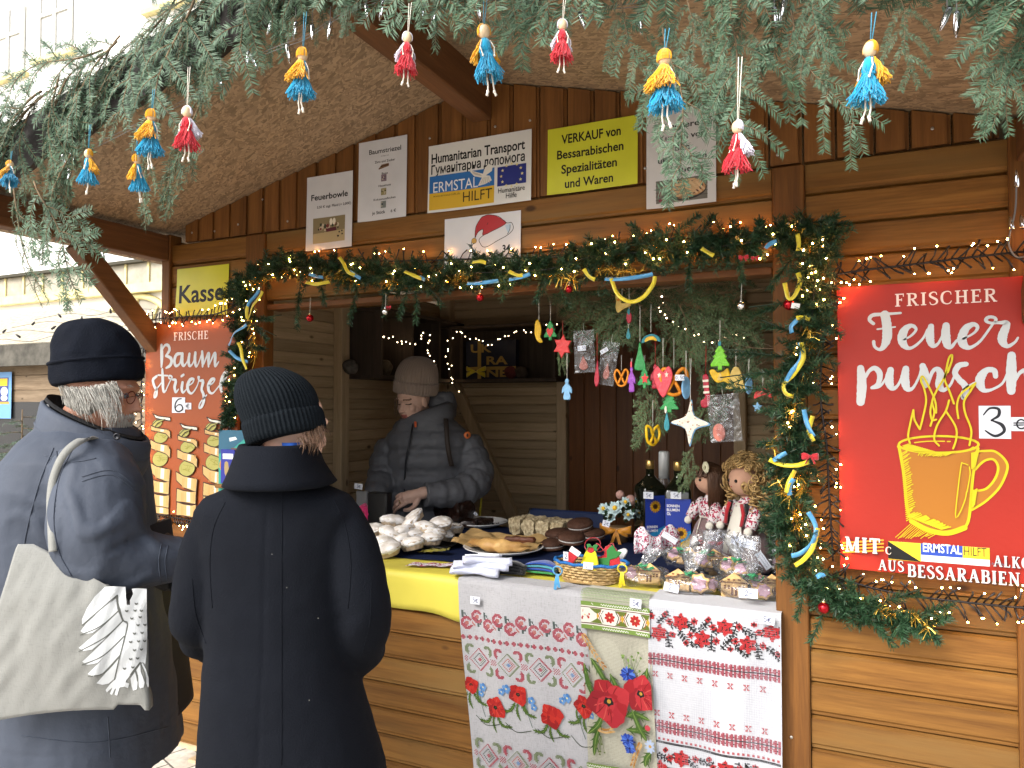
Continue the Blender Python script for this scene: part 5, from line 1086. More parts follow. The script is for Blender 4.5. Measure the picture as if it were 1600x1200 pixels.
def towel_a(A, x0, x1):
 c = .0040; W_ = int((x1-x0)/c)
 def roses(i, j):
  a = i % 21;
  for cx, cy in ((6, 12), (16, 6)):
   d = hypot(a-cx, j-cy); g = atan2(j-cy, a-cx)
   if 3.0 < d < 5.4 and not (-.5 < g < .35): return CR_
   if d < 1.7: return CP_
   if 1.7 <= d < 3 and g > 1.2: return CR_
  if (a-j) in (-1, 0) and 11 <= a <= 13: return CP_
  for lx, ly, s_ in ((2, 2, 1), (16, 14, -1)):
   dx, dy = (a-lx), (j-ly)*s_
   if (dx in (0, 1) and 0 <= dy <= 5) or (dy == dx and 0 <= dx < 5) or (dy == 5-dx and 0 < dx < 5 and dx % 2): return CG_
  return None
 def line(i, j): return CR_ if (j in (1, 2) and i % 6 < 4) or (j in (0, 3) and i % 6 in (1, 2)) else (CG_ if j in (1, 2) and i % 12 == 5 else None)
 def scroll(i, j):
  P_ = 28; q = (i//P_) % 2; a = i % P_-P_/2+.5; b_ = j-13; s1, s2 = (CR_, CO_) if q else (CO_, CR_); D = abs(a)+abs(b_); d = int(D)
  if d == 9 or (d == 8 and (i+j) % 2): return s2
  if d in (5,) : return CP_ if q else CG_
  if d <= 1: return I('6a94c8') if q else CR_
  if d == 3 and (i+j) % 2 == 0: return s1
  for sx in (-1, 1):
   for sy in (-1, 1):
    e = hypot(a-sx*8.5, b_-sy*8.2); g = atan2((b_-sy*8.2)*sy, (a-sx*8.5)*sx)
    if 2.0 < e < 4.7 and not (g < -1.2 or g > 2.7): return s1
  if abs(b_) < 3 and abs(a) > 10.5 and (i+j) % 2 == 0: return CR_
  return None
 cells(A, x0, -.092, W_, 20, c, roses); cells(A, x0, -.182, W_, 4, c, line); cells(A, x0+.006, -.208, W_-1, 27, c, scroll)
 w_ = x1-x0
 for k, (fx, fy, cup) in enumerate(((.03, -.355, 1), (.22, -.415, 0), (.42, -.36, 1), (.66, -.41, 0), (.93, -.355, 1))):
  x, y = x0+w_*fx, fy
  for q in (-1, 1): leaf(A, [(x+.01*q, y-.02), (x+.03*q, y-.05), (x+.065*q, y-.058+.01*(k % 2))], .0075)
  leaf(A, [(x, y-.02), (x-.006, y-.05), (x+.004, y-.078)], .006, barbs=4)
 for k in range(4): A.stroke([(x0+w_*(.06+.25*k), -.452), (x0+w_*(.14+.25*k), -.476), (x0+w_*(.26+.25*k), -.462)], .0022, I('2f4020'), 5)
 for k, fx in enumerate((.12, .50, .90)): A.stroke([(x0+w_*fx, -.36), (x0+w_*(fx-.01), -.40), (x0+w_*(fx+.02), -.45)], .002, I('4a6a60'), 4); leaf(A, [(x0+w_*fx, -.41), (x0+w_*fx-.015, -.385), (x0+w_*fx-.012, -.36)], .005, barbs=3)
 for fx, fy, r in ((.14, -.352, .014), (.12, -.375, .011), (.34, -.34, .015), (.30, -.352, .012), (.53, -.365, .013), (.545, -.385, .011), (.80, -.338, .015), (.76, -.35, .012), (1.0-.02, -.375, .01)): bluefl(A, x0+w_*fx, fy, r)
 for fx, fy, r, ro in ((.045, -.35, .022, .3), (.24, -.408, .029, 1.1), (.43, -.352, .027, .6), (.67, -.405, .031, 2.0), (.93, -.348, .027, .2)): poppy(A, x0+w_*fx, fy, r*1.18, ro)
 cells(A, x0+.012, -.520, W_-2, 27, c, scroll); cells(A, x0, -.640, W_, 4, c, line)
def towel_b(A, x0, x1):
 w_ = x1-x0
 for k in range(int(w_/.0042)): A.rect(x0+k*.0042, -.67, x0+k*.0042+.0006, -.105, I('9a9688'), 1)
 for k in range(134): A.rect(x0, -.105-k*.0042, x1, -.105-k*.0042+.0006, I('9a9688'), 4)
 for y in range(14):
  for x in range(int(w_/.0046)): A.rect(x0+x*.0046, .05-y*.0046, x0+x*.0046+.003, .05-y*.0046+.003, I('a8b890'), 1)
 def band(y0):
  A.rect(x0, y0-.013, x1, y0, I('7d9a48'), 6)
  for k in range(int(w_/.008)): A.stroke([(x0+k*.008, y0-.010), (x0+k*.008+.004, y0-.004), (x0+k*.008+.008, y0-.009)], .0022, I('f0f0e6'), 1, False)
  A.rect(x0, y0-.0165, x1, y0-.013, I('f0ece0'), 6); A.rect(x0, y0-.019, x1, y0-.0165, I('5a1c1c'), 6); A.rect(x0, y0-.066, x1, y0-.019, I('f0ece0'), 8); yc = y0-.0425; P_ = .082
  for k in range(-1, int(w_/P_)+2):
   xc = x0+.012+k*P_
   def cl(pts): return [(min(max(p[0], x0), x1), p[1]) for p in pts]
   tri = lambda pts, m: (A.poly(pts, m) if all(x0 <= p[0] <= x1 for p in pts) else (A.poly(cl(pts), m) if max(p[0] for p in pts) > x0+.004 and min(p[0] for p in pts) < x1-.004 else None))
   for s_ in (-1, 1): tri([(xc+.016, yc+s_*.0225), (xc+.058, yc+s_*.0225), (xc+.041, yc+s_*.004)], I('6b7a2c'))
   for q in (.020, .062):
    pass
   for s_ in (0, 1):
    if x0 < xc+.022 and xc+.034 < x1: A.stroke([(xc+.020+s_*.008, yc+.019), (xc+.030+s_*.006, yc+.002), (xc+.022+s_*.008, yc-.018)], .0028, (CK_, I('a0542c'))[s_], 1, False)
    if x0 < xc+.046 and xc+.062 < x1: A.stroke([(xc+.062-s_*.008, yc+.019), (xc+.052-s_*.006, yc+.002), (xc+.060-s_*.008, yc-.018)], .0028, (CK_, I('a0542c'))[s_], 1, False)
   tri([(xc+.041, yc+.012), (xc+.047, yc), (xc+.041, yc-.012), (xc+.035, yc)], I('d8a83a'))
   if x0 < xc < x1-.002:
    for m in range(8):
     a = m*pi/4+.2; X = xc+cos(a)*.010
     if x0+.006 < X < x1-.006: A.disc(X, yc+sin(a)*.010, .0078, I('c8302a'), 9, .0048, a); A.stroke([(xc, yc), (X+cos(a)*.004, yc+sin(a)*.014)], .0009, CK_, 1, False)
    A.disc(xc, yc, .003, I('e8d0a0'), 7)
  A.rect(x0, y0-.0685, x1, y0-.066, I('5a1c1c'), 6); A.rect(x0, y0-.072, x1, y0-.0685, I('f0ece0'), 6); A.rect(x0, y0-.085, x1, y0-.072, I('7d9a48'), 6)
  for k in range(int(w_/.008)): A.stroke([(x0+k*.008, y0-.082), (x0+k*.008+.004, y0-.076), (x0+k*.008+.008, y0-.081)], .0022, I('f0f0e6'), 1, False)
 band(-.018); band(-.515)
 R = lambda a, b_: (x0+w_*a, -.115-.385*b_)
 for P in ([R(.12,.2), R(.25,.3), R(.42,.45)], [R(.02,.25), R(.08,.42), R(.2,.55)], [R(.95,.2), R(.9,.35), R(.85,.5)], [R(.6,.62), R(.75,.58), R(.95,.6)], [R(.6,.72), R(.8,.7), R(.95,.66)], [R(.4,.3), R(.5,.42), R(.55,.55)], [R(.2,.75), R(.15,.85), R(.12,.97)], [R(.95,.85), R(.88,.9), R(.85,.97)]): leaf(A, P, .013, '4a6a28', '86a050', 3)
 for k in range(12): a, b_ = R(.72+rnd.uniform(-.14,.14), .16+rnd.uniform(-.07,.08)); A.stroke([R(.68,.34), (a, b_)], .001, I('6a8a40'), 1, False); A.disc(a, b_, .004, I(('6a8a3a','8aa858')[k % 2]), 7)
 wheat(A, [R(.03,.02), R(.16,.14), R(.34,.27)], .011); wheat(A, [R(.8,.80), R(.72,.9), R(.66,1.0)], .010); wheat(A, [R(.2,.75), R(.3,.76), R(.42,.74)], .010)
 corn(A, *R(.66,.28), .026); corn(A, *R(.62,.80), .024); corn(A, *R(.64,.86), .020)
 for k in range(9): a = 2*pi*k/9; c_ = R(.94,.80); A.disc(c_[0]+cos(a)*.009, c_[1]+sin(a)*.013, .009, I('b8c8e4'), 7, .004, a)
 A.disc(*R(.94,.80), .005, I('c8a050'), 7)
 leaf(A, [R(.3,.6), R(.2,.72), R(.05,.8)], .014, '4a6a28', '86a050', 3); leaf(A, [R(.7,.55), R(.8,.68), R(.9,.76)], .014, '4a6a28', '86a050', 3); poppy(A, *R(.84,.41), .052, 1.2, big=True); poppy(A, *R(.37,.52), .066, .4, big=True); A.disc(*R(.92,.66), .009, I('c84450'), 8)
 for k in range(7): a, b_ = R(.12+rnd.uniform(0,.2), .86+rnd.uniform(0,.1)); A.stroke([R(.24,.80), (a, b_)], .001, I('6a7a3a'), 1, False); A.disc(a, b_, .003, I('6a7a3a'), 6)
def towel_c(A, x0, x1):
 c = .0034; W_ = int((x1-x0)/c); w_ = x1-x0; RD = I('c02a2e'); RB_ = I('b03a4c')
 for k in range(int(w_/.0068)): A.rect(x0+k*.0068, -.67, x0+k*.0068+.0005, -.015, I('c4c8d4'), 1)
 for k in range(97): A.rect(x0, -.015-k*.0068, x1, -.0145-k*.0068, I('c4c8d4'), 4)
 rr = random.Random(4)
 def rosefield(seed, H):
  r2 = random.Random(seed); F = [];
  for k in range(int(W_/19)+1): F.append((9+19*k, 8 if k % 2 else H-12, 6.2)); F.append((18+19*k, 18 if k % 2 else 9, 2.7)); F.append((2+19*k, 20 if k % 2 else 6, 2.7)); F.append((14+19*k, 25 if k % 2 else 3, 2.2))
  B = []
  for k in range(int(W_/6.2)+2):
   x, y = 6.2*k+r2.uniform(-1, 1), H*.5+(8 if k % 2 else -8)*r2.uniform(.5, 1.2); a0 = r2.uniform(-.9, .9)+(pi/2 if k % 3 == 0 else 0)
   B.append((x, y, a0, 6.5))
  S = set();
  for x, y, a0, l_ in B:
   for t in range(-7, 8):
    px_, py_ = x+cos(a0)*t*l_/7, y+sin(a0)*t*l_/7; S.add((int(px_), int(py_)))
    if t % 3 == 0:
     for s_ in (-1, 1):
      for q in (1, 2, 3): ax_, ay_ = px_+cos(a0+s_*1.1)*q, py_+sin(a0+s_*1.1)*q; S.add((int(ax_), int(ay_))); (S.add((int(ax_+1), int(ay_))) if q == 2 else None)
  def fn(i, j):
   for x, y, r in F:
    d = hypot(i-x, j-y); g = atan2(j-y, i-x); rr_ = r*(1+.2*cos(6*g+x))
    if d < rr_: return CK_ if (r > 4 and (int(d) in (2, 4) and sin(3*g+d+x) > .35)) or (r < 4 and d < 1.1) else RD
   return CK_ if (i, j) in S else None
  return fn
 H = 32
 cells(A, x0, -.020, W_, H, c, rosefield(1, H), .95)
 def bar(i, j):
  a = i % 7
  if j == 5: return CK_
  if j in (0, 10): return RB_ if a in (1, 2, 4, 5) else None
  if j in (1, 2, 8, 9): return RB_ if a < 6 and a != 3 else (CK_ if a == 3 and j in (2, 8) else None)
  if j in (3, 4, 6, 7): return RB_ if a in (1, 2, 4, 5) or (j in (3, 7) and a in (0, 6)) else None
 cells(A, x0, -.150, W_, 11, c, bar); cells(A, x0, -.350, W_, 11, c, bar)
 def xm(i, j):
  a = i % 26
  if a > 14 and (i//26) % 2: a -= 0
  q = a if a < 5 else a-13
  return I('c83a40') if 0 <= q < 5 and (abs(q-2) == abs(j-2)) or (0 <= q < 5 and q in (1, 3) and j in (0, 4, 1, 3)) else None
 cells(A, x0+.012, -.205, W_-8, 5, c, xm); cells(A, x0+.016, -.322, W_-8, 5, c, xm)
 def dots(i, j): return CK_ if j in (3, 4) else (I('c83a40') if i % 4 < 2 and j < 2 else None)
 cells(A, x0, -.402, W_, 5, c, dots); cells(A, x0, -.425, W_, H, c, rosefield(2, H), .95); cells(A, x0, -.545, W_, 5, c, dots)
towel('grey linen towel with poppies and cross stitched scrolls, hung over the counter edge', 715, 913, 905, .10, LIN, towel_a, 1.0, -.056)
towel('cream towel with large poppies and cornflowers between two other towels', 909, 1016, 918, .045, CRM, towel_b, 2.2, -.064, zt=.008)
towel('white towel with red and black stitched roses, nearest the bright post', 1014, 1220, 935, .0, WHT, towel_c, 3.6, -.072, zt=.010, back=.14)
HW = mat('handwriting_ink', (.02, .03, .10), .5)
def hand(A, s, x, y, h, m=None):
 """felt pen figures as strokes"""
 G = {'5': [[(.7,1),(.25,1),(.2,.58),(.55,.62),(.7,.35),(.5,.05),(.15,.1)]], '€': [[(.8,.75),(.5,.85),(.25,.55),(.3,.2),(.6,.08),(.85,.2)], [(.1,.58),(.6,.6)], [(.1,.38),(.55,.4)]], '3': [[(.15,.85),(.5,1),(.7,.8),(.4,.55),(.75,.35),(.5,.02),(.12,.12)]],
         '2': [[(.15,.75),(.4,1),(.68,.8),(.5,.4),(.12,.05),(.75,.08)]], '-': [[(.15,.5),(.8,.52)]], '0': [[(.45,1),(.15,.6),(.3,.05),(.65,.2),(.7,.75),(.45,1)]], ',': [[(.4,.1),(.25,-.15)]], ' ': []}
 for k, ch in enumerate(s):
  for st in G[ch]: A.stroke([(x+(k*.85+a)*h*.8, y+b_*h) for a, b_ in st], h*.12, m or HW, 4)
TAGW = ink('e4e8f2', .72)
def ptag(label, px, py, y, w, h, s, rot=0.0, group='small handwritten price tags', z=None, tilt=0.0):
 c = Wy(px, py, y) if z is None else Wz(px, py, z); R = Matrix.Rotation(rot, 3, 'Y') @ Matrix.Rotation(tilt, 3, 'X')
 A = Art(lambda u, v, hh: c+R @ V((u, -hh, v)), 0, 4e-5); A.rect(-w/2, -h/2, w/2, h/2, TAGW, 1); A.h = 3e-4; th = h*.58; hand(A, s, -len(s)*.85*th*.8/2+th*.06, -th/2, th)
 o = A.obj('price_tag'); tag(o, label, 'price tag', group)
ptag('5 euro tag on the grey linen towel with scrolls', 742, 938, -.076, .036, .026, '5€'); ptag('5 euro tag on the patterned band of the poppy and cornflower towel', 993, 943, -.088, .036, .028, '5€', .05); ptag('5 euro tag on the white towel with red roses', 1198, 968, -.096, .042, .028, '5€', .05)

# ------------------------------------------------------------------ cakes and pastries
def PZ(px, py, dz=.008): return Wz(px, py, CT+dz)
CHINA = mat('white_china', (.66, .66, .66), .15, .5, coat=.4); BLKT = mat('black_tray', (.012, .012, .013), .3, .5)
SUGAR = mat('powdered_pastry', (.60, .54, .46), .9, .1, var=.08, vscale=34, col2=(.84, .84, .86), bump=.5, bscale=160); CUPP = mat('paper_case', (.46, .36, .25), .6, .3, var=.1, vscale=30, trans=.1)
def plate(label, c, r, group='plates and trays on the counter', m=None):
 t = thing('plate', label, 'plate', c, group, False); b = MB(); b.lathe([(.0, .002), (r*.62, .002), (r*.7, .008), (r*.97, .024), (r, .025), (r*.98, .020), (r*.68, .001), (r*.6, 0), (0, 0)], (0,0,0), 40, cap=False); b.obj('dish', m or CHINA, t); return t
c = PZ(652, 846); t = thing('tray', 'black baking tray heaped with powdered pastries', 'tray', c, 'plates and trays on the counter', False)
b = MB(); R_ = [(a_, b__) for a_, b__ in ((-.20,-.14),(.20,-.14),(.20,.14),(-.20,.14))]
def rr_(w_, h_, r, n=5): return [(sx*(w_-r)+r*cos(a), sy*(h_-r)+r*sin(a)) for sx, sy, a0 in ((1,1,0),(-1,1,pi/2),(-1,-1,pi),(1,-1,3*pi/2)) for a in [a0+pi/2*i/n for i in range(n+1)]]
rot = Matrix.Rotation(.12, 3, 'Z')
rings = [[rot @ V((x_, y_, z_)) for x_, y_ in rr_(w_, h_, .04)] for w_, h_, z_ in ((.001, .001, .002), (.185, .135, .002), (.205, .155, .014), (.215, .165, .016), (.213, .163, .012), (.188, .138, -.001), (.001, .001, -.001))]
b.loft(rings, 0, False); b.obj('pan', BLKT, t)
def muffin_mesh(seed):
 r = random.Random(seed); cp = MB(); n = 28; rings = []
 for q, z in ((.74, 0), (.86, .012), (1.0, .028), (.96, .027), (.5, .024)): rings.append([V((.044*q*(1+(.035 if j % 2 else -.035)*(1 if z > .001 else .5))*cos(2*pi*j/n)*1.12, .044*q*(1+(.035 if j % 2 else -.035))*sin(2*pi*j/n)*.9, z)) for j in range(n)])
 cp.loft(rings, 0, True, False); tp = MB()
 tp.ball((0,0,.025), (.0505, .0405, .020), 0, 30, 18, None, lambda p: 1+.10*noise.noise(p*36+V((seed*3,0,0)))+.10*noise.noise(p*120)); return cp.mesh('paper_case', CUPP), tp.mesh('crumb', SUGAR)
MUF = [muffin_mesh(i) for i in range(5)]; rm = random.Random(8)
ML = [(603,853,.012,'in the front row of the tray, beside the person in the coat'),(646,853,.012,'in front row at the middle of the tray'),(624,845,.020,'in the second row between two front ones'),(671,845,.014,'at the tray corner beside the yellow wrapper'),(690,835,.016,'low on the tray beside the strudel plate'),(707,830,.016,'furthest out towards the chocolate slices'),(608,836,.042,'tilted against its neighbours, above the front row'),(630,834,.045,'lying on its side in the middle of the heap'),(664,828,.055,'high on the heap with its paper case showing'),(642,839,.03,'sunk low between the others'),(614,817,.075,'on the top layer nearest the tablet'),(651,811,.085,'tipped upright on top of the heap, its case white'),(690,820,.062,'on top of the heap next to the chocolate cake'),(647,820,.068,'in the top layer behind the tipped one'),(583,831,.045,'half hidden by the coat sleeve'),(607,861,.004,'pressed against the front rim of the tray'),(675,836,.035,'in the middle row by the chocolate cake')]
for i, (px, py, dz, l_) in enumerate(ML):
 t = thing('powdered_pastry', 'sugar dusted pastry '+l_, 'pastry', PZ(px, py+6, .01+dz), 'powdered pastries on the tray', False); cpm, tpm = MUF[i % 5]; link('paper_case', cpm, t); link('crumb', tpm, t)
 t.rotation_euler = (rm.uniform(-.35, .2), rm.uniform(-.3, .3), rm.uniform(-.6, .9))
 if 'tipped' in l_: t.rotation_euler = (.1, -.75, .3)
 t.scale = (1.16,)*3
FOIL = mat('foil_wrapper', (.55, .52, .25), .25, .5, metal=.6, var=.5, vscale=30, bump=.8, bscale=40, col2=(.62, .55, .05))
p = PZ(673, 866); b = MB(); b.grid(lambda i, j: p+V((-.05+.12*i, -.02+.06*j, .008+.010*noise.noise(V((i*5, j*4, 1)))+.014*i)), 16, 10, 0, False); tag(b.obj('foil_wrapper', FOIL), 'crumpled yellow and silver foil at the corner of the black tray', 'foil')
CHOC = mat('chocolate_cake', (.016, .006, .004), .3, .5, var=.4, vscale=40, bump=.7, bscale=70, coat=.3)
c = PZ(738, 824); plate('white plate under the chocolate cake and its cut slices', c+V((0,.06,0)), .15)
def lump(mb, c, size, rot=0, seed=0, amp=.008, fr=30, n=10, m=0):
 R = Matrix.Rotation(rot, 3, 'Z'); c = V(c)
 def P(x, y, z):
  p = V((x*size[0]/2, y*size[1]/2, z*size[2]/2)); k = amp*noise.noise(p*fr+V((seed,0,0))); l_ = V((x, y, z)); return c+R @ (p*(1-.06*(abs(x)*abs(y)+abs(y)*abs(z)+abs(x)*abs(z)))+l_.normalized()*k)
 for ax in range(3):
  for s in (-1, 1):
   def f(i, j, ax=ax, s=s):
    a, b_ = 2*i-1, 2*j-1
    if ax == 0: return P(s, a*s, b_)
    if ax == 1: return P(-a*s, s, b_)
    return P(a, b_*s, s)
   mb.grid(f, n, n, m)
b = MB(); q = PZ(704, 816); lump(b, q+V((0,.0,.066)), (.27, .12, .112), -.32, 1, .010, 28, 14); tag(b.obj('chocolate_cake', CHOC), 'dark chocolate loaf cake in front of the person in grey', 'cake')
for i, (px, py, r_, l_) in enumerate(((733, 826, .4, 'chocolate cake slice lying flat beside the loaf'), (752, 824, -.2, 'chocolate cake slice at the end of the plate, with crumbs'))):
 b = MB(); q = PZ(px, py); lump(b, q+V((0,0,.028)), (.085, .10, .032), r_, 5+i, .008, 35, 8); tag(b.obj('cake_slice', CHOC), l_, 'cake', 'chocolate cake slices')
b = MB(); q = PZ(772, 822);
for k in range(9): b.ball(q+V((rm.uniform(-.02,.02), rm.uniform(-.015,.02), .014)), rm.uniform(.002, .006), 0, 6, 4)
o = b.obj('cake_crumbs', CHOC); o['kind'] = 'stuff'
WAF = mat('oat_wafer_cake', (.40, .30, .16), .9, .15, var=.4, vscale=60, bump=1.0, bscale=110, col2=(.62, .52, .34))
q = PZ(845, 838); b = MB()
for i in range(4):
 for j in range(2): lump(b, q+V((-.105+.072*i+.02*j, -.02+.07*j-.012*i, .045)), (.07, .067, .078), -.16, i*3+j, .010, 50, 8)
o = b.obj('wafer_cake', WAF); tag(o, 'pale crumbly wafer cake cut into blocks behind the strudel', 'cake')
c = PZ(787, 862); t = plate('white plate carrying the golden strudel on brown paper', c, .165)
PARCH = mat('baking_paper', (.34, .22, .09), .6, .3, var=.3, vscale=14, bump=.3, bscale=20, trans=.1); STRU = mat('strudel_crust', (.40, .17, .035), .45, .4, var=.4, vscale=16, bump=.5, bscale=50, col2=(.58, .36, .13))
b = MB(); b.grid(lambda i, j: c+V((-.22+.36*i, -.05+.18*j, .016+.030*abs(noise.noise(V((i*4, j*3, 2))))+.05*max(0, .3-i)+.03*j*j)), 24, 14, 0, False); tag(b.obj('baking_paper', PARCH), 'crumpled brown baking paper under the strudel', 'paper')
b = MB(); PT = [c+V((.015+.125*cos(a), -.025+.07*sin(a)+.0, .038)) for a in [pi*1.12-.0+pi*.86*i/14 for i in range(15)]]
PT = [c+V((-.12+.26*i/14, -.055-.03*sin(pi*i/14), .040)) for i in range(15)]
b.loft([[p+V((.0, .036*cos(a), .026*sin(a)))*(1 if True else 1)*1+V((0,0,0)) if False else p+V((.010*cos(a*3), (.040*sin(pi*min(1, max(.12, (k+1)/16)))+.006*sin(k*1.7))*cos(a), (.028*sin(pi*min(1, max(.15, (k+1)/16)))+.003*sin(k*1.7))*sin(a))) for a in [2*pi*j/14 for j in range(14)]] for k, p in enumerate(PT)]); tag(b.obj('strudel', STRU), 'golden baked strudel on the white plate at the front', 'strudel')
b = MB(); lump(b, c+V((.06, .03, .05)), (.13, .03, .02), .15, 3, .006, 40, 8); tag(b.obj('strudel_end', mat('dark_crust', (.10, .03, .012), .5, bump=.5, bscale=60, var=.3)), 'dark burnt strudel end behind the golden strudel', 'strudel')
ptag('tiny white tag stuck in the strudel paper', 743, 803, 0, .022, .014, '3€', .7, z=CT+.06)
COOK = mat('whoopie_biscuit', (.050, .022, .013), .7, .25, var=.25, vscale=40, bump=.5, bscale=120); CREAM = mat('white_cream', (.70, .69, .66), .5, .4)
for px, py, dz, tx, l_ in ((862,858,.0,.05,'chocolate whoopie pie lowest in front, partly behind the green socks'),(873,842,.030,.1,'chocolate whoopie pie leaning on the wafer cake'),(893,848,.040,.12,'chocolate whoopie pie in front showing its white cream'),(925,842,.030,.08,'chocolate whoopie pie nearest the flower pot'),(907,827,.068,.2,'chocolate whoopie pie on top of the pile')):
 q = PZ(px, py, .010+dz); t = thing('whoopie_pie', l_, 'whoopie pie', q, 'whoopie pies in a pile', False); b = MB(); b.lathe([(0,.001),(.046,0),(.056,.005),(.055,.011),(.04,.018)], n=26, cap=False); b.lathe([(.056,.020),(.057,.026),(.050,.036),(.03,.042),(0,.043)], n=26, cap=False); b.obj('biscuit', COOK, t)
 b = MB(); b.lathe([(.04,.017),(.052,.0135),(.0535,.0165),(.052,.0205),(.04,.02)], n=26, cap=False); b.obj('cream', CREAM, t); t.rotation_euler = (tx, rm.uniform(-.08,.08), 0)
# ------------------------------------------------------------------ socks, bookmarks, basket
def sockpair(label, px, py, col, rot, stripes=(), w=.115, h=.028):
 q = PZ(px, py, .012); t = thing('folded_socks', label, 'socks', q, 'folded socks at the counter edge', False); R = Matrix.Rotation(rot, 3, 'Z'); b = MB(); mats_ = [col]+[s for s in stripes]
 for k in range(4):
  z0 = k*h/4; P = [V((-w/2+w*i/10, .01*sin(pi*i/10)+.004*k, z0+h/8+.012*sin(pi*i/10)*(k/4))) for i in range(11)]
  b.loft([[R @ (p+V((0, .034*(.55+.45*sin(pi*min(1,(i+1.5)/10)))*cos(a), h/6.5*sin(a)))) for a in [2*pi*j/12 for j in range(12)]] for i, p in enumerate(P)], k % len(mats_))
 b.obj('knit', mats_, t)
 return t
SW = mat('sock_white', (.50, .53, .66), .9, .15, sheen=.4, bump=.3, bscale=300); SK = mat('sock_black', (.008, .008, .009), .9, .15, sheen=.3, bump=.3, bscale=300); SG_ = mat('sock_green', (.03, .22, .05), .9, .15, sheen=.3, bump=.3, bscale=300); SB_ = mat('sock_blue', (.010, .05, .28), .9, .15, sheen=.3, bump=.3, bscale=300); ST_ = mat('sock_teal', (.05, .25, .30), .9, .15, sheen=.3)
q = PZ(754, 899, .012); t = thing('folded_socks', 'pale bluish white socks folded over each other on the counter corner', 'socks', q, 'folded socks at the counter edge', False); b = MB()
for k, (dx, dy, r_, l_, z_) in enumerate(((-.02, -.01, .30, .15, .012), (-.01, .01, .42, .17, .026), (.005, .02, .5, .15, .040))):
 R = Matrix.Rotation(r_, 3, 'Z'); P = [V((-l_/2+l_*i/10, .018*sin(i*.5), 0)) for i in range(11)]
 b.loft([[V((dx, dy, z_))+R @ (p+V((0, (.030+.010*cos(i*.55))*(.6+.4*sin(pi*(i+1)/12))*cos(a), .011*sin(a)+.002*sin(i+a*2)))) for a in [2*pi*j/14 for j in range(14)]] for i, p in enumerate(P)])
t.scale = (1.15, 1.1, 1.2); b.obj('knit', SW, t); b = MB()
b.tube([V((-.06,.0,.054)), V((-.02,.004,.057)), V((.03,.014,.058)), V((.05,.03,.056)), V((.03,.045,.055)), V((-.03,.03,.055))], .0022, 5); b.obj('cuff_edge', mat('sock_edge', (.66,.68,.76), .9), t)
sockpair('black folded socks between white and striped ones', 795, 896, SK, .05); sockpair('green socks striped with blue and teal, beside the basket', 845, 895, SG_, -.12, (SB_, ST_, SB_))
EMB = mat('stitched_strip', (.55, .50, .52), .9, .1, var=0, vscale=90, col2=(.18, .02, .05), bump=.3, bscale=200)
def emb_mat(name, a, b_, sc):
 m = bpy.data.materials.new(name); m.use_nodes = True; nt = m.node_tree; q = nt.nodes['Principled BSDF']; v = nt.nodes.new('ShaderNodeTexVoronoi'); v.distance = 'CHEBYCHEV'; v.inputs['Scale'].default_value = sc; tc = nt.nodes.new('ShaderNodeTexCoord'); nt.links.new(tc.outputs['Object'], v.inputs['Vector']); r = nt.nodes.new('ShaderNodeValToRGB'); r.color_ramp.interpolation = 'CONSTANT'
 e = r.color_ramp.elements; e[0].color = (*a, 1); e[1].position = .58; e[1].color = (*b_, 1); x = e.new(.86); x.color = (.05, .01, .02, 1); s = nt.nodes.new('ShaderNodeSeparateColor'); nt.links.new(v.outputs['Color'], s.inputs[0]); nt.links.new(s.outputs[0], r.inputs[0]); nt.links.new(r.outputs[0], q.inputs['Base Color']); q.inputs['Roughness'].default_value = .9; return m
EM1 = emb_mat('cross_stitch_red', (.58, .56, .60), (.32, .025, .06), 150); EM2 = emb_mat('cross_stitch_fine', (.78, .76, .80), (.50, .10, .18), 190)
p0, p1 = PZ(637, 884, .006), PZ(716, 886, .006); b = MB(); b.grid(lambda i, j: p0.lerp(p1, i)+V((0, -.022+.06*j, .0035+.004*sin(i*9+j)**2)), 20, 4); o = b.obj('bookmark', EM1); tag(o, 'cross stitched bookmark strip with a fringe on the yellow cloth', 'bookmark')
for px0, py0, px1, py1, l_ in ((992, 852, 1034, 840, 'folded embroidered pouch leaning before the oil bottles'), (1034, 850, 1082, 832, 'white embroidered pouch with a rolled edge next to the dolls')):
 a, c_ = PZ(px0, py0+14, .02), PZ(px1, py1+25, .02); b = MB(); hgt = .088
 b.loft([[a.lerp(c_, i/9)+V((0, .016*cos(t_)+.01*sin(i), hgt*.5*(1+.25*sin(i*.7))*(1+sin(t_)))) for t_ in [2*pi*j/14 for j in range(14)]] for i in range(10)]); tag(b.obj('pouch', EM2), l_, 'pouch', 'embroidered pouches')
q = PZ(924, 905, .004); t = thing('wicker_basket', 'small oval wicker basket with a blue rim full of felt ornaments', 'basket', q, None, False)
WICK = mat('wicker', (.42, .29, .13), .6, .35, var=.25, vscale=60); b = MB(); n = 26
for k in range(n):
 a0, a1 = 2*pi*k/n, 2*pi*(k+.92)/n
for lev in range(6):
 z = .004+lev*.010; e = .78+.22*(lev/5)
 P = [V((.128*e*cos(a)*1, .075*e*sin(a), z))+V((cos(a), sin(a), 0))*(.004*(1 if (i+lev) % 2 else -1)) for i, a in enumerate([2*pi*i/44 for i in range(45)])]; b.tube(P, .0048, 5, 0, False)
b.lathe([(.0, .002), (.1, .002)], (0,0,0), 30, cap=False);
for v_ in range(1): b.add([V((.1*cos(2*pi*i/30), .058*sin(2*pi*i/30), .003)) for i in range(30)], [list(range(30))])
b.v = b.v; b.obj('weave', WICK, t)
b = MB(); b.tube([V((.131*cos(a), .079*sin(a), .062+.002*sin(i*1.3))) for i, a in enumerate([2*pi*i/60 for i in range(61)])], .0055, 7, 0, False); b.obj('rim', mat('rim_blue', (.015, .12, .36), .6, bump=.5, bscale=150), t)
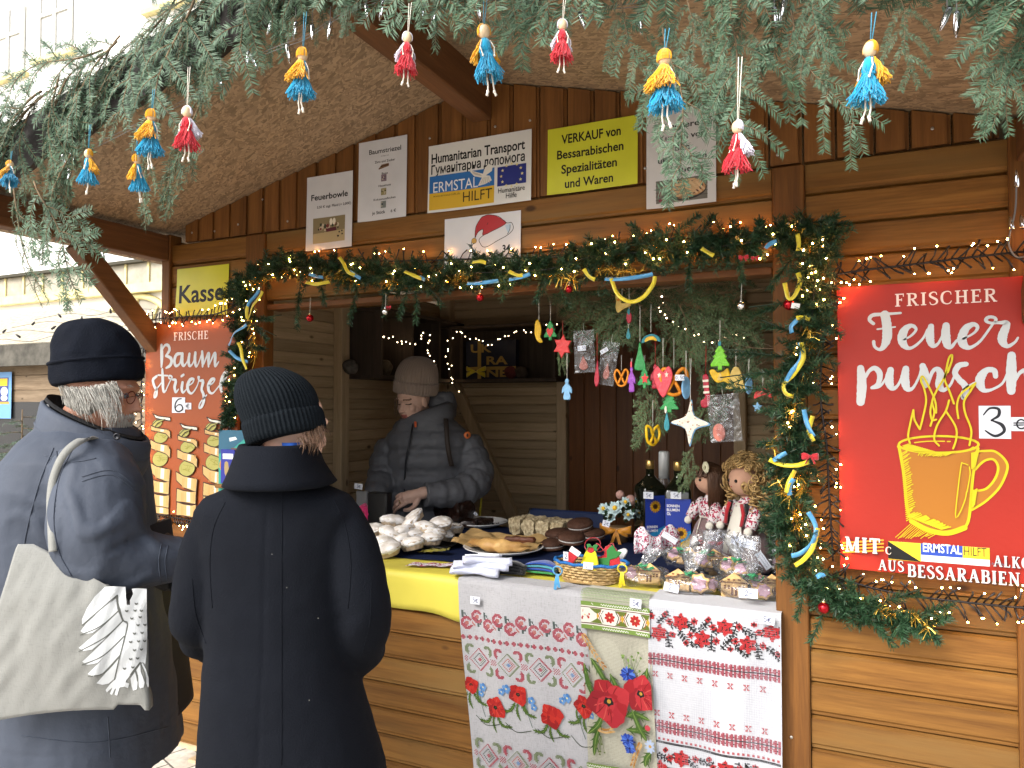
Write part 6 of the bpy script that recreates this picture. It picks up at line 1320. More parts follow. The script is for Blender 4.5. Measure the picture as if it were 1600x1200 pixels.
FELTY = mat('felt_yellow', (.70, .62, .01), .8, sheen=.3); FELTG = mat('felt_green', (.02, .15, .03), .8, sheen=.3); FELTW = mat('felt_white', (.6, .6, .62), .8, sheen=.3)
def felt(label, outline, px, py, dz, s, m, rot=0, tilt=.5, extra=(), th=.012):
 q = PZ(px, py, dz); R = Matrix.Rotation(rot, 3, 'Y'); R = Matrix.Rotation(-tilt, 3, 'X') @ R
 t = thing('felt_ornament', label, 'ornament', q, 'felt ornaments in the basket', False); b = MB(); b.prism([(x*s, y*s) for x, y in outline], V((0,0,0)), R @ V((1,0,0)), R @ V((0,0,1)), th, 0, None, .12); b.obj('body', m, t)
 for nm, ol, mm in extra: b = MB(); b.prism([(x*s, y*s) for x, y in ol], R @ V((0,-th*1.02,0)), R @ V((1,0,0)), R @ V((0,0,1)), .003, 0, None, .1); b.obj(nm, mm, t)
 return t
BELL = cr([(-.5,-.5),(.5,-.5),(.42,-.3),(.30,.15),(.16,.42),(0,.5),(-.16,.42),(-.30,.15),(-.42,-.3)], 3, True); HEART = cr([(0,-.55),(.4,-.1),(.5,.25),(.28,.48),(0,.28),(-.28,.48),(-.5,.25),(-.4,-.1)], 3, True); BOOT = cr([(-.2,.5),(.2,.5),(.2,-.1),(.55,-.25),(.5,-.5),(-.15,-.5),(-.25,-.1)], 3, True); HOLLY = cr([(0,.1),(.2,.3),(.5,.25),(.4,0),(.5,-.2),(.2,-.2),(0,-.05),(-.2,-.2),(-.5,-.2),(-.4,0),(-.5,.25),(-.2,.3)], 2, True)
felt('yellow felt bell with holly in the wicker basket', BELL, 923, 876, .062, .085, FELTY, 0, .35, (('holly', [(x*.5+.05, y*.5+.5) for x, y in HOLLY], FELTG), ('berry', [(.16*cos(a), .42+.14*sin(a)) for a in [i*pi/5 for i in range(10)]], FELTR)))
felt('red felt boot leaning out of the basket', BOOT, 892, 876, .062, .080, FELTR, .5, .3, (('cuff', [(-.26,.32),(.26,.32),(.26,.56),(-.26,.56)], FELTW),)); felt('red felt heart with a green holly leaf in the basket', HEART, 953, 876, .060, .095, FELTR, -1.0, .6, (('holly', HOLLY, FELTG),)); felt('white felt mitten behind the red heart', BELL, 972, 866, .066, .05, FELTW, .8, .4)
b = MB(); q = PZ(945, 862, .07); b.tube([q+V((.035*cos(a), .02*sin(a), .012+.018*sin(a*2))) for a in [2*pi*i/20 for i in range(21)]], .0022, 5, 0, False); b.tube([q+V((-.05+.03*cos(a), .01+.02*sin(a), .02+.022*sin(a))) for a in [2*pi*i/20 for i in range(21)]], .002, 5, 0, False); tag(b.obj('red_ribbon', FELTR), 'red ribbon loops lying on top of the basket', 'ribbon')
ptag('handwritten 2 tag on the yellow felt bell', 919, 884, 0, .034, .022, '2-', 0, z=CT+.075, tilt=-.3); ptag('small white tag on the red felt boot', 884, 869, 0, .018, .03, '2', 0, z=CT+.09)
def knot(label, px, py, m, s=.02):
 q = PZ(px, py, .055); b = MB()
 for dx, dz, w_ in ((-.4, -2.6, .5), (.3, -2.2, .5)): b.grid(lambda i, j: q+V((dx*s*j+w_*s*(i-.5), -.006-.004*sin(j*3), dz*s*j)), 3, 8)
 b.tube([q+V((s*.8*cos(a), -.004, .5*s+s*.7*sin(a))) for a in [2*pi*i/12 for i in range(13)]], .003, 5, 0, False); tag(b.obj('ribbon_bow', m), label, 'ribbon')
knot('yellow ribbon bow tied to the basket handle nearest the cookies', 973, 893, RY); knot('blue ribbon bow tied to the basket handle nearest the striped socks', 872, 896, RBL)
# ------------------------------------------------------------------ flower pot, bottles, cloth dolls
q = PZ(968, 846); t = thing('flower_pot', 'pot of pale blue cloth flowers wrapped in an orange bow', 'flower pot', q, None, False)
b = MB(); b.lathe([(.035,0),(.045,.06),(.048,.065),(.04,.066)], n=18); b.obj('pot', mat('kraft_pot', (.22, .13, .06), .8), t)
b = MB(); rm2 = random.Random(3)
for k in range(60): a, e = rm2.uniform(0, 6.28), rm2.uniform(.1, 1.2); d = V((cos(a)*cos(e), sin(a)*cos(e), sin(e))); p = V((0,0,.085))+d*rm2.uniform(.04, .075); s_ = d.orthogonal().normalized()*.010; b.add([p, p+s_+d*.015, p+d*.035, p-s_+d*.015], [[0,1,2,3]])
b.obj('leaves', mat('flower_leaves', (.02, .05, .02), .6, isl=.3, var=.2), t); PET = mat('pale_petals', (.46, .60, .62), .7, var=.15, vscale=40); YC = mat('flower_centre', (.70, .42, .03), .7)
for k, (dx, dy, dz, r_) in enumerate(((.0,-.06,.15,.038),(-.06,-.03,.14,.032),(.05,-.03,.12,.028),(-.02,-.055,.11,.026),(.03,.0,.17,.03))):
 b = MB(); nrm = V((dx*2, -.8, .45)).normalized(); u = nrm.orthogonal().normalized(); w_ = nrm.cross(u)
 for L_ in range(2):
  for m in range(7): a = 2*pi*m/7+L_*.4; d = u*cos(a)+w_*sin(a); e = u*-sin(a)+w_*cos(a); o_ = V((dx,dy,dz)); R0 = r_*(1-.3*L_); b.add([o_, o_+d*R0*.6+e*R0*.3+nrm*(.004+.01*L_), o_+d*R0+nrm*(.008+.012*L_), o_+d*R0*.6-e*R0*.3+nrm*(.004+.01*L_)], [[0,1,2,3]])
 f = b.obj('flower', PET, t); b = MB(); b.ball(V((dx,dy,dz))+nrm*.012, r_*.28, 0, 8, 6); b.obj('centre', YC, f)
b = MB(); b.ball((.045,.02,.18), .024, 0, 10, 8); b.ball((-.005,.03,.20), .02, 0, 10, 8); b.obj('pink_bloom', mat('pink_bloom', (.45, .26, .22), .8, bump=.6, bscale=80), t)
ORB = mat('orange_satin', (.50, .20, .012), .35, .5, sheen=.3); b = MB()
for a0, l_ in ((.3, .07), (2.7, .08), (3.6, .06), (-.5, .06)): b.loft([[V((cos(a0)*l_*f, -.048, .055+sin(a0)*l_*.3*f))+V((.002*cos(q_), -.012*sin(pi*f)+.006*cos(q_), .014*sin(q_)*(.4+f))) for q_ in [2*pi*i/8 for i in range(8)]] for f in (0, .3, .6, .85, 1)])
for s_ in (-1, 1): b.grid(lambda i, j: V((s_*.02*j+.014*(i-.5), -.05-.01*j, .055-.06*j)), 2, 6)
b.obj('bow', ORB, t); ptag('handwritten tag pinned in the cloth flowers', 947, 818, 0, .032, .026, '2€', .2, z=CT+.11)
GLASSD = mat('dark_oil_glass', (.006, .007, .004), .06, .6, coat=.5); GOLDC = mat('gold_cap', (.55, .36, .12), .28, .5, metal=.85); CLR = mat('clear_bottle', (.9, .93, .95), .05, .5, trans=.92); LBL = ink('2f49b4', .6); LBS = ink('2f9ad8', .6)
def sunflower(A, x, y, r):
 for k in range(16): a = 2*pi*k/16; A.disc(x+cos(a)*r*.68, y+sin(a)*r*.68, r*.34, ink(('e8b41c', 'd89a10')[k % 2], .6), 7, r*.14, a)
 A.disc(x, y, r*.42, ink('4a2a10'), 12); A.disc(x, y, r*.2, ink('2a1808'), 9)
def oil_bottle(label, px, y, ptop, rot, words):
 base = Wy(px, 800, y); base.z = CT+.006; H = Wy(px, ptop, y).z-base.z; s = .106/2; t = thing('oil_bottle', label, 'bottle', base, 'square sunflower oil bottles', False)
 t.rotation_euler = (0, 0, rot); b = MB(); rg = [(.94, .0), (1, .004), (1, H*.66), (.93, H*.70), (.52, H*.79), (.33, H*.83), (.33, H*.90)]
 b.loft([[V((x_, y_, z_)) for x_, y_ in rr_(s*k, s*k, s*k*.22 if k > .6 else s*k*.9, 4)] for k, z_ in rg]); b.obj('glass', GLASSD, t)
 b = MB(); b.lathe([(.0155, H*.87), (.0165, H*.875), (.0165, H*.905), (.0185, H*.91), (.0185, H*.995), (.017, H)], n=20); b.obj('cap', GOLDC, t)
 for fc in (0, 1):   # label on two faces
  R = Matrix.Rotation(fc*pi/2, 3, 'Z'); A = Art(lambda u, v, h: R @ V((u, -s-.0006-h, v)), 0, 4e-5); w_ = s*.94; z0, z1 = H*.06, H*.60
  A.rect(-w_, z0, w_, z1, LBL); A.h = 3e-4; A.poly([(-w_, z0), (w_, z0), (w_, z0+.075), (-w_, z0+.03)], LBS); A.poly([(-w_+.02, z0), (w_, z0), (w_, z0+.05)], ink('e8c01c', .6))
  ty = z0+.040 if (fc == 0 and words == 0) else z1-.055
  for k, tx in enumerate(('SONNEN', 'BLUMEN', 'ÖL')): A.text(tx, -w_+.006, ty+.022-.016*k, .011, WHITE, 'l', .050 if k < 2 else .016, bold=.02)
  sunflower(A, -.004 if (fc == 0 and words == 0) else .012, z1-.045 if (fc == 0 and words == 0) else z0+.062, .026); A.obj('label', t)
 return t, H
oil_bottle('square oil bottle with gold cap at the left, two label faces showing', 1016, .80, 719, .72, 0); oil_bottle('square oil bottle with gold cap beside the brunette cloth doll', 1060, .72, 721, .18, 1)
ptag('5 euro tag on the oil bottle with two label faces', 1013, 774, .70, .042, .028, '5€'); ptag('5 euro tag on the oil bottle beside the doll', 1056, 774, .655, .042, .028, '5€')
q = Wy(1038, 800, .93); q.z = CT+.006; t = thing('spirit_bottle', 'clear glass bottle with a white capsule behind the oil bottles', 'bottle', q, None, False); H = Wy(1038, 705, .93).z-q.z
b = MB(); b.lathe([(.036,0),(.040,.004),(.040,H*.55),(.036,H*.62),(.016,H*.74),(.0145,H*.80)], n=22); b.obj('glass', CLR, t); b = MB(); b.lathe([(.0235,H*.70),(.0235,H*.985),(.020,H),(.0,H)], n=20); b.obj('capsule', mat('white_capsule', (.55,.57,.57), .3, .5), t)
SKINC = mat('doll_cloth_skin', (.50, .29, .20), .8, .15); BRN = mat('doll_hair_brown', (.075, .035, .018), .45, .4, var=.3, vscale=60, vmap=(1,1,.15), bump=.6, bscale=200); BLD = mat('doll_hair_blonde', (.46, .30, .12), .45, .4, isl=.35, var=.2, vscale=20); MAUVE = mat('doll_dress_mauve', (.155, .095, .095), .9, sheen=.3, bump=.2, bscale=60, var=.1); EMBD = emb_mat('doll_blouse', (.60, .55, .56), (.34, .02, .06), 170); EYE = mat('bead_black', (.005,.005,.005), .15); LACE = mat('doll_lace', (.60, .57, .50), .9)
def cloth_doll(label, px, py_top, y, kind, rot):
 q = Wy(px, 800, y); q.z = CT+.007; H = Wy(px, py_top, y).z-q.z; t = thing('cloth_doll', label, 'doll', q, 'cloth dolls with embroidered blouses', False); t.rotation_euler = (0, 0, rot); k = H/.30; S = Matrix.Scale(k, 3)
 P = lambda x, y_, z: V((x*k, y_*k, z*k))
 b = MB(); b.loft([[P(r*cos(a)*(1+.06*sin(7*a+z*30)), r*.8*sin(a)*(1+.06*sin(7*a)), z) for a in [2*pi*j/28 for j in range(28)]] for r, z in ((.070,.002),(.075,.01),(.070,.05),(.052,.10),(.034,.125))]); b.obj('skirt', MAUVE, t)
 b = MB(); b.loft([[P(.068*cos(a), .057*sin(a), z) for a in [2*pi*j/28 for j in range(28)]] for z in (.054, .064)]); b.obj('hem_band', FELTR, t) if kind == 0 else None
 b = MB(); b.loft([[P(r*cos(a), r*.8*sin(a), z) for a in [2*pi*j/18 for j in range(18)]] for r, z in ((.034,.122),(.040,.145),(.036,.17),(.018,.186),(.013,.195))]); b.obj('blouse', EMBD, t)
 for s_ in (-1, 1):
  b = MB(); AP = [P(s_*.032, -.004, .172), P(s_*.056, -.014, .148), P(s_*.060, -.034, .118)]; b.tube(AP, [.014*k, .020*k, .015*k], 10); b.obj('sleeve', EMBD, t); b = MB(); b.ball(AP[2]+P(0,-.006,-.008), .012*k, 0, 10, 7); b.obj('cuff', LACE, t)
 b = MB(); b.tube([P(0,0,.185), P(0,-.002,.205)], .012*k, 10); b.ball(P(0,-.006,.238), P(.041,.040,.043), 0, 22, 16); h = b.obj('head', SKINC, t)
 for s_ in (-1, 1): b = MB(); b.ball(P(s_*.015, -.043, .238), .0046*k, 0, 10, 8); b.obj('eye', EYE, h)
 b = MB(); b.ball(P(0,-.0465,.222), .0016*k, 0, 6, 5); b.obj('mouth', FELTR, h)
 if kind == 0:
  b = MB(); rg = []
  def hairp(a, e, ln): return None
  for j in range(120):
   a = -pi*1.15+2.3*pi*j/119-pi/2+pi; sgn = j
   top = P(.008*cos(a), .004, .286); a2 = 2*pi*j/120; fr = (sin(a2) < -.55); zz = .250+.006*sin(j) if fr else (.165+.012*sin(j*1.7)); R0 = .048
   b.tube([top, P(R0*.72*cos(a2), R0*.8*sin(a2)-.002, .272), P(R0*cos(a2), R0*sin(a2)-.004, .25), P(R0*1.02*cos(a2), (R0*1.03*sin(a2)-.004), zz)], [.0035*k]*3+[.002*k], 4)
  b.obj('hair', BRN, t); b = MB()
  for m in range(9): a = m*2*pi/9; b.ball(P(.032+.010*cos(a), -.034, .276+.010*sin(a)), P(.008,.004,.008), 0, 8, 5)
  b.ball(P(.032,-.040,.276), .005*k, 0, 8, 6); b.obj('hair_flower', mat('cream_flower', (.62,.60,.42), .7), t)
  b = MB(); b.tube([P(.03,-.02,.128), P(0,-.034,.128), P(-.03,-.02,.128)], .002*k, 5); b.tube([P(.005,-.035,.127), P(.012,-.055,.08)], .0018*k, 5); b.ball(P(.014,-.062,.055), P(.016,.010,.02), 0, 8, 6); b.obj('apron_tie', LACE, t)
 else:
  b = MB(); r = random.Random(5)
  for j in range(260):
   a, e = r.uniform(0, 2*pi), r.uniform(-.55, 1.5); d = V((cos(a)*cos(e), sin(a)*cos(e), sin(e)))
   if d.y < -.55 and d.z < .55 and abs(d.x) < .65: continue
   c_ = P(0, .004, .242)+d*(.052*k*r.uniform(.9, 1.25)); rr2 = .0095*k*r.uniform(.7, 1.1); u = d.orthogonal().normalized(); w_ = d.cross(u); f0 = r.uniform(0, 6)
   b.tube([c_+(u*cos(f0+q_)+w_*sin(f0+q_))*rr2+d*(.0012*k*q_) for q_ in [i*.75 for i in range(13)]], .0019*k, 4, 0, True)
  for j in range(70):
   s_ = r.choice((-1, 1)); z = r.uniform(.15, .235); c_ = P(s_*r.uniform(.045,.066), r.uniform(-.02,.03), z); f0 = r.uniform(0, 6); b.tube([c_+P(.010*cos(f0+q_), .010*sin(f0+q_), -.0016*q_) for q_ in [i*.75 for i in range(12)]], .0019*k, 4)
  b.obj('hair', BLD, t); b = MB(); b.loft([[P(r_*cos(a), r_*.8*sin(a)-.002, z) for a in [pi*1.5+(-.55+1.1*j/8) for j in range(9)]]+[P(r_*.9*cos(a), r_*.7*sin(a), z) for a in [pi*1.5+(.55-1.1*j/8) for j in range(9)]] for r_, z in ((.072,.045),(.060,.09),(.044,.14),(.030,.178))]); b.obj('apron', LACE, t)
  for s_ in (-1, 1): b = MB(); b.tube([P(s_*.026,-.034,.178), P(s_*.036,-.036,.15), P(s_*.034,-.042,.12)], .0055*k, 6); b.obj('red_trim', FELTR, t); b = MB(); b.tube([P(s_*.034,-.024,.18), P(s_*.044,-.026,.15), P(s_*.040,-.034,.118)], .007*k, 6); b.obj('waistcoat', SK, t)
cloth_doll('brown haired cloth doll with a cream flower in her hair', 1110, 716, .62, 0, -.85); cloth_doll('curly blonde cloth doll in a red trimmed black waistcoat', 1166, 714, .50, 1, -.80)
b = MB(); p = Wy(1185, 830, .62); p.z = CT+.012; b.box(p+V((.02,.02,.045)), (.20, .12, .09), 0, None, .006); tag(b.obj('plastic_box', mat('grey_plastic_box', (.22,.23,.25), .3, .5)), 'grey plastic box behind the blonde doll', 'box')

# ------------------------------------------------------------------ cellophane bags of cookies
def film(name, op=.16, rough=.12, tint=(.9,.92,.95)):
 m = bpy.data.materials.new(name); m.use_nodes = True; nt = m.node_tree; N = nt.nodes.new; L = nt.links.new; out = nt.nodes['Material Output']; nt.nodes.remove(nt.nodes['Principled BSDF'])
 tr = N('ShaderNodeBsdfTransparent'); tr.inputs[0].default_value = (*tint, 1); g = N('ShaderNodeBsdfGlossy'); g.inputs['Roughness'].default_value = rough; df = N('ShaderNodeBsdfDiffuse'); df.inputs[0].default_value = (.7,.72,.75,1)
 fr = N('ShaderNodeFresnel'); fr.inputs[0].default_value = 1.35; m1 = N('ShaderNodeMixShader'); m2 = N('ShaderNodeMixShader'); tc = N('ShaderNodeTexCoord'); n = N('ShaderNodeTexNoise'); n.inputs['Scale'].default_value = 26; n.inputs['Detail'].default_value = 2; n.inputs['Distortion'].default_value = 1.5; L(tc.outputs['Object'], n.inputs['Vector']); bp = N('ShaderNodeBump'); bp.inputs['Strength'].default_value = 1.0; bp.inputs['Distance'].default_value = .01; L(n.outputs[0], bp.inputs['Height']); L(bp.outputs[0], g.inputs['Normal']); L(bp.outputs[0], fr.inputs['Normal'])
 ad = N('ShaderNodeMath'); ad.operation = 'MULTIPLY_ADD'; ad.inputs[1].default_value = 1.3; ad.inputs[2].default_value = op*.6; L(fr.outputs[0], ad.inputs[0])
 L(ad.outputs[0], m1.inputs[0]); L(tr.outputs[0], m1.inputs[1]); L(g.outputs[0], m1.inputs[2]); m2.inputs[0].default_value = op*.35; L(m1.outputs[0], m2.inputs[1]); L(df.outputs[0], m2.inputs[2]); L(m2.outputs[0], out.inputs[0]); return m
FILM = film('cellophane', .12, .18); FILM2 = film('zip_film', .03, .22); BISC = mat('shortbread', (.58, .37, .16), .8, .2, var=.2, vscale=30, bump=.5, bscale=110); PINK = mat('pink_icing', (.60, .36, .44), .35, .5, var=.15, vscale=40); GRIB = mat('green_ribbon', (.03, .26, .10), .3, .6)
BISD = mat('shortbread_dark_line', (.14, .05, .02), .8)
HOUSE = [(-.5,-.45),(.5,-.45),(.5,.1),(.56,.12),(0,.5),(-.56,.12),(-.5,.1)]; FLOW = cr([(.5*(1 if i % 2 else .78)*cos(i*pi/7), .5*(1 if i % 2 else .78)*sin(i*pi/7)) for i in range(14)], 2, True)
def bag(label, px, py, w, rot, cookies, z=.008, ribbon=True, tilt=0.0, tag_txt=None, h=.055, tail=(.05, .10), empty=False):
 q = PZ(px, py, z); t = thing('cookie_bag', label, 'cookie bag', q, 'cellophane bags of cookies', False); t.rotation_euler = (tilt, 0, rot); r = random.Random(px)
 for k, (kd, x, y_, zz, s_, ro, ti) in enumerate(cookies):
  R = Matrix.Rotation(ro, 3, 'Z') @ Matrix.Rotation(ti, 3, 'X'); ol = HOUSE if kd == 'h' else FLOW; b = MB(); o = V((x, y_, zz)); ux, uy = R @ V((1,0,0)), R @ V((0,0,1)); nr = ux.cross(uy); b.prism([(a*s_, c_*s_) for a, c_ in ol], o, ux, uy, .011, 0, None, .06); cb = b.obj('cookie', BISC, t)
  b = MB(); o2 = o+nr*.0112
  if kd == 'h':
   b.prism([(-.5*s_,.10*s_),(.5*s_,.10*s_),(.5*s_,.15*s_),(-.5*s_,.15*s_)], o2, ux, uy, .0008)
   for wx in (-.34, -.2, .2, .34):
    for wz in (-.02, -.1): b.prism([((wx-.045)*s_, (wz-.03)*s_), ((wx+.045)*s_, (wz-.03)*s_), ((wx+.045)*s_, (wz+.03)*s_), ((wx-.045)*s_, (wz+.03)*s_)], o2, ux, uy, .0006)
   for wx in (-.07, .07): b.prism([((wx-.045)*s_, -.36*s_), ((wx+.045)*s_, -.36*s_), ((wx+.045)*s_, -.05*s_), ((wx-.045)*s_, -.05*s_)], o2, ux, uy, .0006)
   for wx in (-.2, 0, .2): b.prism([((wx-.05)*s_, .2*s_), ((wx+.05)*s_, .2*s_), ((wx+.05)*s_, .26*s_), ((wx-.05)*s_, .26*s_)], o2, ux, uy, .0006)
   b.obj('embossing', BISD, cb)
  else: b.prism([(a*s_*.72, c_*s_*.72) for a, c_ in FLOW], o2, ux, uy, .003, 0, None, .15); b.obj('icing', PINK, cb)
 b = MB(); n, m = 26, 12; rings = []
 for i in range(m+1):
  f = i/m; zz = h*1.05*f; sc = (.86+.3*sin(pi*f*.75)) if f < .75 else (1.1*(1-(f-.75)/.25*.78)); rings.append([V((w*.5*sc*cos(a), w*.36*sc*sin(a), zz))+V((noise.noise(V((a*2.5, f*4, px)))*.009, noise.noise(V((a*2.5, f*4, px+9)))*.009, noise.noise(V((cos(a)*2, sin(a)*2, px+f*3)))*.007)) for a in [2*pi*j/n for j in range(n)]])
 tp = V((tail[0], .02, h+tail[1]))
 for f in (.0, .35, .7, 1.0): c_ = V((0,0,h*1.05)).lerp(tp, f); k_ = .012+.034*f; rings.append([c_+V((k_*cos(a)*(1+.3*noise.noise(V((a*2, f, px)))), k_*.55*sin(a), .012*noise.noise(V((a*3, f*2, px))))) for a in [2*pi*j/n for j in range(n)]])
 b.loft(rings, 0, False, False); b.obj('film', FILM, t)
 if ribbon:
  b = MB(); g0 = V((0,0,h*1.06))
  for kk in range(4): a0 = r.uniform(0, 6); b.tube([g0+V((.011*cos(a0+i*.9)+.010*i*.4*cos(a0), .010*sin(a0+i*.9)-.008, .007*sin(i*1.1)+.0-.0012*i)) for i in range(9)], .0026, 4)
  b.tube([g0+V((.014*cos(a), .012*sin(a), 0)) for a in [2*pi*i/12 for i in range(13)]], .003, 5, 0, False); b.obj('ribbon', GRIB, t)
 return t
bag('cookie bag with a house biscuit beside the wicker basket', 1006, 912, .15, .2, [('h', .02, -.012, .034, .075, -.1, -.45), ('f', -.045, .0, .030, .06, .3, -.6), ('h', -.01, .025, .03, .07, .3, -.3)], h=.058, tail=(.05,.06))
bag('cookie bag lying tilted on top of the others, a pink flower biscuit inside', 1064, 884, .13, -.45, [('f', -.02, -.01, .035, .065, 0, -.7), ('h', .03, .0, .035, .07, .2, -.5)], z=.035, tail=(.07,.06), tilt=-.1)
bag('cookie bag at the front with a pink iced flower and a 2 tag', 1078, 924, .17, .0, [('f', .035, -.022, .032, .070, 0, -.35), ('h', -.035, -.015, .034, .075, .1, -.5), ('f', .07, .0, .028, .05, .3, -.4), ('h', .0, .03, .032, .07, .0, -.4)], tail=(.02,.08))
bag('cookie bag in the middle row behind the front bags', 1124, 900, .14, .2, [('h', .0, .0, .035, .075, .1, -.3), ('f', -.03, .02, .03, .06, 0, -.5)], tail=(-.03,.10))
bag('largest cookie bag at the front corner by the post, house biscuit in front', 1176, 932, .21, .05, [('h', -.052, -.028, .036, .080, .02, -.08), ('f', .035, -.028, .026, .058, .1, -.4), ('h', .058, .008, .036, .072, .3, -.25), ('f', .015, .02, .040, .06, 0, -.5)], h=.062, tail=(-.02,.12))
bag('clear cookie bag with a wide puffed top standing behind in the middle', 1148, 872, .15, .3, [('h', 0, 0, .035, .07, .2, -.3)], h=.08, tail=(.03,.10)); bag('clear cookie bag beside the garland, its label bent over', 1208, 892, .15, -.2, [('f', .0, .0, .03, .06, .2, -.5)], h=.07, tail=(.06,.09)); bag('clear cookie bag furthest back below the dolls', 1108, 858, .15, .0, [('f', .02, 0, .03, .06, .1, -.4)], h=.075, tail=(-.04,.06))
bag('cookie bag resting on two others in the middle of the heap', 1102, 888, .14, .5, [('f', -.02, -.01, .03, .065, 0, -.6), ('h', .03, .0, .03, .07, -.2, -.4)], z=.05, tail=(.05,.07)); bag('cookie bag leaning on the largest bag with its ribbon uppermost', 1152, 902, .14, -.3, [('f', .02, -.01, .03, .06, .1, -.6), ('f', -.03, .0, .034, .06, -.2, -.5)], z=.05, tail=(-.02,.08))
ptag('handwritten 2 tag on the bag with a pink iced flower', 1049, 918, 0, .048, .026, '2-', .15, z=CT+.03, tilt=-.2); ptag('handwritten 2 tag on the largest cookie bag', 1169, 927, -.02, .054, .028, '2-', -.03, tilt=-.2)
def paper_label(label, px, py, dz, w, h, rot, lines, y_=None):
 c = Wz(px, py, CT+dz); R = Matrix.Rotation(rot, 3, 'Y') @ Matrix.Rotation(-.25, 3, 'X'); A = Art(lambda u, v, hh: c+R @ V((u, -hh-.02*(u/w)**2*0, v)), 0, 4e-5); A.rect(-w/2, -h/2, w/2, h/2, TAGW, 1); A.h = 3e-4
 for k in range(lines):
  x = -w*.42
  while x < w*.38: l_ = rm.uniform(.004, .008); A.stroke([(x, h*(.22-.42*k)), (x+l_*.5, h*(.22-.42*k)+.0016), (x+l_, h*(.22-.42*k)-.0006)], .0011, HW, 1); x += l_+.0022
 tag(A.obj('paper_label'), label, 'label', 'handwritten paper strips on the bags')
paper_label('wide paper strip with two written lines on the puffed middle bag', 1162, 848, .13, .085, .030, .22, 2); paper_label('paper strip hanging steeply between two cookie bags', 1193, 876, .10, .06, .022, .95, 2); paper_label('curled paper strip on the bag beside the garland', 1222, 868, .11, .07, .022, .65, 1); paper_label('faint paper strip on the bag nearest the embroidered pouch', 1046, 840, .11, .06, .022, .5, 1)
# ------------------------------------------------------------------ by the till
BLKP = mat('black_plastic', (.010,.010,.011), .35, .5)
q = PZ(593, 838); b = MB(); b.box(q+V((.0,.0,.10)), (.105,.05,.20), 0, None, .006); tag(b.obj('cash_box', BLKP), 'black box standing before the person in grey', 'box')
q = PZ(592, 822); b = MB(); b.box(q+V((-.01,-.03,.008)), (.19,.12,.014), 0, Matrix.Rotation(.1,3,'Z'), .005); o = b.obj('tablet', BLKP); tag(o, 'black tablet lying behind the powdered pastries', 'tablet'); b = MB(); b.box(q+V((-.01,-.03,.0165)), (.16,.095,.002), 0, Matrix.Rotation(.1,3,'Z')); b.obj('screen', mat('tablet_screen', (.08,.12,.11), .1, .6), o).matrix_parent_inverse = Matrix.Identity(4)
q = PZ(561, 836); b = MB(); b.tube([q+V((.0,0,.0)), q+V((-.02,0,.05)), q+V((.0,0,.11)), q+V((.03,0,.13)), q+V((.05,0,.10)), q+V((.035,0,.07)), q+V((.045,0,.03))], [.02,.022,.022,.02,.018,.016,.012], 10); tag(b.obj('knitted_hanging', mat('pink_wool', (.62,.02,.14), .9, sheen=.5, bump=.8, bscale=120)), 'bright pink knitted figure behind the coat shoulder', 'knitwear')
ptag('3 euro tag on the bright pink knitted figure', 560, 760, .46, .045, .026, '3€', .05)
b = MB(); b.box(q+V((-.005,.03,.10)), (.06,.02,.2), 0, None, .004); tag(b.obj('clear_box', mat('silver_pack', (.45,.46,.48), .2, metal=.5)), 'narrow silver pack behind the pink knitted figure', 'box')
q = PZ(868, 822); t = thing('chair', 'dark blue chair whose backrest shows behind the wafer cake', 'chair', V((q.x, 1.25, .13)), None, False); b = MB(); b.box((0,0,.82), (.42,.02,.16), 0, None, .02); b.obj('backrest', mat('navy_mesh', (.010,.022,.075), .6), t); b = MB()
for s_ in (-1, 1): b.tube([V((s_*.22,0,.0)), V((s_*.22,0,.84)), V((s_*.20,0,.90))], .010, 8)
b.obj('frame', BLKP, t); b = MB(); b.box((0,.2,.44), (.44,.42,.03), 0, None, .01); b.obj('seat', mat('navy_mesh', (.010,.022,.075), .6), t)
# ------------------------------------------------------------------ people
CR = _M @ V((1,0,0)); CU = V((0,0,1)); CF = (_M @ V((0,0,-1))); CF.z = 0; CF.normalize(); CR.z = 0; CR.normalize()
def D3(px, py, dep): return Wd(px, py, dep)
def ring_px(l, r, py, dep, hd, n=36, sq=2.4, tilt=0.0, back=1.0):
 """a body cross-section spanning photo columns l..r at depth dep, hd metres half-thick along the view"""
 a, b = D3(l, py, dep), D3(r, py, dep); c = (a+b)/2; w_ = (b-a).length/2; out = []
 for j in range(n):
  t = 2*pi*j/n; ct, st = cos(t), sin(t); x = math.copysign(abs(ct)**(2/sq), ct); y = math.copysign(abs(st)**(2/sq), st)
  out.append(c+CR*(w_*x)+CF*(hd*y*(back if y > 0 else 1))+CU*(tilt*x))
 return out
def dense(pts, k=6): return [V(p) for p in cr([tuple(p) for p in pts], k)]
def limb(mb, pts, rad, k=6, n=18, wob=0.0, puff=0.0, per=.1, flat=1.0):
 P = cr([tuple(p)+(r_,) for p, r_ in zip(pts, rad)], k); Q = [V(p[:3]) for p in P]; s = 0.0; rs = []
 for i, p in enumerate(P):
  if i: s += (Q[i]-Q[i-1]).length
  rs.append(p[3]*(1+puff*(abs(sin(pi*s/per))**.6-.7))+wob*noise.noise(Q[i]*22))
 mb.tube(Q, rs, n)
